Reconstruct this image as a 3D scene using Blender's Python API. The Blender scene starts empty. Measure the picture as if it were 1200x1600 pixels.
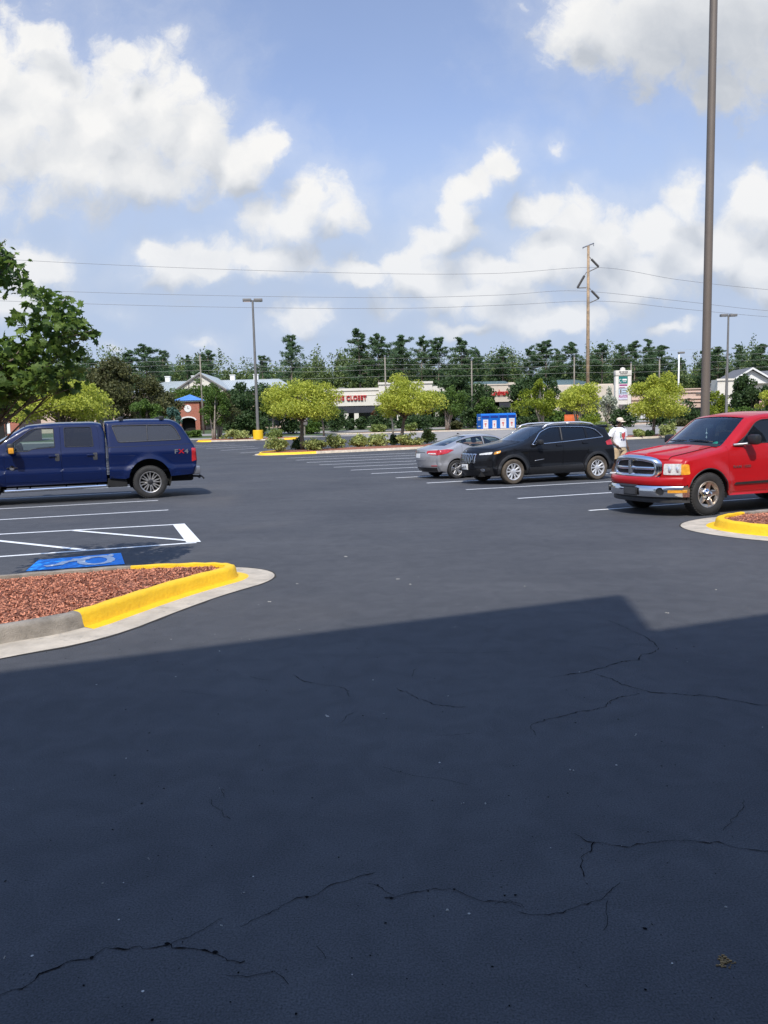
import bpy, bmesh, math, random
import numpy as np
from mathutils import Vector, Matrix
from mathutils.geometry import delaunay_2d_cdt

R = math.radians
scene = bpy.context.scene
col = scene.collection
random.seed(7)

# ------------------------------------------------------------------ camera, sky, sun
FPX, ROLL, EYE = 1200.0, 0.024, 1.70
PITCH = math.atan(130 / 1200.0)
V_UP = np.array([0, math.sin(PITCH), math.cos(PITCH)])
V_FW = np.array([0, math.cos(PITCH), -math.sin(PITCH)])
V_RT = np.array([1.0, 0, 0])
EYEP = np.array([0, 0, EYE])
GRID = 21.0                                   # the lot's stalls run 21 degrees off the view
CS, SN = math.cos(R(GRID)), math.sin(R(GRID))

cam_d = bpy.data.cameras.new('camera')
cam = bpy.data.objects.new('camera', cam_d)
col.objects.link(cam)
rt = V_RT * math.cos(ROLL) - V_UP * math.sin(ROLL)
up = V_RT * math.sin(ROLL) + V_UP * math.cos(ROLL)
cam.matrix_world = Matrix(((rt[0], up[0], -V_FW[0], 0), (rt[1], up[1], -V_FW[1], 0),
                           (rt[2], up[2], -V_FW[2], EYE), (0, 0, 0, 1)))
cam_d.sensor_fit = 'VERTICAL'
cam_d.sensor_height = 36.0
cam_d.lens = 36.0 * FPX / 1600.0
cam_d.clip_start = 0.05
cam_d.clip_end = 3000
scene.camera = cam

SUN_EL, SUN_HEAD = R(50), R(8)                # light travels 8 degrees right of straight ahead
sun_d = bpy.data.lights.new('sun', 'SUN')
sun_d.energy = 3.05
sun_d.angle = R(0.55)
sun_d.color = (1.0, 0.95, 0.87)
sun = bpy.data.objects.new('sun', sun_d)
col.objects.link(sun)
sdir = Vector((math.sin(SUN_HEAD) * math.cos(SUN_EL), math.cos(SUN_HEAD) * math.cos(SUN_EL), -math.sin(SUN_EL)))
sun.rotation_euler = sdir.to_track_quat('-Z', 'Y').to_euler()
sun.location = (-10, -30, 60)

scene.view_settings.view_transform = 'Standard'
scene.view_settings.look = 'None'
scene.view_settings.exposure = 0.55
scene.view_settings.gamma = 1.0
scene.cycles.max_bounces = 6
scene.cycles.transparent_max_bounces = 12
scene.cycles.caustics_reflective = False
scene.cycles.caustics_refractive = False


def ray(u, v):
    x, y = (u - 600) / FPX, (800 - v) / FPX
    xx = x * math.cos(ROLL) + y * math.sin(ROLL)
    yy = -x * math.sin(ROLL) + y * math.cos(ROLL)
    return xx * V_RT + yy * V_UP + V_FW


YB = [-200, 40, 52, 62, 70, 78, 85, 96, 105, 115, 140, 200, 400, 2500]
TB = [0, 0, .12, .40, .60, .80, 1.10, 1.25, 1.60, 2.0, 2.6, 3.2, 4.0, 4.0]


def terrain(y):
    """the lot lies flat and the land beyond it climbs gently"""
    return float(np.interp(y, YB, TB))


def Gz(u, v, z=0.0):
    d = ray(u, v)
    return EYEP + d * ((z - EYE) / d[2])


def G(u, v):
    d = ray(u, v)
    p = Gz(u, v) if d[2] < -1e-4 else EYEP + d * 300
    if p[1] < 40 and p[1] > 0:
        return p
    t = 35.0
    while t < 400:
        p = EYEP + d * t
        if p[2] <= terrain(p[1]):
            break
        t += .1
    return p


def at(u, v, Y):
    d = ray(u, v)
    return EYEP + d * (Y / d[1])


def foot(u, Y, v=672):
    """the spot on the ground that stands at depth Y under picture column u"""
    p = at(u, v, Y)
    return Vector((p[0], Y, terrain(Y)))


# ------------------------------------------------------------------ world: Nishita sky with cumulus
world = bpy.data.worlds.new('World')
scene.world = world
world.use_nodes = True
WT = world.node_tree
WT.nodes.clear()


def wn(tree, t, **kw):
    n = tree.nodes.new(t)
    for k, v in kw.items():
        setattr(n, k, v)
    return n


CLOUDS = [  # picture column, row, half width, half height of each billow
    (40, 175, 150, 135), (160, 190, 120, 120), (255, 175, 85, 112), (305, 215, 70, 100), (130, 255, 190, 85), (200, 275, 150, 45),
    (0, 120, 90, 90), (415, 232, 45, 45), (370, 255, 70, 55), (200, 90, 30, 25), (60, 60, 60, 35),
    (490, 318, 70, 55), (450, 345, 85, 48), (530, 340, 40, 40), (300, 415, 100, 40), (240, 400, 40, 26), (420, 408, 110, 34), (560, 422, 50, 30),
    (785, 262, 36, 42), (740, 285, 40, 36), (710, 340, 55, 45), (690, 375, 60, 35), (625, 410, 55, 28),
    (670, 440, 80, 40), (845, 325, 50, 28), (900, 338, 55, 40), (940, 370, 60, 45), (880, 400, 110, 50), (790, 425, 90, 34),
    (740, 468, 140, 36), (860, 500, 130, 30), (1075, 318, 45, 45), (1030, 365, 60, 50), (1180, 325, 60, 60), (1110, 395, 140, 65),
    (1000, 440, 90, 50), (1190, 420, 80, 70), (1040, 510, 50, 14), (720, 515, 60, 16),
    (1010, 45, 150, 95), (1130, 55, 140, 110), (900, 35, 55, 50), (1210, 110, 110, 75), (1130, 140, 60, 40),
    (40, 425, 66, 50), (20, 475, 80, 34), (470, 495, 56, 32), (430, 512, 40, 20, .25), (320, 542, 60, 22, .3), (175, 545, 30, 13, .25), (190, 490, 80, 26, .42),
    (290, 472, 60, 22, .5), (815, 8, 40, 34, .35), (870, 226, 44, 34, .5), (560, 370, 60, 40, .55), (1060, 520, 80, 24, .45), (700, 505, 120, 36, .35), (1100, 280, 60, 60, .5), (230, 310, 150, 36, .5)]


def qd(u, v):
    d = ray(u, v)
    return d[0] / d[1], d[2] / d[1]


def cloud_group():
    g = bpy.data.node_groups.new('cloud_field', 'ShaderNodeTree')
    g.interface.new_socket('P', in_out='INPUT', socket_type='NodeSocketVector')
    g.interface.new_socket('D', in_out='OUTPUT', socket_type='NodeSocketFloat')
    g.interface.new_socket('B', in_out='OUTPUT', socket_type='NodeSocketFloat')
    gi, go = wn(g, 'NodeGroupInput'), wn(g, 'NodeGroupOutput')
    L = g.links.new
    last = None
    for (u, v, rx, ry, *soft) in CLOUDS:
        cx, cy = qd(u, v)
        rx, ry = rx * 1.16 / 1200, ry * 1.16 / 1200
        m = wn(g, 'ShaderNodeVectorMath', operation='MULTIPLY_ADD')
        m.inputs[1].default_value = (1 / rx, 1 / ry, 0)
        m.inputs[2].default_value = (-cx / rx, -cy / ry, 0)
        L(gi.outputs[0], m.inputs[0])
        l = wn(g, 'ShaderNodeVectorMath', operation='LENGTH')
        L(m.outputs[0], l.inputs[0])
        if soft:          # thin, half-transparent scraps
            t_ = wn(g, 'ShaderNodeMath', operation='ADD')
            t_.inputs[1].default_value = soft[0] * .7 + .40
            L(l.outputs['Value'], t_.inputs[0])
            l = t_
        if last is None:
            last = l.outputs[0] if soft else l.outputs['Value']
        else:
            s = wn(g, 'ShaderNodeMath', operation='SMOOTH_MIN')
            s.inputs[2].default_value = 0.34
            L(last, s.inputs[0])
            L(l.outputs[0] if soft else l.outputs['Value'], s.inputs[1])
            last = s.outputs[0]
    inv = wn(g, 'ShaderNodeMath', operation='SUBTRACT')
    inv.inputs[0].default_value = 1.0
    L(last, inv.inputs[1])
    # billowing edges
    def noise(sc, det, rough, amp, prev, lac=2.1):
        n = wn(g, 'ShaderNodeTexNoise', noise_dimensions='3D')
        n.inputs['Scale'].default_value = sc
        n.inputs['Detail'].default_value = det
        n.inputs['Roughness'].default_value = rough
        n.inputs['Lacunarity'].default_value = lac
        L(gi.outputs[0], n.inputs['Vector'])
        a = wn(g, 'ShaderNodeMath', operation='MULTIPLY_ADD')
        a.inputs[1].default_value = amp
        L(n.outputs['Fac'], a.inputs[0])
        L(prev, a.inputs[2])
        b = wn(g, 'ShaderNodeMath', operation='SUBTRACT')
        b.inputs[1].default_value = amp * .5
        L(a.outputs[0], b.inputs[0])
        return b.outputs[0]
    def billow(sc, amp, prev):
        """rounded cauliflower lumps"""
        n = wn(g, 'ShaderNodeTexVoronoi', feature='SMOOTH_F1')
        n.inputs['Scale'].default_value = sc
        n.inputs['Smoothness'].default_value = .35
        L(gi.outputs[0], n.inputs['Vector'])
        a = wn(g, 'ShaderNodeMath', operation='MULTIPLY_ADD')
        a.inputs[1].default_value = -amp * 1.6
        L(n.outputs['Distance'], a.inputs[0]); L(prev, a.inputs[2])
        b = wn(g, 'ShaderNodeMath', operation='ADD')
        b.inputs[1].default_value = amp * .7
        L(a.outputs[0], b.inputs[0])
        return b.outputs[0]
    d = noise(6.0, 12, .66, 1.25, inv.outputs[0])
    d = noise(17, 12, .72, 1.15, d)
    d = billow(26, .34, d)
    L(d, go.inputs[0])
    b_ = noise(13, 6, .62, .42, inv.outputs[0])
    b_ = billow(22, .22, b_)
    L(b_, go.inputs[1])
    return g


def build_world():
    L = WT.links.new
    out = wn(WT, 'ShaderNodeOutputWorld')
    bg = wn(WT, 'ShaderNodeBackground')
    bg.inputs['Strength'].default_value = 0.15
    L(bg.outputs[0], out.inputs['Surface'])
    sky = wn(WT, 'ShaderNodeTexSky', sky_type='NISHITA')
    sky.sun_disc = False
    sky.sun_elevation = SUN_EL
    sky.sun_rotation = R(188)
    sky.air_density = 1.0
    sky.dust_density = 0.6
    sky.ozone_density = 2.0
    tc = wn(WT, 'ShaderNodeTexCoord')
    sep = wn(WT, 'ShaderNodeSeparateXYZ')
    L(tc.outputs['Generated'], sep.inputs[0])
    ay = wn(WT, 'ShaderNodeMath', operation='MAXIMUM')
    ay.inputs[1].default_value = .03
    ab = wn(WT, 'ShaderNodeMath', operation='ABSOLUTE')
    L(sep.outputs['Y'], ab.inputs[0])
    L(ab.outputs[0], ay.inputs[0])
    dx = wn(WT, 'ShaderNodeMath', operation='DIVIDE')
    dz = wn(WT, 'ShaderNodeMath', operation='DIVIDE')
    L(sep.outputs['X'], dx.inputs[0]); L(ay.outputs[0], dx.inputs[1])
    L(sep.outputs['Z'], dz.inputs[0]); L(ay.outputs[0], dz.inputs[1])
    cmb = wn(WT, 'ShaderNodeCombineXYZ')
    L(dx.outputs[0], cmb.inputs[0]); L(dz.outputs[0], cmb.inputs[1]); L(sep.outputs['Y'], cmb.inputs[2])
    # small domain warp gives the billows cauliflower edges
    wnz = wn(WT, 'ShaderNodeTexNoise')
    wnz.inputs['Scale'].default_value = 22
    wnz.inputs['Detail'].default_value = 4
    L(cmb.outputs[0], wnz.inputs['Vector'])
    wm = wn(WT, 'ShaderNodeVectorMath', operation='MULTIPLY_ADD')
    wm.inputs[1].default_value = (.045, .045, 0)
    L(wnz.outputs['Color'], wm.inputs[0]); L(cmb.outputs[0], wm.inputs[2])
    wo = wn(WT, 'ShaderNodeVectorMath', operation='SUBTRACT')
    wo.inputs[1].default_value = (.0225, .0225, 0)
    L(wm.outputs[0], wo.inputs[0])
    grp = cloud_group()
    g1 = wn(WT, 'ShaderNodeGroup'); g1.node_tree = grp
    L(wo.outputs[0], g1.inputs[0])
    off = wn(WT, 'ShaderNodeVectorMath', operation='ADD')
    off.inputs[1].default_value = (-.012, .042, 0)
    L(wo.outputs[0], off.inputs[0])
    g2 = wn(WT, 'ShaderNodeGroup'); g2.node_tree = grp
    L(off.outputs[0], g2.inputs[0])
    al = wn(WT, 'ShaderNodeMapRange', interpolation_type='SMOOTHSTEP')
    al.inputs['From Min'].default_value = -.10
    al.inputs['From Max'].default_value = .58
    L(g1.outputs[0], al.inputs['Value'])
    # more cloud between a point and the light above it: greyer there
    df = wn(WT, 'ShaderNodeMath', operation='SUBTRACT')
    L(g1.outputs[1], df.inputs[0]); L(g2.outputs[1], df.inputs[1])
    sh = wn(WT, 'ShaderNodeMapRange')
    sh.inputs['From Min'].default_value = -.62
    sh.inputs['From Max'].default_value = .34
    L(df.outputs[0], sh.inputs['Value'])
    # thick cores of the near cloud (upper right) are grey underneath
    cx, cy = qd(1110, 90)
    gm = wn(WT, 'ShaderNodeVectorMath', operation='MULTIPLY_ADD')
    gm.inputs[1].default_value = (1200 / 230, 1200 / 140, 0)
    gm.inputs[2].default_value = (-cx * 1200 / 230, -cy * 1200 / 140, 0)
    L(wo.outputs[0], gm.inputs[0])
    gl = wn(WT, 'ShaderNodeVectorMath', operation='LENGTH')
    L(gm.outputs[0], gl.inputs[0])
    gr = wn(WT, 'ShaderNodeMapRange', interpolation_type='SMOOTHSTEP')
    gr.inputs['From Min'].default_value = .2
    gr.inputs['From Max'].default_value = 1.15
    gr.inputs['To Min'].default_value = .12
    gr.inputs['To Max'].default_value = 1.0
    L(gl.outputs['Value'], gr.inputs['Value'])
    mu = wn(WT, 'ShaderNodeMath', operation='MULTIPLY')
    L(sh.outputs[0], mu.inputs[0]); L(gr.outputs[0], mu.inputs[1])
    ramp = wn(WT, 'ShaderNodeValToRGB')
    e = ramp.color_ramp.elements
    e[0].position = 0.0; e[0].color = (.56, .60, .665, 1)
    e[1].position = 1.0; e[1].color = (.985, .98, .97, 1)
    m2 = e.new(.5); m2.color = (.80, .82, .85, 1)
    tx = wn(WT, 'ShaderNodeTexNoise')
    tx.inputs['Scale'].default_value = 15
    tx.inputs['Detail'].default_value = 9
    tx.inputs['Roughness'].default_value = .62
    L(wo.outputs[0], tx.inputs['Vector'])
    txa = wn(WT, 'ShaderNodeMath', operation='MULTIPLY_ADD')
    txa.inputs[1].default_value = .75
    L(tx.outputs['Fac'], txa.inputs[0]); L(mu.outputs[0], txa.inputs[2])
    txb = wn(WT, 'ShaderNodeMath', operation='SUBTRACT')
    txb.inputs[1].default_value = .40
    L(txa.outputs[0], txb.inputs[0])
    L(txb.outputs[0], ramp.inputs[0])
    sc = wn(WT, 'ShaderNodeVectorMath', operation='SCALE')
    sc.inputs['Scale'].default_value = 4.35
    L(ramp.outputs[0], sc.inputs[0])
    # thin high veil brightens the blue unevenly
    vn = wn(WT, 'ShaderNodeTexNoise')
    vn.inputs['Scale'].default_value = 2.2
    vn.inputs['Detail'].default_value = 5
    vn.inputs['Distortion'].default_value = .6
    L(cmb.outputs[0], vn.inputs['Vector'])
    vr = wn(WT, 'ShaderNodeMapRange')
    vr.inputs['From Min'].default_value = .35
    vr.inputs['From Max'].default_value = .8
    vr.inputs['To Min'].default_value = .05
    vr.inputs['To Max'].default_value = .30
    L(vn.outputs['Fac'], vr.inputs['Value'])
    veil = wn(WT, 'ShaderNodeMix', data_type='RGBA')
    veil.inputs['B'].default_value = (2.15, 2.62, 3.50, 1)
    # the air thickens towards the horizon
    hz = wn(WT, 'ShaderNodeMapRange', interpolation_type='SMOOTHSTEP')
    hz.inputs['From Min'].default_value = .42
    hz.inputs['From Max'].default_value = .16
    hz.inputs['To Min'].default_value = 0.0
    hz.inputs['To Max'].default_value = .95
    L(sep.outputs['Z'], hz.inputs['Value'])
    vx = wn(WT, 'ShaderNodeMath', operation='MAXIMUM')
    L(vr.outputs[0], vx.inputs[0]); L(hz.outputs[0], vx.inputs[1])
    tint = wn(WT, 'ShaderNodeVectorMath', operation='MULTIPLY')
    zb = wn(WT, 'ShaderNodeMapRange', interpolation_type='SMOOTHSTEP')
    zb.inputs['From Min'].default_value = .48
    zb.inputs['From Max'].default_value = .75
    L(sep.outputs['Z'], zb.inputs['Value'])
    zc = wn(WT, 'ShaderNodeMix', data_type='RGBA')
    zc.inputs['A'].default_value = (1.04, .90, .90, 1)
    zc.inputs['B'].default_value = (1.28, 1.46, 1.66, 1)  # added boost: unseen overhead sky made brighter and bluer to lift the shaded asphalt
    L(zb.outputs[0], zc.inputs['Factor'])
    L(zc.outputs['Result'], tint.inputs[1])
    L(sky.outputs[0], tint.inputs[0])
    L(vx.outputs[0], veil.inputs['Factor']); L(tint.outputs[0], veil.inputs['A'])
    # thin vapour trails off round the thick parts
    hzn = wn(WT, 'ShaderNodeMapRange', interpolation_type='SMOOTHSTEP')
    hzn.inputs['From Min'].default_value = -.85
    hzn.inputs['From Max'].default_value = .55
    hzn.inputs['To Max'].default_value = .28
    L(g1.outputs[0], hzn.inputs['Value'])
    amx = wn(WT, 'ShaderNodeMath', operation='MAXIMUM')
    L(al.outputs[0], amx.inputs[0]); L(hzn.outputs[0], amx.inputs[1])
    # far clouds fade into the air near the horizon
    fd = wn(WT, 'ShaderNodeMapRange')
    fd.inputs['From Min'].default_value = .04
    fd.inputs['From Max'].default_value = .30
    fd.inputs['To Min'].default_value = .62
    L(sep.outputs['Z'], fd.inputs['Value'])
    amy = wn(WT, 'ShaderNodeMath', operation='MULTIPLY')
    L(amx.outputs[0], amy.inputs[0]); L(fd.outputs[0], amy.inputs[1])
    al = amy
    mix = wn(WT, 'ShaderNodeMix', data_type='RGBA')
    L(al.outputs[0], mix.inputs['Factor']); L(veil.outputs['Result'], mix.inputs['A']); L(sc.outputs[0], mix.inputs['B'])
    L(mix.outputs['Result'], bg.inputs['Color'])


build_world()

# ------------------------------------------------------------------ helpers
def tag(o, label=None, cat=None, group=None, kind=None):
    if label: o['label'] = label
    if cat: o['category'] = cat
    if group: o['group'] = group
    if kind: o['kind'] = kind
    return o


def empty(name, loc, rz=0):
    o = bpy.data.objects.new(name, None)
    col.objects.link(o)
    o.location = loc
    o.rotation_euler = (0, 0, rz)
    o.empty_display_size = .1
    return o


def link_mesh(name, me, m=None, parent=None):
    o = bpy.data.objects.new(name, me)
    col.objects.link(o)
    if m is not None:
        for k in (m if isinstance(m, (list, tuple)) else [m]):
            me.materials.append(k)
    if parent is not None:
        o.parent = parent
    return o


class MB:
    """collects shapes into one mesh"""
    def __init__(s):
        s.v, s.f, s.mi = [], [], []

    def add(s, v, f, mi=0):
        b = len(s.v)
        s.v += [tuple(map(float, p)) for p in v]
        s.f += [tuple(int(i) + b for i in q) for q in f]
        s.mi += [mi] * len(f)
        return s

    def box(s, x0, x1, y0, y1, z0, z1, mi=0, bev=0.0, M=None):
        bm = bmesh.new()
        bmesh.ops.create_cube(bm, size=1)
        for v in bm.verts:
            v.co = Vector((x0 + (v.co.x + .5) * (x1 - x0), y0 + (v.co.y + .5) * (y1 - y0), z0 + (v.co.z + .5) * (z1 - z0)))
        if bev > 0:
            bmesh.ops.bevel(bm, geom=list(bm.edges), offset=bev, segments=2, affect='EDGES', profile=.5)
        if M is not None:
            bmesh.ops.transform(bm, matrix=M, verts=bm.verts)
        bm.verts.index_update()
        s.add([v.co[:] for v in bm.verts], [[v.index for v in f.verts] for f in bm.faces], mi)
        bm.free()
        return s

    def tube(s, pts, rad, n=8, mi=0, cap=True):
        pts = [Vector(p) for p in pts]
        if not isinstance(rad, (list, tuple)): rad = [rad] * len(pts)
        vs, fs = [], []
        px = None
        for i, p in enumerate(pts):
            t = (pts[min(i + 1, len(pts) - 1)] - pts[max(i - 1, 0)]).normalized()
            if px is None:
                px = t.orthogonal().normalized()
            px = (px - t * px.dot(t)).normalized()
            py = t.cross(px)
            for k in range(n):
                a = 2 * math.pi * k / n
                vs.append(p + (px * math.cos(a) + py * math.sin(a)) * rad[i])
        for i in range(len(pts) - 1):
            for k in range(n):
                fs.append((i * n + k, i * n + (k + 1) % n, (i + 1) * n + (k + 1) % n, (i + 1) * n + k))
        if cap:
            fs.append(tuple(range(n))[::-1])
            fs.append(tuple(range((len(pts) - 1) * n, len(pts) * n)))
        return s.add(vs, fs, mi)

    def lathe(s, prof, n=48, c=(0, 0, 0), axis='y', mi=0, close=False):
        """prof = (radius, height along the axis)"""
        vs, fs = [], []
        for (r, h) in prof:
            for k in range(n):
                a = 2 * math.pi * k / n
                if axis == 'y': vs.append((c[0] + r * math.cos(a), c[1] + h, c[2] + r * math.sin(a)))
                elif axis == 'x': vs.append((c[0] + h, c[1] + r * math.cos(a), c[2] + r * math.sin(a)))
                else: vs.append((c[0] + r * math.cos(a), c[1] + r * math.sin(a), c[2] + h))
        m = len(prof)
        for i in range(m if close else m - 1):
            j = (i + 1) % m
            for k in range(n):
                fs.append((i * n + k, i * n + (k + 1) % n, j * n + (k + 1) % n, j * n + k))
        return s.add(vs, fs, mi)

    def prism(s, poly, d, mi=0):
        """poly: 3-D loop, d: extrusion vector"""
        n = len(poly)
        d = Vector(d)
        vs = [Vector(p) for p in poly] + [Vector(p) + d for p in poly]
        fs = [tuple(range(n)), tuple(range(2 * n - 1, n - 1, -1))] + [(i, (i + 1) % n, n + (i + 1) % n, n + i) for i in range(n)]
        return s.add(vs, fs, mi)

    def build(s, name, m, parent=None, smooth=None):
        me = bpy.data.meshes.new(name)
        me.from_pydata(s.v, [], s.f)
        me.polygons.foreach_set('material_index', s.mi)
        if smooth:
            me.polygons.foreach_set('use_smooth', [True] * len(me.polygons))
        me.update()
        o = link_mesh(name, me, m, parent)
        if smooth and smooth is not True:
            me.set_sharp_from_angle(angle=R(smooth))
        return o


# ------------------------------------------------------------------ materials
def pmat(name, c, rough=.6, metal=0.0, coat=0.0, var=.12, scale=4.0, bump=0.0, bscale=60.0, spec=.5, c2=None, trans=0.0, island=0.0, coatr=.05, detail=6, obj=True):
    m = bpy.data.materials.new(name)
    m.use_nodes = True
    t = m.node_tree
    L = t.links.new
    b = t.nodes['Principled BSDF']
    b.inputs['Roughness'].default_value = rough
    b.inputs['Metallic'].default_value = metal
    b.inputs['Coat Weight'].default_value = coat
    b.inputs['Coat Roughness'].default_value = coatr
    b.inputs['Specular IOR Level'].default_value = spec
    tc = wn(t, 'ShaderNodeTexCoord')
    co = tc.outputs['Object']
    n = wn(t, 'ShaderNodeTexNoise')
    n.inputs['Scale'].default_value = scale
    n.inputs['Detail'].default_value = detail
    n.inputs['Roughness'].default_value = .62
    L(co, n.inputs['Vector'])
    rp = wn(t, 'ShaderNodeValToRGB')
    lo = [max(0, k * (1 - var)) for k in c]
    hi = [min(1, k * (1 + var)) for k in (c2 or c)]
    rp.color_ramp.elements[0].position = .32
    rp.color_ramp.elements[1].position = .68
    rp.color_ramp.elements[0].color = (*lo, 1)
    rp.color_ramp.elements[1].color = (*hi, 1)
    fac = n.outputs['Fac']
    if island > 0:
        ge = wn(t, 'ShaderNodeNewGeometry')
        mx = wn(t, 'ShaderNodeMix', data_type='FLOAT')
        mx.inputs['Factor'].default_value = island
        L(fac, mx.inputs['A']); L(ge.outputs['Random Per Island'], mx.inputs['B'])
        fac = mx.outputs['Result']
        rp.color_ramp.elements[0].position = .1
        rp.color_ramp.elements[1].position = .9
    L(fac, rp.inputs[0])
    L(rp.outputs[0], b.inputs['Base Color'])
    if bump > 0:
        n2 = wn(t, 'ShaderNodeTexNoise')
        n2.inputs['Scale'].default_value = bscale
        n2.inputs['Detail'].default_value = 4
        L(co, n2.inputs['Vector'])
        bp = wn(t, 'ShaderNodeBump')
        bp.inputs['Strength'].default_value = bump
        bp.inputs['Distance'].default_value = .02
        L(n2.outputs['Fac'], bp.inputs['Height'])
        L(bp.outputs[0], b.inputs['Normal'])
    if trans > 0:
        out = t.nodes['Material Output']
        tr = wn(t, 'ShaderNodeBsdfTranslucent')
        hsv = wn(t, 'ShaderNodeHueSaturation')
        hsv.inputs['Value'].default_value = 1.25
        L(rp.outputs[0], hsv.inputs['Color'])
        L(hsv.outputs[0], tr.inputs['Color'])
        ms = wn(t, 'ShaderNodeMixShader')
        ms.inputs[0].default_value = trans
        L(b.outputs[0], ms.inputs[1]); L(tr.outputs[0], ms.inputs[2])
        L(ms.outputs[0], out.inputs['Surface'])
    return m


def glass(name, tint, refl=1.0, body=None, rough=.0):
    """thin pane: tinted see-through with mirror reflections that grow at grazing angles"""
    m = bpy.data.materials.new(name)
    m.use_nodes = True
    t = m.node_tree
    t.nodes.clear()
    L = t.links.new
    out = wn(t, 'ShaderNodeOutputMaterial')
    tr = wn(t, 'ShaderNodeBsdfTransparent')
    tr.inputs[0].default_value = (*tint, 1)
    gl = wn(t, 'ShaderNodeBsdfGlossy')
    gl.inputs['Roughness'].default_value = rough
    gl.inputs['Color'].default_value = (.95, .97, 1, 1)
    lw = wn(t, 'ShaderNodeLayerWeight')
    lw.inputs['Blend'].default_value = .5
    pw = wn(t, 'ShaderNodeMath', operation='POWER')
    pw.inputs[1].default_value = 4.0
    L(lw.outputs['Facing'], pw.inputs[0])
    k = wn(t, 'ShaderNodeMath', operation='MULTIPLY_ADD', use_clamp=True)
    k.inputs[1].default_value = .85 * refl
    k.inputs[2].default_value = .05 * refl
    L(pw.outputs[0], k.inputs[0])
    base = tr.outputs[0]
    if body:
        df = wn(t, 'ShaderNodeBsdfDiffuse')
        df.inputs[0].default_value = (*body[:3], 1)
        m0 = wn(t, 'ShaderNodeMixShader')
        m0.inputs[0].default_value = body[3]
        L(tr.outputs[0], m0.inputs[1]); L(df.outputs[0], m0.inputs[2])
        base = m0.outputs[0]
    mx = wn(t, 'ShaderNodeMixShader')
    L(k.outputs[0], mx.inputs[0]); L(base, mx.inputs[1]); L(gl.outputs[0], mx.inputs[2])
    L(mx.outputs[0], out.inputs['Surface'])
    return m


M = {}
M['rubber'] = pmat('rubber', (.022, .021, .020), .75, var=.35, scale=9, bump=.15, bscale=90)
M['rubber_dusty'] = pmat('rubber_dusty', (.085, .068, .050), .9, var=.45, scale=5, bump=.2, bscale=80)
M['alloy'] = pmat('alloy', (.62, .60, .57), .32, metal=.85, var=.12, scale=8)
M['alloy_bright'] = pmat('alloy_bright', (.74, .74, .74), .35, metal=.6, var=.08, scale=8)
M['alloy_dark'] = pmat('alloy_dark', (.03, .03, .032), .45, metal=.3, var=.2)
M['chrome_dull'] = pmat('chrome_dull', (.62, .55, .47), .32, metal=1, var=.25, scale=12)
M['chrome'] = pmat('chrome', (.72, .73, .75), .10, metal=1, var=.05)
M['trim_black'] = pmat('trim_black', (.018, .018, .019), .5, var=.2, scale=10)
M['plastic_grey'] = pmat('plastic_grey', (.05, .05, .052), .6, var=.2, scale=10)
M['under'] = pmat('under', (.012, .012, .012), .9, var=.2)
M['cabin'] = pmat('cabin', (.045, .043, .042), .8, var=.2)
M['cabin_grey'] = pmat('cabin_grey', (.16, .155, .15), .85, var=.15)
M['white_paint'] = pmat('white_paint', (.72, .72, .70), .6, var=.08)
M['steel'] = pmat('steel', (.35, .35, .36), .4, metal=.8, var=.15)
M['lens_clear'] = pmat('lens_clear', (.62, .62, .60), .12, coat=1, var=.25, scale=22)
M['lens_amber'] = pmat('lens_amber', (.75, .33, .03), .2, coat=1, var=.2, scale=18)
M['lens_red'] = pmat('lens_red', (.45, .015, .018), .15, coat=1, var=.3, scale=14)
M['glass_clear'] = glass('glass_clear', (.72, .82, .76), 1.2)
M['glass_tint'] = glass('glass_tint', (.10, .11, .11), 1.3)
M['glass_dark'] = glass('glass_dark', (.04, .045, .05), 1.2)
M['glass_shield'] = glass('glass_shield', (.55, .66, .66), 1.3)
M['glass_cap'] = glass('glass_cap', (.10, .10, .10), 1.5, body=(.065, .066, .064, .5))

# ------------------------------------------------------------------ vehicle bodies: panels cut from one smooth shell
def resample(loop, h, closed=True):
    P = np.array(loop, float)
    if closed: P = np.vstack([P, P[:1]])
    out = []
    for a, b in zip(P[:-1], P[1:]):
        n = max(1, int(round(np.linalg.norm(b - a) / h)))
        for k in range(n):
            out.append(a + (b - a) * k / n)
    if not closed: out.append(P[-1])
    return np.array(out)


def fillet(pts, closed=True, n=5):
    """pts (a, b, r): round each corner with radius-like cut r"""
    out, N = [], len(pts)
    for i in range(N):
        p = np.array(pts[i][:2], float)
        r = pts[i][2] if len(pts[i]) > 2 else 0
        if r <= 0 or (not closed and i in (0, N - 1)):
            out.append(p); continue
        a, b = np.array(pts[i - 1][:2], float), np.array(pts[(i + 1) % N][:2], float)
        la, lb = np.linalg.norm(a - p), np.linalg.norm(b - p)
        q0, q1 = p + (a - p) / la * min(r, .48 * la), p + (b - p) / lb * min(r, .48 * lb)
        for k in range(n + 1):
            t = k / n
            out.append((1 - t) ** 2 * q0 + 2 * t * (1 - t) * p + t * t * q1)
    return np.array(out)


def inside(P, loops):
    P = np.asarray(P, float)
    c = np.zeros(len(P), bool)
    for lp in loops:
        lp = np.asarray(lp)
        for (x0, y0), (x1, y1) in zip(lp, np.roll(lp, -1, 0)):
            if y0 == y1: continue
            m = ((y0 > P[:, 1]) != (y1 > P[:, 1])) & (P[:, 0] < (x1 - x0) * (P[:, 1] - y0) / (y1 - y0) + x0)
            c ^= m
    return c


def seg_dist(P, A, B):
    P = np.asarray(P)[:, None, :]
    d = B - A
    t = np.clip(((P - A) * d).sum(-1) / np.maximum((d * d).sum(-1), 1e-12), 0, 1)
    return np.linalg.norm(P - (A + d * t[..., None]), axis=-1)


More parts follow.
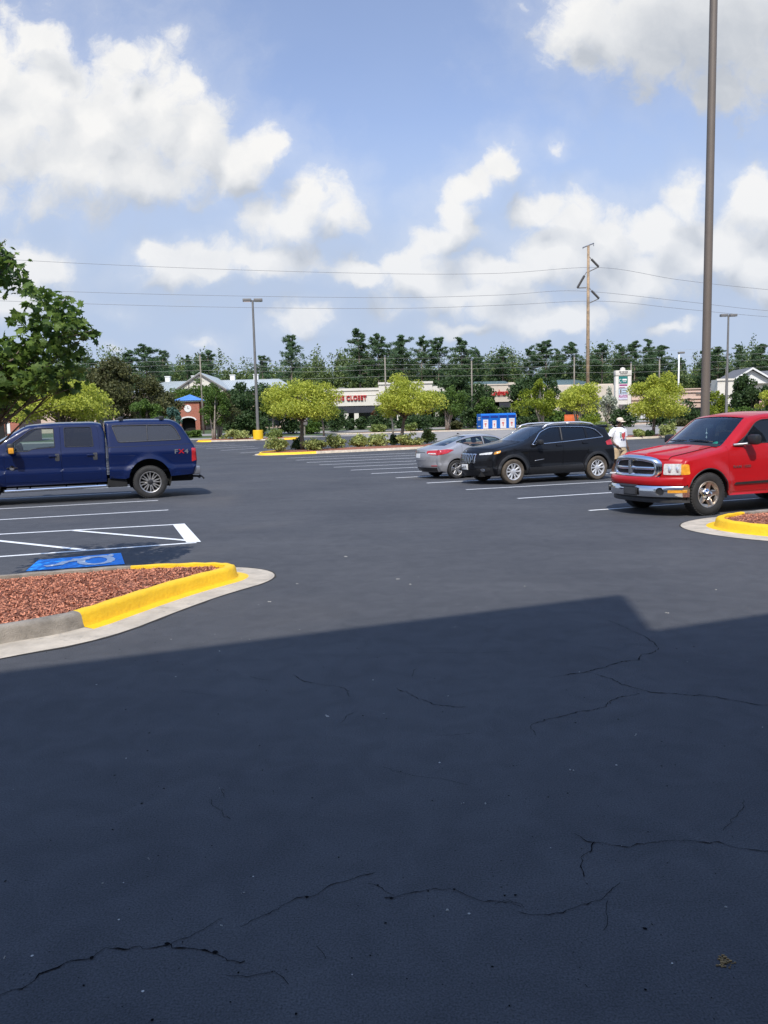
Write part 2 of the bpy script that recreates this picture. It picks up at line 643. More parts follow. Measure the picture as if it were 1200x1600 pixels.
def cdt_fill(loops, h, extra=None):
    vs, es = [], []
    for lp in loops:
        b = len(vs)
        vs += [tuple(p) for p in lp]
        es += [(b + i, b + (i + 1) % len(lp)) for i in range(len(lp))]
    A = np.array(vs)
    lo, hi = A.min(0), A.max(0)
    xs, ys = np.arange(lo[0] + h / 2, hi[0], h), np.arange(lo[1] + h / 2, hi[1], h)
    pts = np.array([(x + (h / 2 if j % 2 else 0), y) for j, y in enumerate(ys) for x in xs]).reshape(-1, 2)
    if extra is not None and len(extra): pts = np.vstack([np.asarray(extra), pts])
    if len(pts):
        pts = pts[inside(pts, loops)]
    if len(pts):
        SA = np.vstack(loops); SB = np.vstack([np.roll(l, -1, 0) for l in loops])
        pts = pts[seg_dist(pts, SA, SB).min(1) > min(.012, h * .4)]
        vs += [tuple(p) for p in pts]
    r = delaunay_2d_cdt([Vector(p) for p in vs], es, [], 0, 1e-5)
    V = np.array([v[:] for v in r[0]])
    F = np.array([f[:] for f in r[2]])
    F = F[inside(V[F].mean(1), loops)]
    used = np.unique(F)
    idx = -np.ones(len(V), int); idx[used] = np.arange(len(used))
    return V[used], idx[F]


def smooth_tab(pairs, sig):
    xs = np.linspace(pairs[0][0] - .3, pairs[-1][0] + .3, 400)
    ys = np.interp(xs, [p[0] for p in pairs], [p[1] for p in pairs])
    w = max(1, int(sig / (xs[1] - xs[0])))
    k = np.hanning(2 * w + 3)[1:-1]; k /= k.sum()
    pad = np.pad(ys, len(k) // 2, mode='edge')
    return xs, np.convolve(pad, k, 'valid')[:400]


class Shell:
    """silhouette edge + half-width law; every panel of a car is cut out of this one surface"""
    def __init__(s, prof, W, sec, plan=((-9, 0), (9, 0)), nose_k=3, tail_k=None, flares=(), pexp=2.4, zsig=.05):
        """prof rows: x, z, corner cut, rounding, bulge along x at the centre line, crown"""
        P = np.array(prof, float)
        rows = []
        N = len(P)
        for i in range(N):
            r = P[i, 2]
            if r <= 0 or i in (0, N - 1):
                rows.append((P[i, 0], P[i, 1], i)); continue
            p, a, b = P[i, :2], P[i - 1, :2], P[i + 1, :2]
            la, lb = np.linalg.norm(a - p), np.linalg.norm(b - p)
            fa, fb = min(r / la, .48), min(r / lb, .48)
            q0, q1 = p + (a - p) * fa, p + (b - p) * fb
            for k in range(7):
                t = k / 6
                q = (1 - t) ** 2 * q0 + 2 * t * (1 - t) * p + t * t * q1
                rows.append((q[0], q[1], i - fa * (1 - t) ** 2 + fb * t * t))
        rows = np.array(rows)
        out = []
        for a, b in zip(rows[:-1], rows[1:]):
            n = max(1, int(np.ceil(np.linalg.norm(b[:2] - a[:2]) / .045)))
            for k in range(n): out.append(a + (b - a) * k / n)
        out.append(rows[-1])
        s.S = np.array(out)
        ii = np.arange(N)
        s.Rr = np.interp(s.S[:, 2], ii, P[:, 3])
        s.bx = np.interp(s.S[:, 2], ii, P[:, 4])
        s.bz = np.interp(s.S[:, 2], ii, P[:, 5])
        s.W, s.pexp = W, pexp
        s.sec, s.plan, s.flares = smooth_tab(sec, zsig), smooth_tab(plan, .25), flares
        s.nose_k, s.tail_k = nose_k, tail_k if tail_k is not None else N - 3
        s.we = s.W0(s.S[:, 0], s.S[:, 1]) - s.Rr
        s.N = N

    def W0(s, x, z):
        y = s.W + np.interp(z, *s.sec) + np.interp(x, *s.plan)
        for (xc, zc, r, amp, wd) in s.flares:
            d = np.hypot(x - xc, z - zc)
            k = np.clip((r + wd - d) / wd, 0, 1)
            k = k * k * (3 - 2 * k)
            y = y + amp * k * (z > zc - .4)
        return y

    def side(s, xz, off=0.0):
        xz = np.asarray(xz, float)
        D = seg_dist(xz, s.S[:-1, :2], s.S[1:, :2])
        j = D.argmin(1)
        d = D[np.arange(len(xz)), j]
        r = np.maximum(s.Rr[j], 1e-3)
        q = 1 - np.clip(d / r, 0, 1)
        y = s.W0(xz[:, 0], xz[:, 1]) - r * (1 - np.sqrt(np.clip(1 - q * q, 0, 1))) + off
        return np.column_stack([xz[:, 0], -y, xz[:, 1]])

    def outline(s, bottom):
        """closed side polygon: the silhouette then the bottom edge (rear to front)"""
        return np.vstack([s.S[:, :2], np.array(bottom, float).reshape(-1, 2)])

    def rings(s):
        T = np.gradient(s.S[:, :2], axis=0)
        T /= np.maximum(np.linalg.norm(T, axis=1)[:, None], 1e-9)
        Nn = np.column_stack([T[:, 1], -T[:, 0]])
        return np.vstack([s.S[:, :2] + Nn * (s.Rr * f)[:, None] for f in (.04, .14, .32, .6, 1.0)])

    def idx(s, vi):
        return np.interp(vi, s.S[:, 2], np.arange(len(s.S)))

    def strip(s, v0, v1, t0, t1, nt, off=0.0):
        a, b = s.idx(v0), s.idx(v1)
        ks = np.unique(np.concatenate([[a, b], np.arange(math.ceil(a), math.floor(b) + 1)]))
        K = np.arange(len(s.S))
        g = lambda arr: np.interp(ks, K, arr)
        x, z, we, bx, bz = g(s.S[:, 0]), g(s.S[:, 1]), g(s.we), g(s.bx), g(s.bz)
        ts = np.linspace(t0, t1, nt)
        T = np.abs(ts)[None, :]
        X = x[:, None] + bx[:, None] * (1 - T ** s.pexp)
        Z = z[:, None] + bz[:, None] * (1 - T ** 2)
        Y = we[:, None] * ts[None, :]
        P = np.stack([X, Y, Z], -1)
        if off:
            du = np.gradient(P, axis=0); dv = np.gradient(P, axis=1)
            n = np.cross(du, dv); n /= np.maximum(np.linalg.norm(n, axis=-1)[..., None], 1e-9)
            c = np.array([(s.S[:, 0].min() + s.S[:, 0].max()) / 2, 0, .6])
            sg = np.sign(((P - c) * n).sum(-1).mean())
            P = P + n * sg * off
        ns = len(ks)
        F = [(i * nt + j, i * nt + j + 1, (i + 1) * nt + j + 1, (i + 1) * nt + j) for i in range(ns - 1) for j in range(nt - 1)]
        return P.reshape(-1, 3), F

    def end(s, yz, off=0.0, tail=False):
        yz = np.asarray(yz, float)
        m = s.S[:, 2] >= s.tail_k if tail else s.S[:, 2] <= s.nose_k
        z, o = s.S[m, 1], None
        o = np.argsort(z)
        z = z[o]
        f = lambda arr: np.interp(yz[:, 1], z, arr[m][o])
        t = np.clip(np.abs(yz[:, 0]) / f(s.we), 0, 1)
        x = f(s.S[:, 0]) + f(s.bx) * (1 - t ** s.pexp) + (off if tail else -off)
        return np.column_stack([x, yz[:, 0], yz[:, 1] + f(s.bz) * (1 - t ** 2)])


def bound_edges(F):
    cnt = {}
    for f in F:
        for i in range(len(f)):
            e = (f[i], f[(i + 1) % len(f)])
            k = (min(e), max(e))
            cnt[k] = None if k in cnt else e
    return [e for e in cnt.values() if e]


def with_flange(mb, V, F, d, mi=0):
    V = np.asarray(V); d = np.asarray(d, float)
    mb.add(V, F, mi)
    B = bound_edges([tuple(f) for f in F])
    if not B: return
    u = sorted({i for e in B for i in e})
    k = {i: n for n, i in enumerate(u)}
    n = len(u)
    vs = [V[i] for i in u] + [V[i] + d for i in u]
    mb.add(vs, [(k[a], k[b], n + k[b], n + k[a]) for a, b in B], mi)


def mir(V, sgn):
    V = np.array(V)
    if sgn > 0: V[:, 1] *= -1
    return V


class Veh:
    def __init__(v, name, label, cat, loc, rz, group=None):
        v.root = tag(empty(name, loc, rz), label, cat, group)

    def side(v, sh, name, loops, m, off=0.0, depth=.025, parent=None, h=.07, sides=(-1, 1), hb=.05, label=None):
        loops = [resample(l, hb) for l in loops]
        V2, F = cdt_fill(loops, h, sh.rings())
        P = sh.side(V2, off)
        res = []
        for i, sg in enumerate(sides):
            mb = MB()
            with_flange(mb, mir(P, sg), F, (0, -sg * depth, 0))
            par = parent[i] if isinstance(parent, list) else (parent or v.root)
            res.append(mb.build(name, m, par, smooth=40))
        return res

    def strip(v, sh, name, v0, v1, t0, t1, m, nt=15, off=0.0, depth=None, parent=None):
        mb = MB()
        P, F = sh.strip(v0, v1, t0, t1, nt, off)
        if depth: with_flange(mb, P, F, depth)
        else: mb.add(P, F)
        return mb.build(name, m, parent or v.root, smooth=40)

    def end(v, sh, name, loops, m, off=0.0, depth=.03, tail=False, parent=None, h=.06, hb=.05):
        loops = [resample(l, hb) for l in loops]
        V2, F = cdt_fill(loops, h)
        mb = MB()
        with_flange(mb, sh.end(V2, off, tail), F, (-depth if tail else depth, 0, 0))
        return mb.build(name, m, parent or v.root, smooth=40)

    def line(v, sh, name, loop, rad, m, off=.002, closed=True, sides=(-1, 1), parent=None, n=6):
        L = resample(loop, .05, closed)
        if closed: L = np.vstack([L, L[:1]])
        P = sh.side(L, off)
        r = []
        for i, sg in enumerate(sides):
            par = parent[i] if isinstance(parent, list) else (parent or v.root)
            r.append(MB().tube(mir(P, sg), rad, n).build(name, m, par, smooth=True))
        return r

    def body(v, sh, m, loops, strips, name='body', hb=.05, h=.07, depth=.03):
        """side panels of both sides and the painted strips, welded into one skin"""
        mb = MB()
        L = [resample(l, hb) if i else np.asarray(l) for i, l in enumerate(loops)]
        V2, F = cdt_fill(L, h, sh.rings())
        P = sh.side(V2)
        for sg in (-1, 1):
            with_flange(mb, mir(P, sg), F, (0, -sg * depth, 0))
        for (v0, v1, t0, t1, nt) in strips:
            P2, F2 = sh.strip(v0, v1, t0, t1, nt)
            mb.add(P2, F2)
        return mb.build(name, m, v.root, smooth=38)

    def box(v, name, m, *a, bev=.01, parent=None, Mx=None):
        return MB().box(*a, bev=bev, M=Mx).build(name, m, parent or v.root, smooth=35)


def arch(xc, zc, r, zb, n=18):
    """wheel opening from its rear foot over the top to its front foot"""
    a0 = math.asin(max(-1, min(1, (zb - zc) / r)))
    return [(xc + r * math.cos(a), zc + r * math.sin(a)) for a in np.linspace(a0, math.pi - a0, n)]


def circle2(c, r, n=20, sx=1, sy=1):
    return [(c[0] + r * sx * math.cos(2 * math.pi * k / n), c[1] + r * sy * math.sin(2 * math.pi * k / n)) for k in range(n)]


def wheel(parent, x, y, r, w, rr, style, side=-1, z=None, dusty=False, steer=0.0, tread=False, rimmat='alloy'):
    """y is the tyre's centre plane; side -1 shows its face towards -y"""
    hub = empty('wheel', (x, y, r if z is None else z), (0 if side < 0 else math.pi) + steer)
    hub.parent = parent
    t = MB()
    h = w / 2
    t.lathe([(rr - .01, -h * .86), (rr + .012, -h * .97), (rr + (r - rr) * .4, -h * 1.02), (rr + (r - rr) * .72, -h * .99), (r - .022, -h * .90), (r - .006, -h * .78), (r, -h * .6),
             (r, h * .6), (r - .006, h * .78), (r - .03, h * .93), (rr + (r - rr) * .4, h * 1.02), (rr, h * .9)], 56)
    if tread:
        nb = 46
        for k in range(nb):
            for sg in (-1, 1):
                a = 2 * math.pi * (k + (.5 if sg > 0 else 0)) / nb
                Mx = Matrix.Rotation(-a, 4, 'Y')
                t.box(r - .02, r + .005, sg * h * .45 - h * .42, sg * h * .45 + h * .42, -r * 2.0 / nb, r * 2.0 / nb, 0, .004, Mx)
    t.build('tyre', M['rubber_dusty'] if dusty else M['rubber'], hub, smooth=35)
    rim = MB()
    f = -h * .80
    rim.lathe([(rr, -h * .9), (rr - .006, -h * .97), (rr - .02, -h * .93), (rr - .03, -h * .7), (rr - .045, h * .2), (rr - .02, h * .9)], 56, mi=0)
    rim.lathe([(rr - .03, h * .15), (.0, h * .12)], 40, mi=1)
    rim.lathe([(rr * .62, -h * .02), (rr * .62, h * .1)], 32, mi=2)
    rim.lathe([(rr * .62, -h * .02), (.05, -h * .02)], 32, mi=2)

    def spoke(a, r0, r1, w0, w1, y0, y1, th=.03, da=0.0, mi=0):
        Rm = Matrix.Rotation(-a, 4, 'Y')
        vs = []
        for (rad, ww, yy, dz) in ((r0, w0, y0, 0), (r1, w1, y1, da)):
            for (dw, dy) in ((-1, th), (-1, .008), (-.7, 0), (.7, 0), (1, .008), (1, th)):
                vs.append(Rm @ Vector((rad, yy + dy, dz + dw * ww / 2)))
        fs = [(i, (i + 1) % 6, 6 + (i + 1) % 6, 6 + i) for i in range(6)] + [tuple(range(5, -1, -1)), tuple(range(6, 12))]
        rim.add(vs, fs, mi)
    if style == 'split8':
        for k in range(8):
            a = 2 * math.pi * (k + .2) / 8
            for sg in (-1, 1):
                spoke(a + sg * .12, .05, rr - .025, .034, .030, f + .02, f, .05, sg * .012)
        rim.lathe([(.075, f + .03), (.07, f + .008), (.055, f), (.0, f)], 24, mi=2)
    elif style == 'twin5':
        for k in range(5):
            a = 2 * math.pi * (k + .25) / 5
            for sg in (-1, 1):
                spoke(a + sg * .27, .045, rr - .025, .042, .05, f + .015, f - .004, .05)
        rim.lathe([(.085, f + .04), (.08, f + .01), (.06, f + .002), (.03, f - .004), (0, f - .004)], 24)
    elif style == 'five':
        for k in range(5):
            a = 2 * math.pi * (k + .1) / 5
            spoke(a, .04, rr - .02, .13, .085, f + .035, f + .005, .06)
            spoke(a + math.pi / 5, rr * .74, rr - .015, .16, .20, f + .02, f + .006, .05)
        rim.lathe([(.11, f + .06), (.10, f + .015), (.06, f - .012), (.055, f - .05), (.03, f - .06), (0, f - .06)], 24, mi=3)
        for k in range(5):
            a = 2 * math.pi * (k + .6) / 5
            rim.lathe([(.014, f + .03), (.014, f - .012), (0, f - .015)], 8, (.078 * math.cos(a), 0, .078 * math.sin(a)), mi=2)
    else:
        for k in range(5):
            a = 2 * math.pi * (k + .4) / 5
            spoke(a, .04, rr - .02, .07, .12, f + .02, f, .05)
            spoke(a + .30, .06, rr - .02, .02, .03, f + .03, f + .012, .04, mi=2)
        rim.lathe([(.07, f + .04), (.06, f + .008), (0, f)], 24)
    rim.build('rim', [M[rimmat], M['under'], M['alloy_dark'], M['chrome']], hub, smooth=30)
    return hub


def liners(v, archs, W, width=.34):
    """dark wheel wells and the floor pan"""
    for (xc, zc, r) in archs:
        for sg in (-1, 1):
            mb = MB()
            pts = arch(xc, zc, r + .015, .30)
            n = len(pts)
            y0, y1 = sg * (W - .03), sg * (W - width)
            vs = [(p[0], y0, p[1]) for p in pts] + [(p[0], y1, p[1]) for p in pts]
            mb.add(vs, [(i, i + 1, n + i + 1, n + i) for i in range(n - 1)] + [tuple(range(n, 2 * n))])
            mb.build('wheel_well', M['under'], v.root)


def text_mesh(name, s, size, m, depth=.004, parent=None, align='CENTER', bold=0.0, space=1.0):
    cu = bpy.data.curves.new(name, 'FONT')
    cu.body = s; cu.size = size; cu.extrude = depth; cu.offset = bold; cu.space_character = space
    cu.align_x = align; cu.align_y = 'CENTER'
    tmp = bpy.data.objects.new(name + '_src', cu)
    col.objects.link(tmp)
    me = bpy.data.meshes.new_from_object(tmp.evaluated_get(bpy.context.evaluated_depsgraph_get()))
    bpy.data.objects.remove(tmp)
    me.materials.clear()
    return link_mesh(name, me, m, parent)


def seat(v, x, y, z, m, w=.5, face=1):
    """front seat looking towards -x: cushion, back and head restraint"""
    mb = MB()
    mb.box(x - .28, x + .25, y - w / 2, y + w / 2, z - .14, z + .02, 0, .05)
    Mx = Matrix.Translation((x + .24, y, z)) @ Matrix.Rotation(R(14), 4, 'Y')
    mb.box(-.07, .07, -w / 2, w / 2, -.05, .62, 0, .05, Mx)
    mb.box(-.05, .06, -.13, .13, .66, .86, 0, .05, Mx)
    return mb.build('seat', m, v.root, smooth=40)


def mirror(v, x, y, z, m, sx, sy, sz, sides=(-1, 1), arm=.08, glass_back=True):
    for sg in sides:
        mb = MB()
        mb.box(x, x + sx, y if sg > 0 else -y - sy, y + sy if sg > 0 else -y, z, z + sz, 0, min(sx, sz) * .3)
        ya = sg * (y - arm)
        mb.tube([(x + sx * .4, ya, z + .02), (x + sx * .5, sg * (y + .03), z + sz * .25)], [.035, .03], 8)
        o = mb.build('mirror', m, v.root, smooth=40)
        if glass_back:
            yy = sg * (y + sy / 2)
            MB().box(x + sx - .002, x + sx + .003, yy - sy * .4, yy + sy * .4, z + sz * .15, z + sz * .85).build('mirror_glass', M['chrome'], o)

def paint(name, c, var=.04, rough=.32, coat=.6, spec=.3):
    return pmat(name, c, rough, metal=0.0, coat=coat, var=var, scale=3, coatr=.03, spec=spec)


M['paint_blue'] = paint('paint_blue', (.0022, .0095, .055), coat=.6, spec=.2)
M['paint_red'] = paint('paint_red', (.40, .007, .010), coat=.5, spec=.2)
M['paint_black'] = paint('paint_black', (.003, .0034, .005), rough=.6)
M['paint_black'].node_tree.nodes['Principled BSDF'].inputs['Specular IOR Level'].default_value = .15
M['paint_silver'] = pmat('paint_silver', (.36, .355, .36), .40, metal=.5, coat=1, var=.04)
M['trim_dark'] = pmat('trim_dark', (.016, .0165, .018), .55, var=.2, scale=10)
M['lettering_grey'] = pmat('lettering_grey', (.16, .05, .05), .5)
M['paint_white'] = paint('paint_white', (.75, .75, .75))
RZ = R(GRID)
NV = Vector((-SN, CS, 0))
SV = Vector((CS, SN, 0))


def spot(u, v, W):
    p = Vector(G(u, v))
    return p + NV * W


# ------------------------------------------------------------------ blue crew-cab pickup with a matching bed cap
def blue_pickup():
    W = 1.05
    v = Veh('pickup_truck', 'blue crew cab pickup truck with a matching windowed bed cap and a red-centred rear badge', 'pickup truck', spot(235, 779, W), RZ)
    P = M['paint_blue']
    sec = [(.3, -.10), (.46, -.05), (.60, -.015), (.80, .010), (.828, .014), (.865, -.030), (1.1, -.014), (1.24, 0), (1.31, -.03), (1.42, -.06), (1.7, -.135), (1.95, -.205), (2.1, -.24)]
    cab = Shell([(-5.02, .56, 0, .05, -.06, 0), (-5.06, .75, .05, .06, -.08, 0), (-5.06, 1.12, .08, .07, -.08, 0), (-5.0, 1.29, .07, .06, -.07, .05),
                 (-3.84, 1.385, .10, .05, -.10, .07), (-2.90, 1.985, .14, .09, -.05, .035), (-2.3, 2.035, .3, .09, 0, .045), (-1.30, 2.04, .15, .09, 0, .045),
                 (-1.115, 2.0, .06, .06, .03, .03), (-1.045, 1.75, .05, .04, .03, 0), (-1.045, .55, 0, .03, .0, 0)],
                W, sec, nose_k=3, tail_k=9, flares=[(-4.12, .5, .56, .05, .12)], zsig=.015)
    fa = (-4.12, .53, .54)
    bottom = [(-1.06, .50), (-3.42, .48)] + arch(*fa, .50) + [(-4.75, .52)]
    d1 = fillet([(-3.445, .56, .05), (-3.445, 1.28, .02), (-3.39, 1.50, .06), (-2.86, 1.90, .1), (-2.66, 1.965, .06), (-2.125, 1.965, .03), (-2.125, .56, .05)])
    d2 = fillet([(-2.113, .56, .05), (-2.113, 1.965, .03), (-1.25, 1.965, .07), (-1.19, 1.80, .1), (-1.19, .56, .08)])
    w1 = fillet([(-3.33, 1.345, .03), (-3.31, 1.50, .05), (-2.99, 1.74, .1), (-2.80, 1.885, .08), (-2.66, 1.915, .05), (-2.27, 1.915, .03), (-2.262, 1.43, .02), (-2.80, 1.40, .05), (-2.88, 1.345, .05)])
    w2 = fillet([(-2.02, 1.43, .03), (-2.02, 1.925, .03), (-1.37, 1.93, .05), (-1.335, 1.43, .03)])
    v.body(cab, P, [cab.outline(bottom), d1, d2],
           [(0, 3, -1, 1, 17), (3, 4, -1, 1, 17), (4, 5, -1, -.93, 3), (4, 5, .93, 1, 3), (5, 8, -1, 1, 17), (8, 8.2, -1, 1, 17), (9.2, 10, -1, 1, 9), (8.2, 9.2, -1, -.8, 3), (8.2, 9.2, .8, 1, 3)])
    v.strip(cab, 'windshield', 4.02, 4.97, -.93, .93, M['glass_shield'], off=-.006)
    v.strip(cab, 'rear_window', 8.2, 9.2, -.8, .8, M['glass_tint'], off=-.006)
    v.strip(cab, 'hood', 3.06, 3.93, -.9, .9, P, off=.004, depth=(0, 0, -.02))
    for nm, d, w, g in (('door', d1, w1, 'glass_clear'), ('door', d2, w2, 'glass_tint')):
        dd = d + (d.mean(0) - d) * .006
        o = v.side(cab, nm, [dd, w], P, .0)
        v.side(cab, 'window', [w], M[g], -.012, .004, parent=o)
        v.line(cab, 'window_trim', w, .009, M['trim_black'], .0, parent=o)
        hx = w[:, 0].max() - .005 if d is d1 else -1.36
        mbx = [(hx, 1.08), (hx, 1.265), (hx + .105, 1.265), (hx + .105, 1.08)]
        hp = v.side(cab, 'handle', [fillet([(a, b, .03) for a, b in mbx])], M['plastic_grey'], .006, .02, parent=o)
        for i, sg in enumerate((-1, 1)):
            MB().box(hx - .15, hx + .03, sg * (W + .012) - .014, sg * (W + .012) + .014, 1.19, 1.225, 0, .01).build('grip', P, hp[i], smooth=40)
    # trim, mirrors, step bars
    for sg in (-1, 1):
        mb = MB().tube([(-3.47, sg * (W + .03), .365), (-1.08, sg * (W + .03), .395)], .042, 12)
        mb.tube([(-3.47, sg * (W + .03), .365), (-3.52, sg * (W - .1), .36)], .04, 12).tube([(-1.08, sg * (W + .03), .395), (-1.05, sg * (W - .1), .40)], .04, 12)
        for x in (-3.2, -2.9, -2.05, -1.3):
            mb.tube([(x, sg * (W - .02), .38), (x, sg * (W - .2), .46)], .018, 6)
        mb.build('step_bar', M['chrome'], v.root, smooth=40)
    for sg in (-1, 1):
        mb = MB()
        y0, y1 = (W + .10, W + .33)
        mb.box(-3.33, -3.17, *sorted((sg * y0, sg * y1)), 1.28, 1.56, 0, .05)
        mb.tube([(-3.36, sg * (W - .06), 1.37), (-3.27, sg * (W + .12), 1.37)], .03, 8).tube([(-3.34, sg * (W - .06), 1.46), (-3.26, sg * (W + .12), 1.47)], .03, 8)
        o = mb.build('mirror', M['trim_black'], v.root, smooth=40)
        MB().box(-3.30, -3.18, *sorted((sg * (y1 - .01), sg * (y1 + .012))), 1.31, 1.45, 0, .01).build('turn_signal', M['lens_amber'], o, smooth=40)
        MB().box(-3.172, -3.166, *sorted((sg * (y0 + .02), sg * (y1 - .02))), 1.31, 1.53).build('mirror_glass', M['chrome'], o)
    for sg in (-1, 1):       # fender emblem
        mb = MB()
        mb.lathe([(.0, 0), (.052, 0), (.06, -.006), (.06, -.012), (.0, -.014)], 20, (-3.275, -W + .02, .945) if sg < 0 else (-3.275, W - .006, .945))
        y = sg * (W - .005)
        mb.box(-3.40, -3.335, y - .008, y + .008, .935, .955).box(-3.215, -3.15, y - .008, y + .008, .935, .955)
        mb.build('emblem', M['chrome'], v.root, smooth=40)
    # front end
    g = [(-.62, .82), (-.62, 1.20), (.62, 1.20), (.62, .82)]
    gr = v.end(cab, 'grille', [fillet([(a, b, .05) for a, b in g])], M['chrome'], .02, .05)
    for k in range(3):
        z = .86 + k * .115
        MB().box(-5.172, -5.16, -.56, .56, z, z + .075).build('slot', M['trim_black'], gr)
    for sg in (-1, 1):
        v.end(cab, 'headlight', [fillet([(sg * .68, .84, .04), (sg * .68, 1.20, .04), (sg * .94, 1.22, .05), (sg * .94, .84, .04)])], M['lens_clear'], .012, .04)
    v.box('bumper', M['chrome'], -5.25, -5.02, -1.0, 1.0, .50, .76, bev=.05)
    # the bed and its cap
    bed = Shell([(-.985, .57, 0, .02, 0, 0), (-.985, 1.37, 0, .02, 0, 0), (-1.03, 2.06, .05, .10, -.02, .03), (-.3, 2.098, .2, .10, 0, .04), (.66, 2.085, .14, .10, .02, .04),
                 (.90, 1.96, .15, .10, .05, .02), (1.21, 1.40, .05, .06, .03, 0), (1.25, 1.30, .03, .05, .02, 0), (1.27, .90, .06, .05, .02, 0), (1.16, .60, 0, .04, .02, 0)],
                W, sec, nose_k=1, tail_k=6, flares=[(.03, .5, .56, .05, .13)], zsig=.015)
    ra = (.03, .53, .535)
    capw = fillet([(-.86, 1.955, .05), (.64, 1.95, .06), (.76, 1.835, .07), (.89, 1.545, .05), (-.72, 1.51, .06)])
    v.body(bed, P, [bed.outline([(1.0, .60)] + arch(*ra, .58) + [(-.6, .55)]), capw], [(0, 4.6, -1, 1, 13), (4.6, 5.6, -1, -.86, 3), (4.6, 5.6, .86, 1, 3), (5.6, 9, -1, 1, 13)], name='bed')
    o = v.side(bed, 'cap_window', [capw], M['glass_cap'], -.012, .004)
    v.line(bed, 'window_frame', capw, .014, M['plastic_grey'], .0, parent=o)
    v.line(bed, 'window_divider', [(.02, 1.53), (.02, 1.945)], .014, M['plastic_grey'], -.004, closed=False, parent=o)
    v.strip(bed, 'cap_hatch', 4.62, 5.58, -.85, .85, M['glass_dark'], off=-.004)
    v.line(bed, 'cap_seam', [(-1.01, 1.385), (1.19, 1.425)], .006, M['trim_black'], -.003, closed=False)
    tl = fillet([(1.14, 1.315, .02), (1.245, 1.31, .01), (1.262, .985, .01), (1.13, .945, .03)])
    v.side(bed, 'taillight', [tl], M['lens_red'], .006, .02)
    for sg in (-1, 1):
        v.end(bed, 'taillight', [[(sg * .80, .96), (sg * .80, 1.30), (sg * .985, 1.30), (sg * .985, .96)]], M['lens_red'], .008, .02, tail=True)
    v.end(bed, 'tailgate', [[(-.76, .80), (-.76, 1.34), (.76, 1.34), (.76, .80)]], P, .01, .03, tail=True)
    bmp = v.box('bumper', M['steel'], 1.14, 1.36, -.99, .99, .59, .82, bev=.035)
    MB().tube([(1.2, 0, .50), (1.40, -.02, .49), (1.46, -.02, .45)], .028, 8).lathe([(.0, .10), (.025, .085), (.03, .06), (.018, .03), (.018, 0)], 10, (1.46, -.02, .44), 'z').build('hitch', M['under'], bmp, smooth=40)
    MB().tube([(1.05, -.86, .56), (1.40, -.86, .53), (1.46, -.87, .46)], .022, 8).build('tow_hook', M['under'], bmp, smooth=40)
    for x in (-.62, .42):
        mb = MB().tube([(x, -.78, 2.175), (x, .78, 2.175)], .013, 8)
        for sg in (-1, 1):
            mb.box(x - .06, x + .06, sg * .78 - .025, sg * .78 + .025, 2.08, 2.18, 0, .012)
        mb.build('roof_rack', M['trim_black'], v.root, smooth=40)
    # off-road badge
    for i, (s, m) in enumerate((('F', M['steel']), ('X', M['lens_red']), ('4', M['steel']))):
        t = text_mesh('badge', s, .16, m, .002, v.root, bold=.004)
        t.location = (.73 + .135 * i, -W - .002, 1.225); t.rotation_euler = (R(90), 0, 0); t.scale = (1.25, 1, 1)
    # running gear, dark interior
    for x in (-4.12, .03):
        for sg in (-1, 1):
            wheel(v.root, x, sg * (W - .16), .438, .27, .285, 'split8', sg, tread=True)
    liners(v, [fa, ra], W)
    mb = MB().box(-4.9, 1.15, -.72, .72, .42, .60)
    mb.box(-3.4, -1.1, -.95, .95, .50, .62)
    mb.box(-1.05, -.55, -.98, -.55, .34, .58, 0, .02)
    mb.tube([(0.03, -.8, .44), (.03, .8, .44)], .07, 10).tube([(-4.12, -.8, .44), (-4.12, .8, .44)], .07, 10).box(.6, 1.2, -.7, .7, .42, .6, 0, .05)
    mb.build('chassis', M['under'], v.root)
    for y in (-.45, .45):
        seat(v, -2.45, y, .98, M['cabin_grey'])
    MB().box(-1.75, -1.35, -.85, .85, .80, 1.0, 0, .05).box(-1.40, -1.25, -.85, .85, .9, 1.62, 0, .05).build('rear_bench', M['cabin_grey'], v.root, smooth=40)
    MB().box(-3.9, -3.15, -.9, .9, .9, 1.30, 0, .08).build('dashboard', M['cabin'], v.root, smooth=40)
    MB().lathe([(.19 + .014 * math.cos(a), .014 * math.sin(a)) for a in np.linspace(0, 2 * math.pi, 9)], 28, (0, 0, 0), 'x').build('steering_wheel', M['cabin'], v.root, smooth=True).location = (-3.05, -.45, 1.28)
    MB().box(-.9, 1.0, -.85, .85, .7, .75).build('bed_floor', M['under'], v.root)
    return v


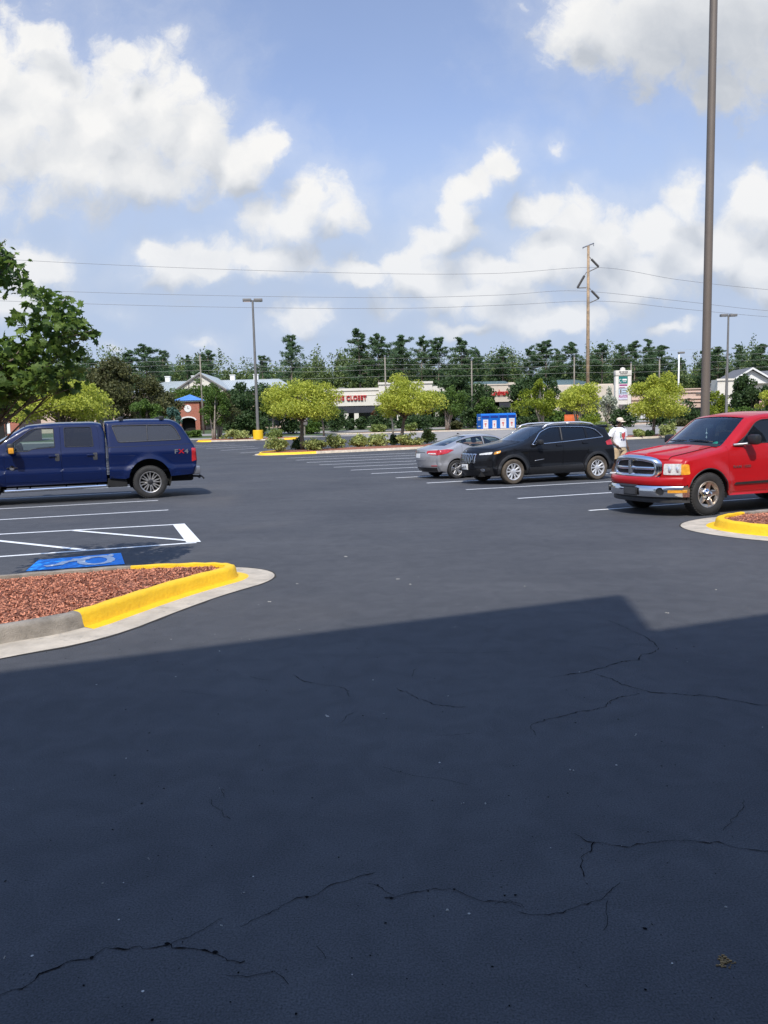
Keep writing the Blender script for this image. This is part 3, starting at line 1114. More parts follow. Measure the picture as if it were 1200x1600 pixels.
# ------------------------------------------------------------------ red pickup at the right edge
def red_pickup():
    W = .96
    v = Veh('pickup_truck', 'red pickup truck with a chrome cross grille parked beside the yellow kerb', 'pickup truck', spot(1105, 806, W), RZ)
    P = M['paint_red']
    sec = [(.26, -.08), (.36, -.05), (.55, -.01), (.60, 0), (.615, .006), (.64, -.012), (.85, -.012), (1.02, -.025), (1.15, -.05), (1.24, -.075), (1.5, -.14), (1.72, -.20), (1.9, -.24)]
    plan = ((-1.2, -.10), (-.6, -.045), (-.2, 0), (4.2, 0), (4.6, -.03))
    sh = Shell([(-.50, .58, 0, .05, -.34, 0), (-.525, .70, .04, .06, -.36, 0), (-.52, .95, .05, .08, -.38, .02), (-.44, 1.045, .06, .07, -.40, .075), (.50, 1.215, .12, .07, -.18, .05),
                (1.20, 1.765, .13, .08, -.10, .04), (1.62, 1.825, .25, .10, 0, .05), (2.45, 1.82, .2, .10, 0, .05), (2.66, 1.74, .1, .08, .04, .03), (2.74, 1.20, .03, .03, .03, 0), (2.74, .36, 0, .03, .02, 0)],
               W, sec, plan, nose_k=2, tail_k=9, flares=[(.02, .42, .47, .035, .16)], zsig=.02)
    fa = (.02, .40, .455)
    bottom = [(2.7, .34), (.52, .345)] + arch(*fa, .42) + [(-.44, .58)]
    d1 = fillet([(.50, .40, .05), (.50, 1.235, .03), (.74, 1.27, .03), (1.24, 1.68, .12), (1.42, 1.745, .08), (1.78, 1.755, .03), (1.80, .40, .05)])
    d2 = fillet([(1.815, .40, .05), (1.80, 1.755, .03), (2.40, 1.74, .06), (2.56, 1.25, .05), (2.56, .40, .05)])
    w1 = fillet([(.82, 1.275, .02), (1.27, 1.655, .12), (1.44, 1.705, .06), (1.72, 1.71, .03), (1.73, 1.28, .03)])
    w2 = fillet([(1.88, 1.285, .03), (1.87, 1.71, .03), (2.34, 1.70, .06), (2.46, 1.29, .04)])
    v.body(sh, P, [sh.outline(bottom), d1, d2],
           [(0, 2.4, -1, 1, 25), (2.4, 4, -1, 1, 25), (4, 5, -1, -.92, 4), (4, 5, .92, 1, 4), (5, 8, -1, 1, 17), (8, 8.9, -1, -.85, 3), (8, 8.9, .85, 1, 3), (8.9, 10, -1, 1, 9)])
    hood = v.strip(sh, 'hood', 2.62, 3.93, -.80, .80, P, 21, off=.012, depth=(0, 0, -.03))
    # raised ridges of the hood
    for sg in (-1, 1):
        pts = []
        for k in np.linspace(2.75, 3.85, 12):
            q, _ = sh.strip(k, k + .01, sg * (.30 + .12 * (k - 2.7)), sg * (.30 + .12 * (k - 2.7)) + .001, 2, .004)
            pts.append(q[0])
        MB().tube(pts, [.012] + [.03] * 10 + [.012], 8).build('hood_crease', P, hood, smooth=True)
    for sg in (-1, 1):
        pts = [sh.strip(k, k + .01, sg * .805, sg * .806, 2, .006)[0][0] for k in np.linspace(2.62, 3.93, 16)]
        MB().tube(pts, .006, 5).build('hood_seam', M['under'], hood)
    v.strip(sh, 'windshield', 4.03, 4.96, -.92, .92, M['glass_shield'], off=-.006)
    v.strip(sh, 'rear_window', 8, 8.9, -.85, .85, M['glass_tint'], off=-.006)
    P4, _ = sh.strip(3.90, 4.02, -.92, .92, 15, .010)
    v.strip(sh, 'cowl', 3.93, 4.06, -.90, .90, M['trim_black'], 15, off=.013)
    for d, w in ((d1, w1), (d2, w2)):
        dd = d + (d.mean(0) - d) * .006
        o = v.side(sh, 'door', [dd, w], P)
        v.side(sh, 'window', [w], M['glass_dark'], -.012, .004, parent=o)
        v.line(sh, 'window_trim', w, .011, M['trim_black'], .0, parent=o)
        hx = w[:, 0].max() - .14
        v.side(sh, 'handle', [fillet([(hx, 1.03, .02), (hx, 1.11, .02), (hx + .17, 1.11, .02), (hx + .17, 1.03, .02)])], M['trim_black'], .014, .02, parent=o)
    v.side(sh, 'side_moulding', [fillet([(.62, .535, .02), (.66, .575, .02), (2.5, .60, .02), (2.5, .55, .02)])], M['trim_black'], .016, .02)
    # wheel-arch lip
    v.line(sh, 'arch_lip', arch(*fa, .44), .012, M['trim_black'], -.004, closed=False)
    # mirrors
    for sg in (-1, 1):
        mb = MB()
        mb.box(.86, 1.02, *sorted((sg * (W + .02), sg * (W + .23))), 1.255, 1.44, 0, .05)
        o = mb.build('mirror', M['trim_black'], v.root, smooth=40)
        MB().box(1.017, 1.023, *sorted((sg * (W + .04), sg * (W + .21))), 1.28, 1.42).build('mirror_glass', M['chrome'], o)
        MB().tube([(.64, sg * (W - .065), 1.255), (.86, sg * (W - .05), 1.265), (.92, sg * (W + .06), 1.28)], [.022, .026, .026], 8).build('mirror_arm', M['steel'], o, smooth=True)
        tri = [(.68, 1.25), (.85, 1.25), (.98, 1.42)]
        v.side(sh, 'mirror_base', [tri], M['trim_black'], .004, .01, sides=(sg,), parent=o)
    # grille: chrome frame with a cross, dark mesh behind
    def gx(y, z): return sh.end([(y, z)], 0)[0][0]
    gout = fillet([(-.60, .70, .10), (-.60, 1.0, .12), (-.40, 1.075, .2), (0, 1.105, .3), (.40, 1.075, .2), (.60, 1.0, .12), (.60, .70, .10)])
    gin = fillet([(-.515, .745, .06), (-.515, .97, .07), (-.36, 1.01, .12), (0, 1.035, .2), (.36, 1.01, .12), (.515, .97, .07), (.515, .745, .06)])
    zmap = lambda L: [(a, .70 + (b - .70) * .93) for a, b in L]
    gmid = fillet([(-.555, .725, .10), (-.555, .985, .10), (-.39, 1.045, .2), (0, 1.07, .3), (.39, 1.045, .2), (.555, .985, .10), (.555, .725, .10)])
    def round_bar(loop, wd, th, off, name, parent, closed):
        """chrome bar with a convex section laid over the nose"""
        Lp = resample(zmap(loop), .035, closed)
        Pm = sh.end(Lp, off)
        n = len(Lp)
        Pn = np.roll(Lp, -1, 0) - np.roll(Lp, 1, 0)
        if not closed: Pn[0] = Lp[1] - Lp[0]; Pn[-1] = Lp[-1] - Lp[-2]
        Pn /= np.linalg.norm(Pn, axis=1)[:, None]
        q = np.column_stack([Pn[:, 1], -Pn[:, 0]])
        vs, K = [], 9
        for k in range(K):
            a_ = math.pi * k / (K - 1)
            vs.append(sh.end(Lp + q * (wd * math.cos(a_)), off + th * math.sin(a_)))
        vs = np.array(vs)
        mb = MB()
        F = [(k * n + i, k * n + (i + 1) % n, (k + 1) * n + (i + 1) % n, (k + 1) * n + i) for k in range(K - 1) for i in range(n if closed else n - 1)]
        mb.add(vs.reshape(-1, 3), F)
        return mb.build(name, M['chrome'], parent, smooth=True)
    gr = round_bar(gmid, .055, .085, -.01, 'grille', v.root, True)
    v.end(sh, 'grille_mesh', [zmap(gin)], pmat('grille_mesh', (.03, .022, .02), .7, var=.5, scale=70), .005, .01, parent=gr)
    round_bar([(0, .73), (0, 1.03)], .062, .07, 0, 'cross_bar', gr, False)
    round_bar([(-.53, .875), (.53, .875)], .034, .055, 0, 'cross_bar', gr, False)
    # headlights with amber corners wrap round on to the fender
    for sg in (-1, 1):
        o = v.end(sh, 'headlight', [fillet([(sg * .635, .755, .02), (sg * .635, .945, .02), (sg * .865, .955, .02), (sg * .865, .755, .02)])], M['lens_clear'], .012, .04)
        for (yy, zz, rr) in ((.70, .85, .062), (.80, .85, .055)):
            x = gx(sg * yy, zz) - .014
            MB().lathe([(rr, .012), (rr * .8, .001), (rr * .4, -.003), (0, -.004)], 20, (x, sg * yy, zz), 'x').build('lamp_bowl', M['alloy_bright'], o, smooth=True)
        a = v.side(sh, 'headlight_corner', [fillet([(-.525, .755, 0), (-.525, .95, 0), (-.40, .94, .03), (-.395, .765, .03)])], M['lens_amber'], .008, .03, sides=(sg,))
    # bumper in chrome with fog lamps, black lower valance, number-plate holder
    def band(z0, z1, x0, bulge, thick, m, name, y1=W - .03, bev=.02):
        mb = MB()
        n = 25
        vs, fs = [], []
        for i in range(n):
            t = -1 + 2 * i / (n - 1)
            x = x0 - bulge * (1 - abs(t) ** 3.2)
            for (dx, z) in ((thick, z0), (.01, z0 + .005), (0, z0 + .03), (-.006, (z0 + z1) / 2), (0, z1 - .03), (.02, z1 - .004), (thick, z1)):
                vs.append((x + dx, t * y1, z))
        for i in range(n - 1):
            for k in range(6):
                fs.append((i * 7 + k, i * 7 + k + 1, (i + 1) * 7 + k + 1, (i + 1) * 7 + k))
        fs += [tuple(range(7)), tuple(range((n - 1) * 7, n * 7))[::-1]]
        mb.add(vs, fs)
        return mb.build(name, m, v.root, smooth=50)
    band(.565, .715, -.565, .425, .10, P, 'front_valance', W - .012)
    bp = band(.36, .56, -.565, .44, .16, M['chrome'], 'bumper', W - .005)
    band(.25, .355, -.53, .40, .25, M['plastic_grey'], 'valance', W - .05)
    band(.505, .575, -.60, .43, .05, M['trim_black'], 'bumper_step', .50)
    for sg in (-1, 1):
        for (yy, rr) in ((.70, .062),):
            t = yy / (W - .005)
            x = -.56 - .44 * (1 - t ** 3.2) - .006
            MB().lathe([(rr + .012, .09), (rr + .008, -.026), (rr, -.022), (rr * .9, -.012), (0, -.010)], 22, (0, 0, 0), 'x').build('fog_lamp', M['trim_black'], bp, smooth=40).matrix_local = Matrix.Translation((x - .004, sg * yy, .465)) @ Matrix.Rotation(-sg * R(33), 4, 'Z')
        y0 = .86
        mb = MB()
        vs = []
        for y in np.linspace(.80, W, 6):
            t = min(1, y / (W - .005)); x = -.56 - .44 * (1 - t ** 3.2) - .012
            vs += [(x, sg * y, .44), (x, sg * y, .49)]
        mb.add(vs, [(2 * i, 2 * i + 1, 2 * i + 3, 2 * i + 2) for i in range(5)])
        mb.box(-.57, -.47, *sorted((sg * (W - .02), sg * (W + .008))), .44, .49, 0, .01)
        mb.build('reflector', M['lens_amber'], bp)
    pl = v.box('license_plate', M['trim_black'], -1.035, -1.01, -.30, .06, .375, .53, bev=.008)
    MB().box(-1.042, -1.034, -.275, .035, .395, .51, 0, .004).build('plate_face', M['plastic_grey'], pl)
    # wipers, mirror tag, green sticker, dashboard, seats
    for y0, y1 in ((-.72, -.05), (.02, .66)):
        a = sh.strip(4.10, 4.11, y0, y0 + .001, 2, .02)[0][0]
        b = sh.strip(4.13, 4.14, y1 - .001, y1, 2, .02)[0][0]
        MB().tube([a, (np.array(a) + b) / 2 + (0, 0, .01), b], .011, 6).build('wiper', M['trim_black'], v.root, smooth=True)
    p0 = sh.strip(4.12, 4.13, -.74, -.739, 2, -.02)[0][0]
    mb = MB()
    nrm = Vector((-.55, 0, .83))
    Mq = Matrix.Translation(Vector(p0)) @ nrm.to_track_quat('Z', 'Y').to_matrix().to_4x4()
    mb.prism([Mq @ Vector((.055 * math.cos(a), .055 * math.sin(a), 0)) for a in np.linspace(0, 2 * math.pi, 20)[:-1]], nrm * .002)
    mb.build('windshield_sticker', pmat('green_sticker', (.02, .42, .24), .6), v.root)
    MB().box(.98, 1.02, -.02, .20, 1.56, 1.63, 0, .01).build('rear_mirror', M['trim_black'], v.root)
    mb = MB().tube([(.95, .09, 1.56), (.95, .09, 1.36)], .004, 5).lathe([(0, .03), (.022, 0), (0, -.03)], 8, (.95, .09, 1.46), 'z').lathe([(0, .03), (.016, 0), (0, -.03)], 8, (.95, .09, 1.38), 'z')
    mb.build('hanging_charm', M['white_paint'], v.root)
    MB().box(.28, .80, -.84, .84, .8, 1.17, 0, .08).build('dashboard', M['cabin'], v.root, smooth=40)
    MB().lathe([(.17 + .013 * math.cos(a), .013 * math.sin(a)) for a in np.linspace(0, 2 * math.pi, 9)], 28, (0, 0, 0), 'x').build('steering_wheel', M['cabin'], v.root, smooth=True).matrix_local = Matrix.Translation((.92, -.42, 1.16)) @ Matrix.Rotation(R(-25), 4, 'Y')
    for y in (-.42, .42):
        seat(v, 1.5, y, .86, M['cabin'])
    MB().box(2.1, 2.45, -.8, .8, .70, .86, 0, .05).box(2.42, 2.55, -.8, .8, .8, 1.45, 0, .05).build('rear_bench', M['cabin'], v.root, smooth=40)
    for sg in (-1, 1):
        t = text_mesh('door_lettering', 'RAM 1500', .085, M['steel'], .002, v.root, bold=.001)
        t.data.materials[0] = M['lettering_grey']
        t.location = (.80, sg * (W - .003), .86)
        t.rotation_euler = (R(90), 0, 0 if sg < 0 else math.pi); t.scale = (1.15, .8, 1)
    # bed
    bed = Shell([(2.77, .38, 0, .02, 0, 0), (2.77, 1.18, .03, .04, 0, 0), (4.42, 1.20, .05, .05, 0, 0), (4.50, .95, .05, .05, .03, 0), (4.46, .52, 0, .04, .03, 0)], W, sec, nose_k=1, tail_k=3,
                flares=[(3.42, .42, .47, .035, .16)], zsig=.02)
    ra = (3.42, .40, .455)
    v.body(bed, P, [bed.outline([(4.2, .44)] + arch(*ra, .42) + [(2.95, .37)])], [(0, 1, -1, 1, 9), (1, 2, -1, -.93, 3), (1, 2, .93, 1, 3), (2, 4, -1, 1, 9)], name='bed')
    MB().box(2.78, 4.42, -.86, .86, .66, .70).build('bed_floor', M['under'], v.root)
    for sg in (-1, 1):
        v.side(bed, 'taillight', [[(4.36, .72), (4.36, 1.12), (4.47, 1.12), (4.49, .72)]], M['lens_red'], .006, .02, sides=(sg,))
    v.box('rear_bumper', M['chrome'], 4.42, 4.62, -.92, .92, .42, .58, bev=.03)
    for x in (.02, 3.42):
        for sg in (-1, 1):
            wheel(v.root, x, sg * (W - .115), .388, .25, .245, 'five', sg, tread=True, rimmat='chrome_dull', steer=0.0)
    liners(v, [fa, ra], W, .40)
    mb = MB().box(-.75, 4.4, -.6, .6, .30, .56).box(.55, 2.7, -.88, .88, .36, .46)
    mb.tube([(.02, -.8, .36), (.02, .8, .36)], .05, 8).tube([(3.42, -.8, .36), (3.42, .8, .36)], .07, 8)
    mb.build('chassis', M['under'], v.root)
    return v


# ------------------------------------------------------------------ black SUV
def black_suv():
    W = 1.0
    v = Veh('suv', 'black SUV with a chrome slotted grille and chrome window trim, next to the grey sedan', 'SUV', spot(800, 757, W), RZ)
    P = M['paint_black']
    sec = [(.22, -.10), (.32, -.04), (.46, .0), (.52, -.02), (.75, -.012), (.95, 0), (1.02, -.012), (1.16, -.05), (1.3, -.10), (1.5, -.18), (1.62, -.235), (1.75, -.28)]
    plan = ((-1.2, -.16), (-.6, -.07), (-.1, 0), (2.9, 0), (3.5, -.05), (4.0, -.14))
    sh = Shell([(-.44, .26, 0, .06, -.46, 0), (-.56, .46, .06, .08, -.47, 0), (-.56, .74, .06, .08, -.46, 0), (-.50, .95, .07, .09, -.44, .02), (-.36, 1.03, .09, .10, -.42, .05), (.50, 1.205, .2, .08, -.22, .05),
                (1.40, 1.665, .25, .09, -.12, .035), (2.0, 1.725, .4, .09, 0, .035), (2.95, 1.69, .2, .09, .0, .035), (3.46, 1.59, .05, .07, .06, .03), (3.62, 1.22, .15, .10, .14, .0), (3.72, .95, .1, .12, .2, 0), (3.76, .62, .08, .10, .2, 0), (3.62, .30, 0, .06, .16, 0)],
               W, sec, plan, nose_k=4, tail_k=9, flares=[(.06, .37, .46, .035, .10), (2.99, .37, .46, .035, .10)], zsig=.03)
    fa, ra = (.06, .37, .43), (2.99, .37, .43)
    bottom = [(3.50, .30)] + arch(*ra, .32) + [(2.5, .26), (.55, .25)] + arch(*fa, .32) + [(-.40, .25)]
    d1 = fillet([(.60, .42, .08), (.60, 1.10, .03), (.70, 1.17, .05), (1.05, 1.49, .15), (1.45, 1.645, .12), (1.79, 1.655, .02), (1.765, 1.2, .2), (1.745, .42, .05)])
    d2 = fillet([(1.76, .42, .05), (1.78, 1.2, .2), (1.805, 1.655, .02), (2.68, 1.63, .05), (2.70, 1.25, .1), (2.64, .85, .15), (2.47, .60, .1), (2.44, .42, .05)])
    w1 = fillet([(.735, 1.15, .02), (1.05, 1.455, .15), (1.42, 1.60, .1), (1.735, 1.612, .02), (1.715, 1.205, .02)])
    w2 = fillet([(1.815, 1.212, .02), (1.84, 1.612, .02), (2.62, 1.595, .03), (2.63, 1.265, .02)])
    w3 = fillet([(2.70, 1.27, .02), (2.70, 1.59, .02), (2.98, 1.525, .08), (3.22, 1.315, .03)])
    allw = fillet([(.71, 1.13, .02), (1.04, 1.475, .15), (1.42, 1.625, .12), (1.8, 1.645, .2), (2.66, 1.622, .2), (3.02, 1.545, .12), (3.275, 1.30, .03), (2.6, 1.245, .4), (1.75, 1.185, .3)])
    v.body(sh, P, [sh.outline(bottom), d1, d2, w3],
           [(0, 5, -1, 1, 31), (5, 6, -1, -.93, 3), (5, 6, .93, 1, 3), (6, 9, -1, 1, 17), (9, 10, -1, -.85, 3), (9, 10, .85, 1, 3), (10, 13, -1, 1, 21)])
    v.strip(sh, 'windshield', 5.02, 5.96, -.93, .93, M['glass_shield'], off=-.006)
    v.strip(sh, 'rear_window', 9.06, 9.96, -.85, .85, M['glass_dark'], off=-.004)
    v.strip(sh, 'hood', 3.75, 4.94, -.88, .88, P, 21, off=.006, depth=(0, 0, -.02))
    for d, w in ((d1, w1), (d2, w2)):
        dd = d + (d.mean(0) - d) * .006
        o = v.side(sh, 'door', [dd, w], P)
        v.side(sh, 'window', [w], M['glass_dark'], -.010, .004, parent=o)
        hx = w[:, 0].max() - (.20 if d is d1 else .16)
        hz = 1.075 if d is d1 else 1.125
        v.side(sh, 'handle', [fillet([(hx, hz, .015), (hx, hz + .045, .015), (hx + .20, hz + .05, .015), (hx + .20, hz + .005, .015)])], P, .03, .03, parent=o)
    v.side(sh, 'window', [w3], M['glass_dark'], -.010, .004)
    v.line(sh, 'window_trim', allw, .013, M['chrome'], .004)
    v.line(sh, 'pillar_trim', [(1.77, 1.20), (1.80, 1.64)], .03, M['trim_black'], -.014, closed=False)
    v.line(sh, 'badge', [(.78, .66), (1.10, .70)], .012, M['steel'], .0, closed=False)
    lower = [(.56, .25), (.60, .47), (2.46, .52), (2.52, .26)]
    v.side(sh, 'sill_cladding', [fillet([(a, b, .04) for a, b in lower])], M['trim_dark'], .012, .03)
    for (c, r0, nm) in ((fa, .425, 'f'), (ra, .425, 'r')):
        ring = arch(c[0], c[1], r0, .30, 24) + arch(c[0], c[1] + .01, r0 + .075, .30, 24)[::-1]
        v.side(sh, 'arch_cladding', [ring], M['trim_dark'], .016, .04, h=.05)
    v.end(sh, 'lower_bumper', [[(-.82, .27), (-.86, .50), (-.5, .44), (.5, .44), (.86, .50), (.82, .27)]], M['trim_dark'], .012, .03)
    # seven-slot grille
    for k in range(7):
        y = (k - 3) * .138
        lp = fillet([(y - .047, .63, .03), (y - .050, .90, .03), (y + .050, .90, .03), (y + .047, .63, .03)])
        li = fillet([(y - .030, .655, .02), (y - .033, .875, .02), (y + .033, .875, .02), (y + .030, .655, .02)])
        o = v.end(sh, 'grille_slot', [lp, li], M['chrome'], .022, .04, hb=.03)
        v.end(sh, 'slot_mesh', [li], M['under'], .004, .01, parent=o)
    for sg in (-1, 1):
        o = v.end(sh, 'headlight', [fillet([(sg * .55, .90, .02), (sg * .55, .865, .02), (sg * .82, .885, .03), (sg * .82, .955, .02)])], M['lens_clear'], .012, .03)
        v.side(sh, 'headlight_corner', [fillet([(-.515, .885, 0), (-.505, .955, 0), (-.33, .995, .02), (-.36, .93, .03)])], M['lens_amber'], .008, .03, sides=(sg,))
        v.end(sh, 'fog_lamp_bezel', [fillet([(sg * .56, .33, .03), (sg * .50, .47, .03), (sg * .80, .50, .03), (sg * .80, .40, .03)])], M['trim_black'], .02, .04)
        v.end(sh, 'fog_lamp', [circle2((sg * .66, .43), .045)], M['chrome'], .028, .02)
    pl = v.end(sh, 'license_plate', [[(-.19, .44), (-.19, .60), (.13, .60), (.13, .44)]], M['white_paint'], .03, .03)
    for (y, z, w_, h_) in ((-.12, .55, .05, .05), (-.03, .53, .04, .07), (.06, .51, .05, .05)):
        MB().box(-1.065, -1.061, y - w_ / 2, y + w_ / 2, z - h_ / 2 - .015, z + h_ / 2 - .015).build('plate_mark', M['plastic_grey'], pl)
    MB().lathe([(0, -.002), (.04, -.002), (.045, .006)], 16, (-.985, 0, .965), 'x').build('hood_emblem', M['chrome'], v.root)
    mirror(v, .80, W + .02, 1.13, M['trim_black'], .15, .20, .15)
    for sg in (-1, 1):
        pts = [(1.22, sg * .71, 1.60), (1.36, sg * .715, 1.70), (1.6, sg * .72, 1.745), (2.1, sg * .72, 1.765), (2.6, sg * .72, 1.755), (2.92, sg * .715, 1.715), (3.02, sg * .71, 1.67)]
        mb = MB().tube(pts, .026, 8)
        for x, z in ((2.1, 1.765),):
            mb.box(x - .06, x + .06, sg * .73 - .015, sg * .73 + .015, z - .06, z)
        mb.build('roof_rail', M['alloy_bright'], v.root, smooth=True)
        v.side(sh, 'taillight', [fillet([(3.36, 1.05, .04), (3.34, 1.17, .05), (3.56, 1.22, .02), (3.60, 1.06, .02)])], M['lens_red'], .008, .02, sides=(sg,))
    v.box('spoiler', P, 3.20, 3.60, -.68, .68, 1.57, 1.665, bev=.035)
    for y in (-.42, .42):
        seat(v, 1.65, y, .70, M['cabin'])
    MB().box(2.25, 2.7, -.75, .75, .58, .75, 0, .05).box(2.66, 2.82, -.75, .75, .7, 1.35, 0, .05).build('rear_bench', M['cabin'], v.root, smooth=40)
    MB().box(.45, 1.05, -.86, .86, .7, 1.12, 0, .08).build('dashboard', M['cabin'], v.root, smooth=40)
    MB().box(.78, .90, .30, .46, 1.13, 1.16, 0, .01).build('dashboard_paper', M['white_paint'], v.root)
    for x in (.06, 2.99):
        for sg in (-1, 1):
            wheel(v.root, x, sg * (W - .10), .366, .235, .245, 'twin5', sg, dusty=True, rimmat='alloy_bright')
    liners(v, [fa, ra], W)
    MB().box(-.8, 3.6, -.62, .62, .24, .5).box(.5, 2.5, -.88, .88, .27, .45).build('chassis', M['under'], v.root)
    return v


# ------------------------------------------------------------------ sedan (its tail is at -x)
def sedan(name, label, P, loc, rz, group=None, far=False):
    W = .89
    v = Veh(name, label, 'car', loc, rz, group)
    sec = [(.18, -.08), (.28, -.03), (.45, 0), (.55, -.015), (.75, 0), (.86, .005), (.92, -.02), (1.02, -.045), (1.2, -.12), (1.35, -.20), (1.46, -.26)]
    plan = ((-1.2, -.16), (-.6, -.05), (-.2, 0), (2.9, 0), (3.4, -.10), (3.7, -.2))
    sh = Shell([(-.52, .24, 0, .06, -.28, 0), (-.62, .42, .06, .10, -.30, 0), (-.66, .68, .10, .12, -.32, 0), (-.58, .985, .06, .10, -.36, .02), (-.22, 1.06, .2, .12, -.34, .03), (.62, 1.40, .35, .09, -.06, .035),
                (1.15, 1.445, .4, .09, 0, .035), (1.60, 1.40, .3, .09, .08, .035), (2.42, 1.03, .25, .08, .18, .03), (3.25, .86, .15, .10, .28, .05), (3.42, .66, .1, .10, .3, 0), (3.36, .24, 0, .06, .26, 0)],
               W, sec, plan, nose_k=3, tail_k=9, flares=[(.04, .31, .38, .03, .16), (2.74, .31, .38, .03, .12)], zsig=.03)
    ra, fa = (.04, .315, .365), (2.74, .315, .36)
    bottom = [(3.2, .20)] + arch(*fa, .22) + [(2.3, .20), (.5, .20)] + arch(*ra, .22) + [(-.4, .25)]
    d1 = fillet([(.24, .75, .12), (.30, 1.10, .1), (.42, 1.30, .1), (.75, 1.385, .1), (1.06, 1.41, .03), (1.10, .30, .05), (.50, .30, .05), (.42, .52, .1)])
    d2 = fillet([(1.115, .30, .05), (1.075, 1.41, .03), (1.58, 1.375, .12), (2.22, 1.06, .1), (2.30, .95, .03), (2.30, .30, .05)])
    w1 = fillet([(.10, 1.215, .02), (.42, 1.30, .25), (.80, 1.365, .1), (1.04, 1.37, .02), (1.06, 1.045, .02), (.62, 1.07, .1)])
    dd1 = fillet([(.22, .75, .12), (.26, 1.12, .03), (.62, 1.055, .05), (1.07, 1.03, .01), (1.10, .30, .05), (.50, .30, .05), (.42, .52, .1)])
    w2 = fillet([(1.115, 1.04, .02), (1.10, 1.37, .02), (1.56, 1.335, .12), (2.08, 1.07, .04)])
    v.body(sh, P, [sh.outline(bottom), w1, d2],
           [(0, 4, -1, 1, 27), (4, 5, -1, -.86, 4), (4, 5, .86, 1, 4), (5, 7, -1, 1, 17), (7, 8, -1, -.92, 3), (7, 8, .92, 1, 3), (8, 11, -1, 1, 21)])
    v.strip(sh, 'rear_window', 4.05, 4.94, -.86, .86, M['glass_shield'], off=-.006)
    v.strip(sh, 'windshield', 7.05, 7.95, -.92, .92, M['glass_shield'], off=-.006)
    v.side(sh, 'window', [w1], M['glass_clear'], -.01, .004)
    v.line(sh, 'window_trim', w1, .012, M['trim_black'], .0)
    v.line(sh, 'door_seam', dd1, .004, M['trim_black'], -.002)
    dd = d2 + (d2.mean(0) - d2) * .006
    o = v.side(sh, 'door', [dd, w2], P)
    v.side(sh, 'window', [w2], M['glass_clear'], -.01, .004, parent=o)
    v.line(sh, 'window_trim', w2, .012, M['trim_black'], .0, parent=o)
    for hx in (.42, 1.20):
        v.side(sh, 'handle', [fillet([(hx, .90, .015), (hx, .935, .015), (hx + .18, .935, .015), (hx + .18, .90, .015)])], P, .02, .03)
    # tail lamps sweep from the boot lid round on to the wing
    for sg in (-1, 1):
        v.end(sh, 'taillight', [fillet([(sg * .44, .86, .03), (sg * .46, .93, .02), (sg * .76, .965, .0), (sg * .76, .80, .02), (sg * .60, .79, .06)])], M['lens_red'], .012, .03)
        v.side(sh, 'taillight', [fillet([(-.64, .79, 0), (-.60, .955, 0), (-.28, .985, .05), (-.05, .96, .03), (-.30, .85, .1)])], M['lens_red'], .010, .03, sides=(sg,))
        v.end(sh, 'reverse_light', [[(sg * .50, .825), (sg * .52, .86), (sg * .70, .86), (sg * .72, .825)]], M['lens_clear'], .018, .02)
        v.end(sh, 'reflector', [[(sg * .58, .43), (sg * .58, .455), (sg * .74, .455), (sg * .74, .43)]], M['lens_red'], .012, .02)
        v.end(sh, 'headlight', [fillet([(sg * .42, .66, .03), (sg * .42, .78, .03), (sg * .76, .82, .03), (sg * .76, .68, .03)])], M['lens_clear'], .01, .03, tail=True)
    v.end(sh, 'trunk_recess', [fillet([(-.40, .66, .04), (-.38, .88, .03), (.38, .88, .03), (.40, .66, .04)])], M['trim_black'] if not far else P, .003, .01)
    v.end(sh, 'trunk_lid', [fillet([(-.41, .62, .04), (-.39, .865, .03), (.39, .865, .03), (.41, .62, .04)])], P, .008, .01)
    v.end(sh, 'license_plate', [[(-.15, .70), (-.15, .83), (.15, .83), (.15, .70)]], M['white_paint'], .016, .01)
    v.end(sh, 'lower_bumper', [[(-.70, .25), (-.72, .38), (.72, .38), (.70, .25)]], M['trim_black'], .008, .02)
    v.end(sh, 'front_grille', [fillet([(-.40, .36, .05), (-.50, .62, .05), (.50, .62, .05), (.40, .36, .05)])], M['trim_black'], .008, .02, tail=True)
    MB().prism([(.60, -.012, 1.46), (.52, -.012, 1.50), (.50, -.012, 1.50), (.48, -.012, 1.455)], (0, .024, 0)).build('roof_fin', M['trim_black'], v.root)
    mirror(v, 2.02, W + .0, .98, P, .12, .18, .12, glass_back=False)
    for y in (-.38, .38):
        s_ = seat(v, -1.35, y, .52, M['cabin'])
        s_.rotation_euler = (0, 0, math.pi)
    MB().box(.55, .95, -.68, .68, .40, .56, 0, .05).box(.42, .58, -.68, .68, .5, 1.05, 0, .05).box(.40, .50, -.5, -.26, 1.05, 1.2, 0, .04).box(.40, .50, .26, .5, 1.05, 1.2, 0, .04).build('rear_bench', M['cabin'], v.root, smooth=40)
    MB().box(2.05, 2.5, -.75, .75, .6, .96, 0, .07).build('dashboard', M['cabin'], v.root, smooth=40)
    for x in (.04, 2.74):
        for sg in (-1, 1):
            wheel(v.root, x, sg * (W - .10), .313, .21, .215, 'flat5', sg, rimmat='alloy')
    liners(v, [fa, ra], W)
    MB().box(-.6, 3.3, -.55, .55, .20, .42).box(.45, 2.4, -.80, .80, .21, .36).build('chassis', M['under'], v.root)
    return v

# ------------------------------------------------------------------ ground sheets
def clip_band(poly, y0, y1):
    def cut(P, s, yy):
        out = []
        for i in range(len(P)):
            a, b = P[i], P[(i + 1) % len(P)]
            ia, ib = (a[1] - yy) * s >= 0, (b[1] - yy) * s >= 0
            if ia: out.append(a)
            if ia != ib:
                t = (yy - a[1]) / (b[1] - a[1])
                out.append((a[0] + t * (b[0] - a[0]), yy))
        return out
    P = cut([tuple(p[:2]) for p in poly], 1, y0)
    return cut(P, -1, y1) if len(P) > 2 else []


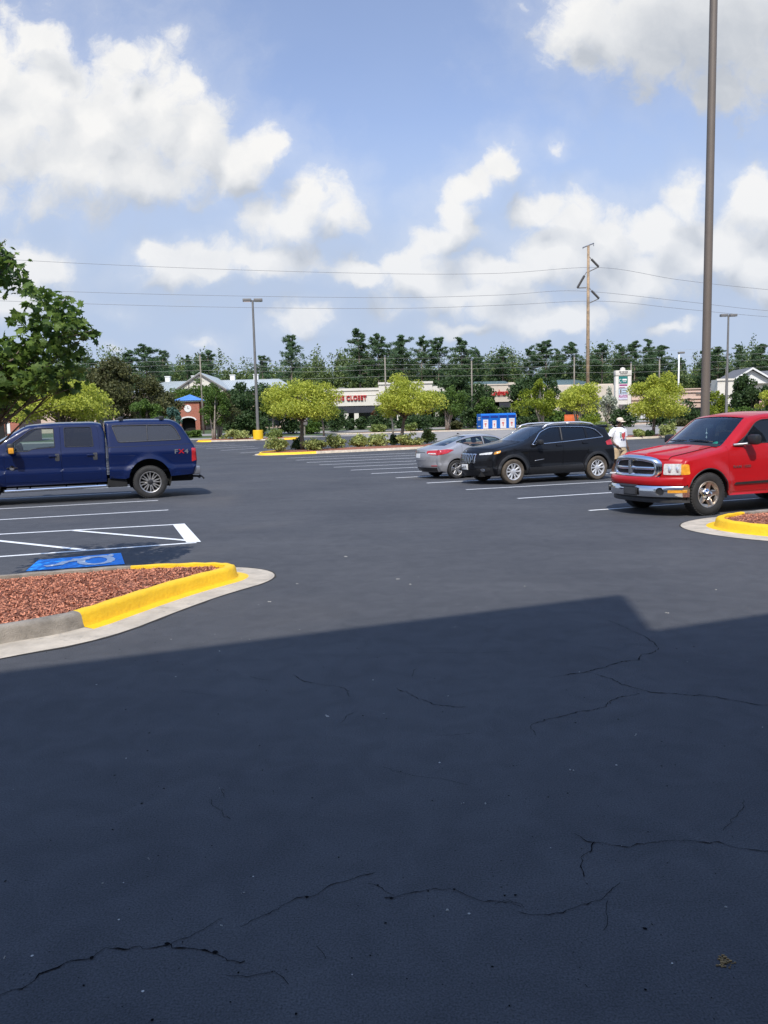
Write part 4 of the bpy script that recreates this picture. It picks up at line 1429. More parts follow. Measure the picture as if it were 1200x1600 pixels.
def sheet(name, poly, dz, m, kind='structure', parent=None, mb=None):
    """a draped flat sheet; bands are planar because the land only changes with depth"""
    own = mb is None
    mb = mb or MB()
    for a, b in zip(YB[:-1], YB[1:]):
        P = clip_band(poly, a, b)
        Q = []
        for p in P:
            if not Q or (abs(p[0] - Q[-1][0]) + abs(p[1] - Q[-1][1])) > 1e-6: Q.append(p)
        if len(Q) > 2:
            mb.add([(p[0], p[1], terrain(p[1]) + dz) for p in Q], [tuple(range(len(Q)))])
    if own:
        o = mb.build(name, m, parent)
        if kind: o['kind'] = kind
        return o


def asphalt_mat():
    m = bpy.data.materials.new('asphalt')
    m.use_nodes = True
    t = m.node_tree
    L = t.links.new
    b = t.nodes['Principled BSDF']
    tc = wn(t, 'ShaderNodeTexCoord')
    co = tc.outputs['Object']
    def nz(sc, det=5, dist=0.0):
        n = wn(t, 'ShaderNodeTexNoise')
        n.inputs['Scale'].default_value = sc; n.inputs['Detail'].default_value = det; n.inputs['Distortion'].default_value = dist
        L(co, n.inputs['Vector'])
        return n.outputs['Fac']
    def ramp(f, p0, c0, p1, c1):
        r = wn(t, 'ShaderNodeValToRGB')
        r.color_ramp.elements[0].position = p0; r.color_ramp.elements[0].color = (*c0, 1)
        r.color_ramp.elements[1].position = p1; r.color_ramp.elements[1].color = (*c1, 1)
        L(f, r.inputs[0])
        return r.outputs[0]
    def mix(kind, f, a, bb):
        x = wn(t, 'ShaderNodeMix', data_type='RGBA', blend_type=kind)
        if isinstance(f, float): x.inputs['Factor'].default_value = f
        else: L(f, x.inputs['Factor'])
        L(a, x.inputs['A']); L(bb, x.inputs['B'])
        return x.outputs['Result']
    base = ramp(nz(.35, 6, .4), .3, (.058, .060, .066), .72, (.080, .081, .085))
    fine = ramp(nz(140, 3), .3, (.55, .55, .55), .7, (1.45, 1.45, 1.45))
    base = mix('MULTIPLY', .85, base, fine)
    base = mix('MULTIPLY', .55, base, ramp(nz(4.5, 8, .8), .33, (.80, .81, .82), .67, (1.18, 1.17, 1.16)))
    base = mix('MULTIPLY', .8, base, ramp(nz(1.1, 3), .70, (1, 1, 1), .80, (.78, .78, .79)))
    # stones worn pale and pits
    vo = wn(t, 'ShaderNodeTexVoronoi'); vo.inputs['Scale'].default_value = 55
    L(co, vo.inputs['Vector'])
    sep = wn(t, 'ShaderNodeSeparateColor'); L(vo.outputs['Color'], sep.inputs[0])
    pick = wn(t, 'ShaderNodeMath', operation='GREATER_THAN'); pick.inputs[1].default_value = .975
    L(sep.outputs[0], pick.inputs[0])
    near = wn(t, 'ShaderNodeMath', operation='LESS_THAN'); near.inputs[1].default_value = .16
    L(vo.outputs['Distance'], near.inputs[0])
    pk = wn(t, 'ShaderNodeMath', operation='MULTIPLY'); L(pick.outputs[0], pk.inputs[0]); L(near.outputs[0], pk.inputs[1])
    pale = wn(t, 'ShaderNodeRGB'); pale.outputs[0].default_value = (.012, .012, .014, 1)
    base = mix('MIX', pk.outputs[0], base, pale.outputs[0])
    # squeegee streaks of the sealer and dusty wear along the aisle
    mp = wn(t, 'ShaderNodeMapping'); mp.inputs['Rotation'].default_value = (0, 0, R(GRID)); mp.inputs['Scale'].default_value = (.12, 1.6, 1)
    L(co, mp.inputs['Vector'])
    n3 = wn(t, 'ShaderNodeTexNoise'); n3.inputs['Scale'].default_value = 1.0; n3.inputs['Detail'].default_value = 4
    L(mp.outputs[0], n3.inputs['Vector'])
    base = mix('MULTIPLY', .3, base, ramp(n3.outputs['Fac'], .35, (.84, .84, .85), .65, (1.14, 1.13, 1.12)))
    dust = wn(t, 'ShaderNodeRGB'); dust.outputs[0].default_value = (.14, .125, .11, 1)
    dn = ramp(nz(.16, 7, 1.2), .56, (0, 0, 0), .80, (.35, .35, .35))
    base = mix('MIX', dn, base, dust.outputs[0])
    L(base, b.inputs['Base Color'])
    b.inputs['Roughness'].default_value = .86
    b.inputs['Specular IOR Level'].default_value = .26
    bp = wn(t, 'ShaderNodeBump'); bp.inputs['Strength'].default_value = .55; bp.inputs['Distance'].default_value = .006
    L(nz(110, 4), bp.inputs['Height']); L(bp.outputs[0], b.inputs['Normal'])
    return m


M['asphalt'] = asphalt_mat()
M['concrete'] = pmat('concrete', (.50, .43, .335), .9, var=.22, scale=3.0, bump=.4, bscale=120)
M['concrete_old'] = pmat('concrete_old', (.27, .235, .19), .9, var=.35, scale=5.0, bump=.5, bscale=90)
M['kerb_yellow'] = pmat('kerb_yellow', (.86, .52, .012), .55, var=.07, scale=6, bump=.35, bscale=30)
def scuffed(m, c, sc, t0, t1):
    """worn patches where the coat has rubbed off"""
    t = m.node_tree
    b = t.nodes['Principled BSDF']
    src = b.inputs['Base Color'].links[0].from_socket
    tc = wn(t, 'ShaderNodeTexCoord')
    n = wn(t, 'ShaderNodeTexNoise'); n.inputs['Scale'].default_value = sc; n.inputs['Detail'].default_value = 10; n.inputs['Roughness'].default_value = .7
    t.links.new(tc.outputs['Object'], n.inputs['Vector'])
    r = wn(t, 'ShaderNodeMapRange'); r.inputs['From Min'].default_value = t0; r.inputs['From Max'].default_value = t1
    t.links.new(n.outputs['Fac'], r.inputs['Value'])
    x = wn(t, 'ShaderNodeMix', data_type='RGBA'); x.inputs['B'].default_value = (*c, 1)
    t.links.new(r.outputs[0], x.inputs['Factor']); t.links.new(src, x.inputs['A']); t.links.new(x.outputs['Result'], b.inputs['Base Color'])


scuffed(M['kerb_yellow'], (.40, .27, .07), 7, .61, .74)
scuffed(M['concrete'], (.20, .18, .155), 4, .56, .75)
M['line_paint'] = pmat('line_paint', (.74, .74, .72), .75, var=.14, scale=14)
scuffed(M['line_paint'], (.20, .20, .20), 16, .60, .72)
M['blue_paint'] = pmat('blue_paint', (.010, .28, .80), .7, var=.15, scale=10)
M['symbol_white'] = pmat('symbol_white', (.80, .80, .79), .7, var=.08, scale=14)
M['mulch'] = pmat('mulch', (.17, .060, .036), .95, var=.45, scale=9, bump=1.0, bscale=45, c2=(.30, .12, .075))
M['mulch_chip'] = pmat('mulch_chip', (.15, .050, .030), .9, var=.4, scale=3, c2=(.58, .235, .135), island=.8)
M['grass'] = pmat('grass', (.060, .088, .026), .95, var=.3, scale=.5, bump=.6, bscale=12)
M['lane'] = pmat('lane', (.27, .25, .225), .9, var=.12, scale=.8, bump=.3, bscale=30)
M['crack'] = pmat('crack', (.006, .006, .007), 1.0, var=.2, spec=.05)
M['joint'] = pmat('joint', (.06, .055, .05), 1.0, var=.2, spec=.05)

sheet('ground', [(-900, -90), (900, -90), (900, 2400), (-900, 2400)], -.03, M['grass'])
lot = sheet('parking_lot', [(-90, -2.4 - 35), (90, -2.4 - 35), (90, 73), (6, 73), (-2, 82), (-90, 82)], 0, M['asphalt'])


def LS(o, s, n):
    """lot coordinates: s along the stalls, n up the aisle"""
    return (o[0] + SV.x * s + NV.x * n, o[1] + SV.y * s + NV.y * n)


def stripe(mb, a, b, w, dz=.004):
    a, b = np.array(a[:2], float), np.array(b[:2], float)
    d = (b - a) / np.linalg.norm(b - a)
    n = np.array([-d[1], d[0]]) * w / 2
    L = np.linalg.norm(b - a)
    k = max(1, int(L / 6))
    for i in range(k):
        p, q = a + (b - a) * i / k, a + (b - a) * (i + 1) / k
        sheet(None, [p - n, q - n, q + n, p + n], dz, None, mb=mb)


mk = MB()
# right-hand stalls: line ends march up the aisle
for k in range(-2, 13):
    y = 15.04 + 2.88 * k
    e = (4.04 - .312 * (y - 15.04), y)
    if y > 49: break
    stripe(mk, e, LS(e, 11.4, 0), .10 if k < 3 else .145)
    if k > 0 and y < 46:
        pass
# left-hand stalls seen beyond and under the blue pickup
for (u, v) in ((247, 782), (263, 797)):
    e = G(u, v)
    stripe(mk, e, LS(e, -9.5, 0), .10)
e = G(205, 769.5); stripe(mk, e, LS(e, -8, 0), .10)
for k in range(2, 14):
    y = 19.76 + 2.88 * k
    e = (-5.82 - .36 * (y - 19.76), y)
    stripe(mk, e, LS(e, -9.5, 0), .10)
for a_, b_ in (((345, 704), (405, 700.3)), ((375, 708), (415, 705.4)), ((322, 701.3), (398, 697.4)), ((306, 698.8), (385, 695.2)), ((395, 712), (420, 710.4)), ((296, 696.6), (366, 693.6))):
    stripe(mk, G(*a_), G(*b_), .12, .006)
# accessible aisle with its hatching
A0, A1, B0, B1 = G(0, 835), G(278, 819.5), G(0, 870), G(307, 848)
A0 = A1 + (A0 - A1) * 2.2; B0 = B1 + (B0 - B1) * 2.2
stripe(mk, A0, A1, .10)
stripe(mk, B0, B1, .10)
stripe(mk, G(279, 819.2), G(303, 848), .22, .008)
stripe(mk, G(116, 829.5), G(297, 845.5), .11, .0082)
stripe(mk, G(-40, 841.5), G(132, 860), .11, .0082)
tag(mk.build('painted_lines', M['line_paint'], lot), kind='structure')

# accessible-bay symbol: blue square with a white wheelchair
sym_c = [np.array(G(*q))[:2] for q in ((40, 893), (195, 882), (189, 864.5), (60, 875.5))]


def bil(a, b):
    p = sym_c[0] * (1 - a) * (1 - b) + sym_c[1] * a * (1 - b) + sym_c[2] * a * b + sym_c[3] * (1 - a) * b
    return (p[0], p[1])


bs = sheet('blue_square', [bil(0, 0), bil(1, 0), bil(1, 1), bil(0, 1)], .006, M['blue_paint'], parent=lot)
wm = MB()


def sym_path(pts, w):
    for p, q in zip(pts[:-1], pts[1:]):
        p, q = np.array(bil(*p)), np.array(bil(*q))
        d = (q - p) / np.linalg.norm(q - p)
        stripe(wm, p - d * w * .3, q + d * w * .3, w, .010 + .0002 * len(wm.f))


arc = [(.70 + .17 * math.cos(a), .47 + .33 * math.sin(a)) for a in np.linspace(R(150), R(-190), 15)]
sym_path(arc, .10)
sym_path([(.80, .80), (.62, .80), (.50, .62), (.36, .55), (.30, .34), (.19, .28)], .12)
sym_path([(.60, .66), (.44, .72)], .10)
sheet(None, [bil(.87 + .035 * math.cos(a), .82 + .11 * math.sin(a)) for a in np.linspace(0, 2 * math.pi, 16)[:-1]], .012, None, mb=wm)
tag(wm.build('wheelchair_symbol', M['symbol_white'], bs), kind='structure')

# cracks traced in the sealer
CR = [
 ([(-20, 1556), (35, 1543), (62, 1525), (88, 1516), (105, 1505), (132, 1500), (160, 1485), (200, 1482), (235, 1481), (265, 1475)], 9),
 ([(265, 1475), (272, 1481), (300, 1485), (320, 1486), (340, 1495), (356, 1500), (388, 1506)], 10),
 ([(265, 1475), (300, 1458), (322, 1445), (345, 1433)], 4),
 ([(352, 1527), (385, 1530), (420, 1526), (452, 1545)], 4),
 ([(376, 1450), (392, 1438), (410, 1431), (434, 1423), (440, 1414), (458, 1405), (490, 1402), (503, 1396), (520, 1383), (560, 1370), (584, 1364), (585, 1362)], 7),
 ([(576, 1381), (600, 1390), (620, 1402), (604, 1404), (620, 1400), (650, 1393), (680, 1386), (708, 1387), (730, 1399), (755, 1405), (795, 1407), (820, 1416)], 6),
 ([(808, 1426), (830, 1430), (860, 1430), (890, 1426), (910, 1416), (945, 1410), (952, 1395), (968, 1380)], 7),
 ([(948, 1410), (946, 1430), (943, 1455)], 3),
 ([(900, 1303), (920, 1314), (940, 1318), (962, 1322), (990, 1324), (1020, 1319), (1050, 1314), (1080, 1314), (1110, 1319), (1124, 1317), (1150, 1323), (1180, 1328), (1215, 1330)], 8),
 ([(932, 1318), (925, 1333), (913, 1342), (913, 1357), (918, 1371)], 7),
 ([(1163, 1250), (1160, 1268), (1140, 1283), (1130, 1297)], 3),
 ([(860, 1059), (885, 1056), (905, 1052), (920, 1049), (940, 1043), (955, 1038), (975, 1034), (998, 1032), (1003, 1024), (1020, 1021), (1029, 1013), (1022, 1004), (1013, 998), (1000, 991)], 7),
 ([(1000, 991), (968, 977), (950, 969)], 3),
 ([(918, 1050), (940, 1057), (957, 1061), (970, 1070), (1000, 1078), (1015, 1082), (1050, 1084), (1090, 1086), (1120, 1089), (1150, 1095), (1180, 1102), (1215, 1104)], 7),
 ([(1000, 1084), (970, 1090), (955, 1095), (945, 1104), (925, 1110), (900, 1113), (880, 1118), (850, 1126), (832, 1132), (829, 1138), (840, 1150)], 5),
 ([(458, 1055), (475, 1064), (500, 1069), (530, 1073), (545, 1080)], 5),
 ([(545, 1080), (546, 1090)], 4), ([(557, 1113), (540, 1120), (533, 1130)], 3), ([(651, 1044), (643, 1058)], 3),
 ([(620, 1075), (640, 1085), (660, 1093), (680, 1101), (730, 1105)], 5), ([(680, 1149), (700, 1148), (740, 1146)], 3),
 ([(332, 1248), (334, 1258), (345, 1268), (348, 1280)], 3), ([(348, 1233), (350, 1248)], 2), ([(357, 1275), (359, 1280)], 4), ([(497, 1480), (510, 1500)], 2),
 ([(650, 1020), (720, 1021), (760, 1020), (810, 1018)], 2), ([(280, 990 + 90), (330, 1086)], 2), ([(390, 1057), (410, 1062), (420, 1062)], 3),
 ([(600, 1200), (640, 1212), (690, 1218), (730, 1226)], 2), ([(820, 1420), (790, 1408), (770, 1412)], 3)]
cm = MB()
rc = random.Random(5)
for pts, w in CR:
    P = [Gz(*p)[:2] for p in pts]
    fine = []
    for a, b in zip(P[:-1], P[1:]):
        n = max(2, int(np.linalg.norm(b - a) / .018))
        for k in range(n): fine.append(a + (b - a) * k / n)
    fine.append(P[-1])
    fine = np.array(fine)
    n = len(fine)
    jit = np.zeros((n, 2)); cur = np.zeros(2)
    for i in range(n):
        cur = cur * .82 + np.array([rc.gauss(0, .004), rc.gauss(0, .004)]); jit[i] = cur + np.array([rc.gauss(0, .0022), rc.gauss(0, .0022)])
    fine = fine + jit
    T = np.gradient(fine, axis=0); T /= np.maximum(np.linalg.norm(T, axis=1)[:, None], 1e-6)
    Nn = np.column_stack([-T[:, 1], T[:, 0]])
    ww = np.array([max(.0008, max(.85, P[0][1] / 3.0) * w * .00031 * (0.25 + 1.2 * rc.random() ** 2) * min(1, 6 * min(i + 1, n - i) / n + .25)) for i in range(n)])
    vs = [(*(p + q * k), .003) for p, q, k in zip(fine, Nn, ww)] + [(*(p - q * k), .003) for p, q, k in zip(fine, Nn, ww)]
    cm.add(vs, [(i, i + 1, n + i + 1, n + i) for i in range(n - 1)])
    for i in range(n):      # crumbled edges
        if rc.random() < .035 * w / 7:
            c = fine[i] + np.array([rc.gauss(0, .004), rc.gauss(0, .004)]); r = .003 + .005 * rc.random() * w / 8
            cm.add([(c[0] + r * math.cos(a) * (.6 + .8 * rc.random()), c[1] + r * math.sin(a) * (.6 + .8 * rc.random()), .0034) for a in np.linspace(0, 6.28, 8)[:-1]], [tuple(range(7))])
# pits in the seal coat
for k in range(650):
    y = 1.3 + 8 * rc.random() ** 1.5; x = (rc.random() - .5) * y * 1.15; r = .0015 + .0045 * rc.random() ** 3
    cm.add([(x + r * math.cos(a) * (.5 + rc.random()), y + r * math.sin(a) * (.5 + rc.random()), .0026) for a in np.linspace(0, 6.28, 7)[:-1]], [tuple(range(6))])
tag(cm.build('cracks', M['crack'], lot), kind='structure')

# crumbs and scraps on the asphalt
lm = MB()
for (u, v, r) in [(511, 1119, .014), (641, 913, .016), (698, 1422, .012), (723, 1256, .007), (759, 1256, .006), (893, 1203, .01), (342, 1018, .012), (232, 1342, .006), (8, 1497, .008), (1048, 959, .02), (466, 912, .016), (422, 940, .015), (346, 1447, .006),
                  (378, 1396, .006), (992, 1149, .012), (622, 905, .014), (1135, 1418, .006), (710, 980, .01), (820, 916, .012), (1118, 922, .012), (160, 1380, .005), (540, 870, .02), (700, 1088, .008)]:
    p = Gz(u, v); r *= .7
    for j in range(2):
        r2 = r * (.5 + .6 * rc.random()); x, y = p[0] + rc.gauss(0, r), p[1] + rc.gauss(0, r)
        n = 6
        ring = [(x + r2 * math.cos(a) * (.5 + rc.random()), y + r2 * .7 * math.sin(a) * (.5 + rc.random())) for a in np.linspace(0, 6.28, n + 1)[:-1]]
        lm.add([(a, b, .001) for a, b in ring] + [(x + (a - x) * .6, y + (b - y) * .6, .003 + r2 * .3) for a, b in ring], [tuple(range(n, 2 * n))] + [(i, (i + 1) % n, n + (i + 1) % n, n + i) for i in range(n)])
for k in range(160):
    y = 2 + 26 * rc.random(); x = (rc.random() - .5) * y * 1.1; r = .002 + .005 * rc.random() ** 2
    lm.add([(x + r * math.cos(a), y + r * math.sin(a), .003) for a in np.linspace(0, 6.28, 6)[:-1]], [tuple(range(5))])
tag(lm.build('litter', pmat('litter', (.42, .40, .36), .8, var=.35, scale=7)), 'pale grit and scraps of paper scattered on the dark asphalt', 'litter', kind='stuff')
lm = MB()
for k in range(42):
    p = Gz(1133 + rc.gauss(0, 6), 1505 + rc.gauss(0, 4.5)); r = .0015 + .004 * rc.random() ** 2
    lm.box(p[0] - r, p[0] + r, p[1] - r * .6, p[1] + r * .6, .001, .002 + r * .7, 0, 0, )
tag(lm.build('crumbs', pmat('crumbs', (.30, .19, .075), .9, var=.4, scale=40)), 'small patch of tan crumbs on the shaded asphalt', 'crumbs', kind='stuff')


# ------------------------------------------------------------------ kerbed islands
def offset_loop(L, d):
    L = np.array(L)
    T = np.roll(L, -1, 0) - np.roll(L, 1, 0)
    T /= np.linalg.norm(T, axis=1)[:, None]
    N_ = np.column_stack([T[:, 1], -T[:, 0]])      # loop is counter-clockwise: outward normal
    return L + N_ * d


def island(outline, yellow, gutter=.48, chips=0, hgt=.15, sec=26, side_ok=None, dz=0.0, joint_at=()):
    """outline: kerb foot, counter-clockwise; yellow(p)->bool picks the painted part"""
    q_ = np.array([p[:2] for p in outline], float)
    if (q_[:, 0] * np.roll(q_[:, 1], -1) - q_[:, 1] * np.roll(q_[:, 0], -1)).sum() < 0: q_ = q_[::-1]
    L = resample([tuple(p) for p in q_], .12 if chips else .5)
    prof = [(.13, .002), (.10, .006), (0, .012), (-.015, .045), (-.028, .115), (-.045, .142), (-.075, .152), (-.13, .152), (-.15, .145), (-.155, .09)]
    rings = [offset_loop(L, d) for d, z in prof]
    n = len(L)
    yel = np.array([bool(yellow(p)) for p in L])
    rr = random.Random(3)
    for nm, pick in (('kerb', ~yel), ('painted_kerb', yel)):
        mb = MB()
        for i in range(n):
            if not pick[i]: continue
            j = (i + 1) % n
            k0 = 2 if nm == 'kerb' else 0
            vs = []
            for a in (i, j):
                for k in range(k0, len(prof)):
                    wob = .004 * math.sin(a * 1.7 + k) if chips else 0
                    x, y = rings[k][a]
                    vs.append((x, y, terrain(y) + dz + prof[k][1] * hgt / .15 + (wob if k > 2 else 0) + (.006 if nm != 'kerb' and k < 3 else 0)))
            m_ = len(prof) - k0
            mb.add(vs, [(k, k + 1, m_ + k + 1, m_ + k) for k in range(m_ - 1)])
        if mb.f:
            bm_ = mb.build(nm, M['kerb_yellow'] if nm != 'kerb' else M['concrete_old' if chips else 'concrete'], smooth=45)
            me = bm_.data
            b2 = bmesh.new(); b2.from_mesh(me); bmesh.ops.remove_doubles(b2, verts=b2.verts, dist=.0015); b2.to_mesh(me); b2.free()
            me.polygons.foreach_set('use_smooth', [True] * len(me.polygons)); me.set_sharp_from_angle(angle=R(45))
            bm_['kind'] = 'structure'
    if gutter:
        g1 = offset_loop(L, gutter)
        mb = MB()
        vs = [(x, y, terrain(y) + dz + .012) for x, y in L] + [(x, y, terrain(y) + dz + .004) for x, y in g1]
        mb.add(vs, [(i, (i + 1) % n, n + (i + 1) % n, n + i) for i in range(n)])
        o = mb.build('gutter', M['concrete'])
        o['kind'] = 'structure'
        if chips:
            jb = MB()
            for i in joint_at:
                a, b = L[i], g1[i]
                jb.prism([(a[0] - .004, a[1], .013), (a[0] + .004, a[1], .013), (b[0] + .004, b[1], .006), (b[0] - .004, b[1], .006)], (0, 0, .0015))
            # thin seam where asphalt meets concrete
            g2 = offset_loop(L, gutter + .022)
            vs = [(x, y, .0052) for x, y in g1] + [(x + rr.gauss(0, .005), y + rr.gauss(0, .005), .0045) for x, y in g2]
            jb.add(vs, [(i, (i + 1) % n, n + (i + 1) % n, n + i) for i in range(n)])
            jb.build('seam', M['joint'], o)
    inner = offset_loop(L, -.15)
    V2, F = cdt_fill([inner], .12 if chips else 1.2)
    D = seg_dist(V2, inner, np.roll(inner, -1, 0)).min(1)
    rs = np.random.RandomState(4)
    V3 = [(x, y, terrain(y) + dz + (.10 + min(.05 if chips else .10, d * .12) + (rs.randn() * .008 if chips else 0)) * hgt / .15) for (x, y), d in zip(V2, D)]
    mb = MB().add(V3, F)
    bed = mb.build('mulch_bed', M['mulch'], smooth=True)
    bed['kind'] = 'structure'
    if chips:
        A = np.array(V3)[F]
        area = np.linalg.norm(np.cross(A[:, 1] - A[:, 0], A[:, 2] - A[:, 0]), axis=1)
        ok = side_ok(A.mean(1)) if side_ok else np.ones(len(A), bool)
        area = area * ok
        pick = rs.choice(len(A), chips, p=area / area.sum())
        u, w = rs.rand(chips), rs.rand(chips)
        fl = u + w > 1; u[fl], w[fl] = 1 - u[fl], 1 - w[fl]
        C = A[pick, 0] + u[:, None] * (A[pick, 1] - A[pick, 0]) + w[:, None] * (A[pick, 2] - A[pick, 0])
        C[:, 2] += .004 + .012 * rs.rand(chips)
        an = rs.rand(chips) * 6.283; ti = rs.randn(chips) * .35
        ln = .006 + .020 * rs.rand(chips) ** 2.2; wd = .002 + .0045 * rs.rand(chips)
        a = np.column_stack([np.cos(an) * np.cos(ti), np.sin(an) * np.cos(ti), np.sin(ti)]) * ln[:, None]
        b = np.column_stack([-np.sin(an), np.cos(an), rs.randn(chips) * .5]) * wd[:, None]
        V = np.stack([C - a - b, C + a - b * .6, C + a * .9 + b, C - a * .8 + b], 1).reshape(-1, 3)
        mb = MB()
        mb.v = V.tolist(); mb.f = [(4 * i, 4 * i + 1, 4 * i + 2, 4 * i + 3) for i in range(chips)]; mb.mi = [0] * chips
        tag(mb.build('mulch', M['mulch_chip']), 'loose red mulch chips covering the kerbed island bed', 'mulch', kind='stuff')
    return bed


# the island at the left: kerb foot traced from its visible edge, far side mirrored from the crown line
foot_l = [(-6.2, 4.75), (-4.6, 5.25), (-3.75, 5.65), (-3.197, 6.195), (-2.709, 6.53), (-2.40, 7.40), (-2.136, 8.03), (-1.90, 8.46), (-1.74, 8.72), (-1.72, 8.98), (-1.88, 9.15), (-2.12, 9.215), (-2.42, 9.22), (-2.96, 9.16), (-3.62, 8.99), (-4.38, 8.71), (-6.5, 7.92)]
yl0, yl1 = -2.71, -3.0
isl = foot_l


def smooth_loop(P, it=2):
    P = np.array(P, float)
    for _ in range(it):
        Q = []
        for a, b in zip(P, np.roll(P, -1, 0)):
            Q += [a * .75 + b * .25, a * .25 + b * .75]
        P = np.array(Q)
    return P


isl = smooth_loop(isl)
island(isl, lambda p: (p[0] > yl0 and p[1] < 8.9) or (p[0] > yl1 and p[1] >= 8.9), .42, chips=52000, side_ok=lambda c: c[:, 0] > -6.5, joint_at=(18,))
# the island at the right edge
isr = smooth_loop([(9.0, 9.6), (7.0, 10.15), (6.15, 10.62), (5.63, 11.14), (5.41, 11.5), (5.28, 11.88), (5.29, 12.25), (5.45, 12.58), (5.75, 12.87), (6.05, 13.05), (6.7, 13.35), (9.5, 14.45)][::1])
isr = isr[::-1]
island(isr, lambda p: p[0] < 6.1 or p[1] < 12.4, .50, chips=16000)

# the long planted bed at the end of the right-hand stalls
o1 = (-8.1, 51.4)
b1 = smooth_loop([LS(o1, *q) for q in ((0, .6), (.5, 0), (1.6, -.25), (3, -.3), (12, -.3), (24, -.3), (60, -.3), (60, 3.4), (24, 3.4), (12, 3.4), (3, 3.4), (1.2, 3.1), (.3, 2.2))])
island(b1, lambda p: (p[0] - o1[0]) * SV.x + (p[1] - o1[1]) * SV.y < 3.3, .3)
# the island with the lamp, at the far end of the left-hand stalls
fa_, fb_ = foot(306, 78.5), foot(466, 80)
b2 = smooth_loop([(fa_.x, 78.3), (fa_.x + 1.5, 77.6), (fb_.x - 1.5, 78.4), (fb_.x, 79.3), (fb_.x, 80.6), (fb_.x - 1.5, 81.6), (fa_.x + 1.5, 80.8), (fa_.x, 80)])
island(b2, lambda p: p[0] < fa_.x + 1.2 or p[0] > fb_.x - 1.4, 0)
# pale service drive and the strip of mulch beyond it
sheet('service_drive', [(-3.0, 64.5), LS((-6.5, 56.0), 60, 0), (120, 104), (30, 106), (-4, 87.2), (-60, 86), (-90, 86), (-90, 82.2), (-2, 82.2)], .012, M['lane'])
b3 = smooth_loop([(-6.8, 88.0), (-6, 87.3), (14, 93), (40, 104.0), (80, 112), (80, 114), (40, 106.2), (14, 95.2), (-6, 89.4)])
island(b3, lambda p: False, 0)
sheet('street', [(-200, 97), (-4, 98.2), (24, 107), (70, 119), (300, 150), (300, 158), (70, 127), (24, 113), (-4, 104.5), (-200, 103)], .012, M['lane'])

# ------------------------------------------------------------------ foliage
def leaf_mat(name, lo, hi, tr=.32):
    return pmat(name, lo, .55, var=.15, scale=.9, c2=hi, trans=tr, island=.7, spec=.3)


M['leaf_yellow'] = leaf_mat('leaf_yellow', (.25, .31, .030), (.56, .57, .10), .45)
M['leaf_lime'] = leaf_mat('leaf_lime', (.11, .17, .014), (.27, .31, .03), .38)
M['leaf_green'] = leaf_mat('leaf_green', (.045, .095, .016), (.12, .19, .035))
M['leaf_dark'] = leaf_mat('leaf_dark', (.026, .056, .017), (.070, .115, .037))
M['leaf_olive'] = leaf_mat('leaf_olive', (.050, .060, .020), (.125, .125, .045))
M['leaf_maple'] = leaf_mat('leaf_maple', (.036, .080, .014), (.17, .25, .048), .42)
M['leaf_pine'] = leaf_mat('leaf_pine', (.042, .085, .036), (.105, .170, .072), .2)
M['leaf_wood'] = leaf_mat('leaf_wood', (.052, .092, .027), (.150, .195, .058), .2)
M['leaf_varieg'] = leaf_mat('leaf_varieg', (.12, .17, .035), (.46, .48, .17), .3)
M['leaf_ground'] = leaf_mat('leaf_ground', (.09, .15, .03), (.26, .31, .09), .3)
M['leaf_white'] = leaf_mat('leaf_white', (.07, .12, .03), (.62, .62, .52), .3)
M['leaf_red'] = leaf_mat('leaf_red', (.07, .045, .02), (.22, .10, .05), .3)
M['leaf_blue'] = leaf_mat('leaf_blue', (.035, .09, .07), (.09, .17, .13), .2)
M['bark'] = pmat('bark', (.15, .12, .095), .95, var=.35, scale=6, bump=.8, bscale=30)
M['bark_pale'] = pmat('bark_pale', (.30, .26, .21), .9, var=.25, scale=5, bump=.4, bscale=20)
M['bark_pine'] = pmat('bark_pine', (.22, .17, .135), .95, var=.35, scale=4, bump=.6, bscale=15)


def cards(C, size, rs, flat=0.0, asp=.55, up=None):
    """rhombic leaf faces centred on C"""
    n = len(C)
    a = rs.randn(n, 3)
    a[:, 2] *= (1 - flat)
    a /= np.linalg.norm(a, axis=1)[:, None]
    b = np.cross(a, rs.randn(n, 3))
    b /= np.maximum(np.linalg.norm(b, axis=1)[:, None], 1e-6)
    s = size * (.6 + .8 * rs.rand(n))
    a *= s[:, None]; b *= (s * asp)[:, None]
    V = np.stack([C - a, C + b, C + a, C - b], 1).reshape(-1, 3)
    F = np.arange(4 * n).reshape(-1, 4)
    return V, F


def crown_points(n, c, r, rs, K=26, cl=.36, hollow=.5, top=.10, low=-.95):
    """points in clumps spread through an ellipsoid; gaps stay between clumps"""
    c, r = np.array(c, float), np.array(r, float)
    d = rs.randn(K, 3); d /= np.linalg.norm(d, axis=1)[:, None]
    d[:, 2] = np.maximum(d[:, 2], low) + top * rs.rand(K)
    q = d * (hollow + (.93 - hollow) * rs.rand(K) ** .6)[:, None]
    sz = cl * (.6 + .8 * rs.rand(K))
    w = sz ** 2; w /= w.sum()
    k = rs.choice(K, n, p=w)
    p = rs.randn(n, 3); p /= np.linalg.norm(p, axis=1)[:, None]
    p *= (rs.rand(n) ** .45)[:, None]
    p[:, 2] *= .75
    return c + (q[k] + p * sz[k][:, None]) * r, c + q * r


def mesh_cards(name, V, F, m, parent=None):
    me = bpy.data.meshes.new(name)
    me.from_pydata(V.tolist(), [], F.tolist())
    return link_mesh(name, me, m, parent)


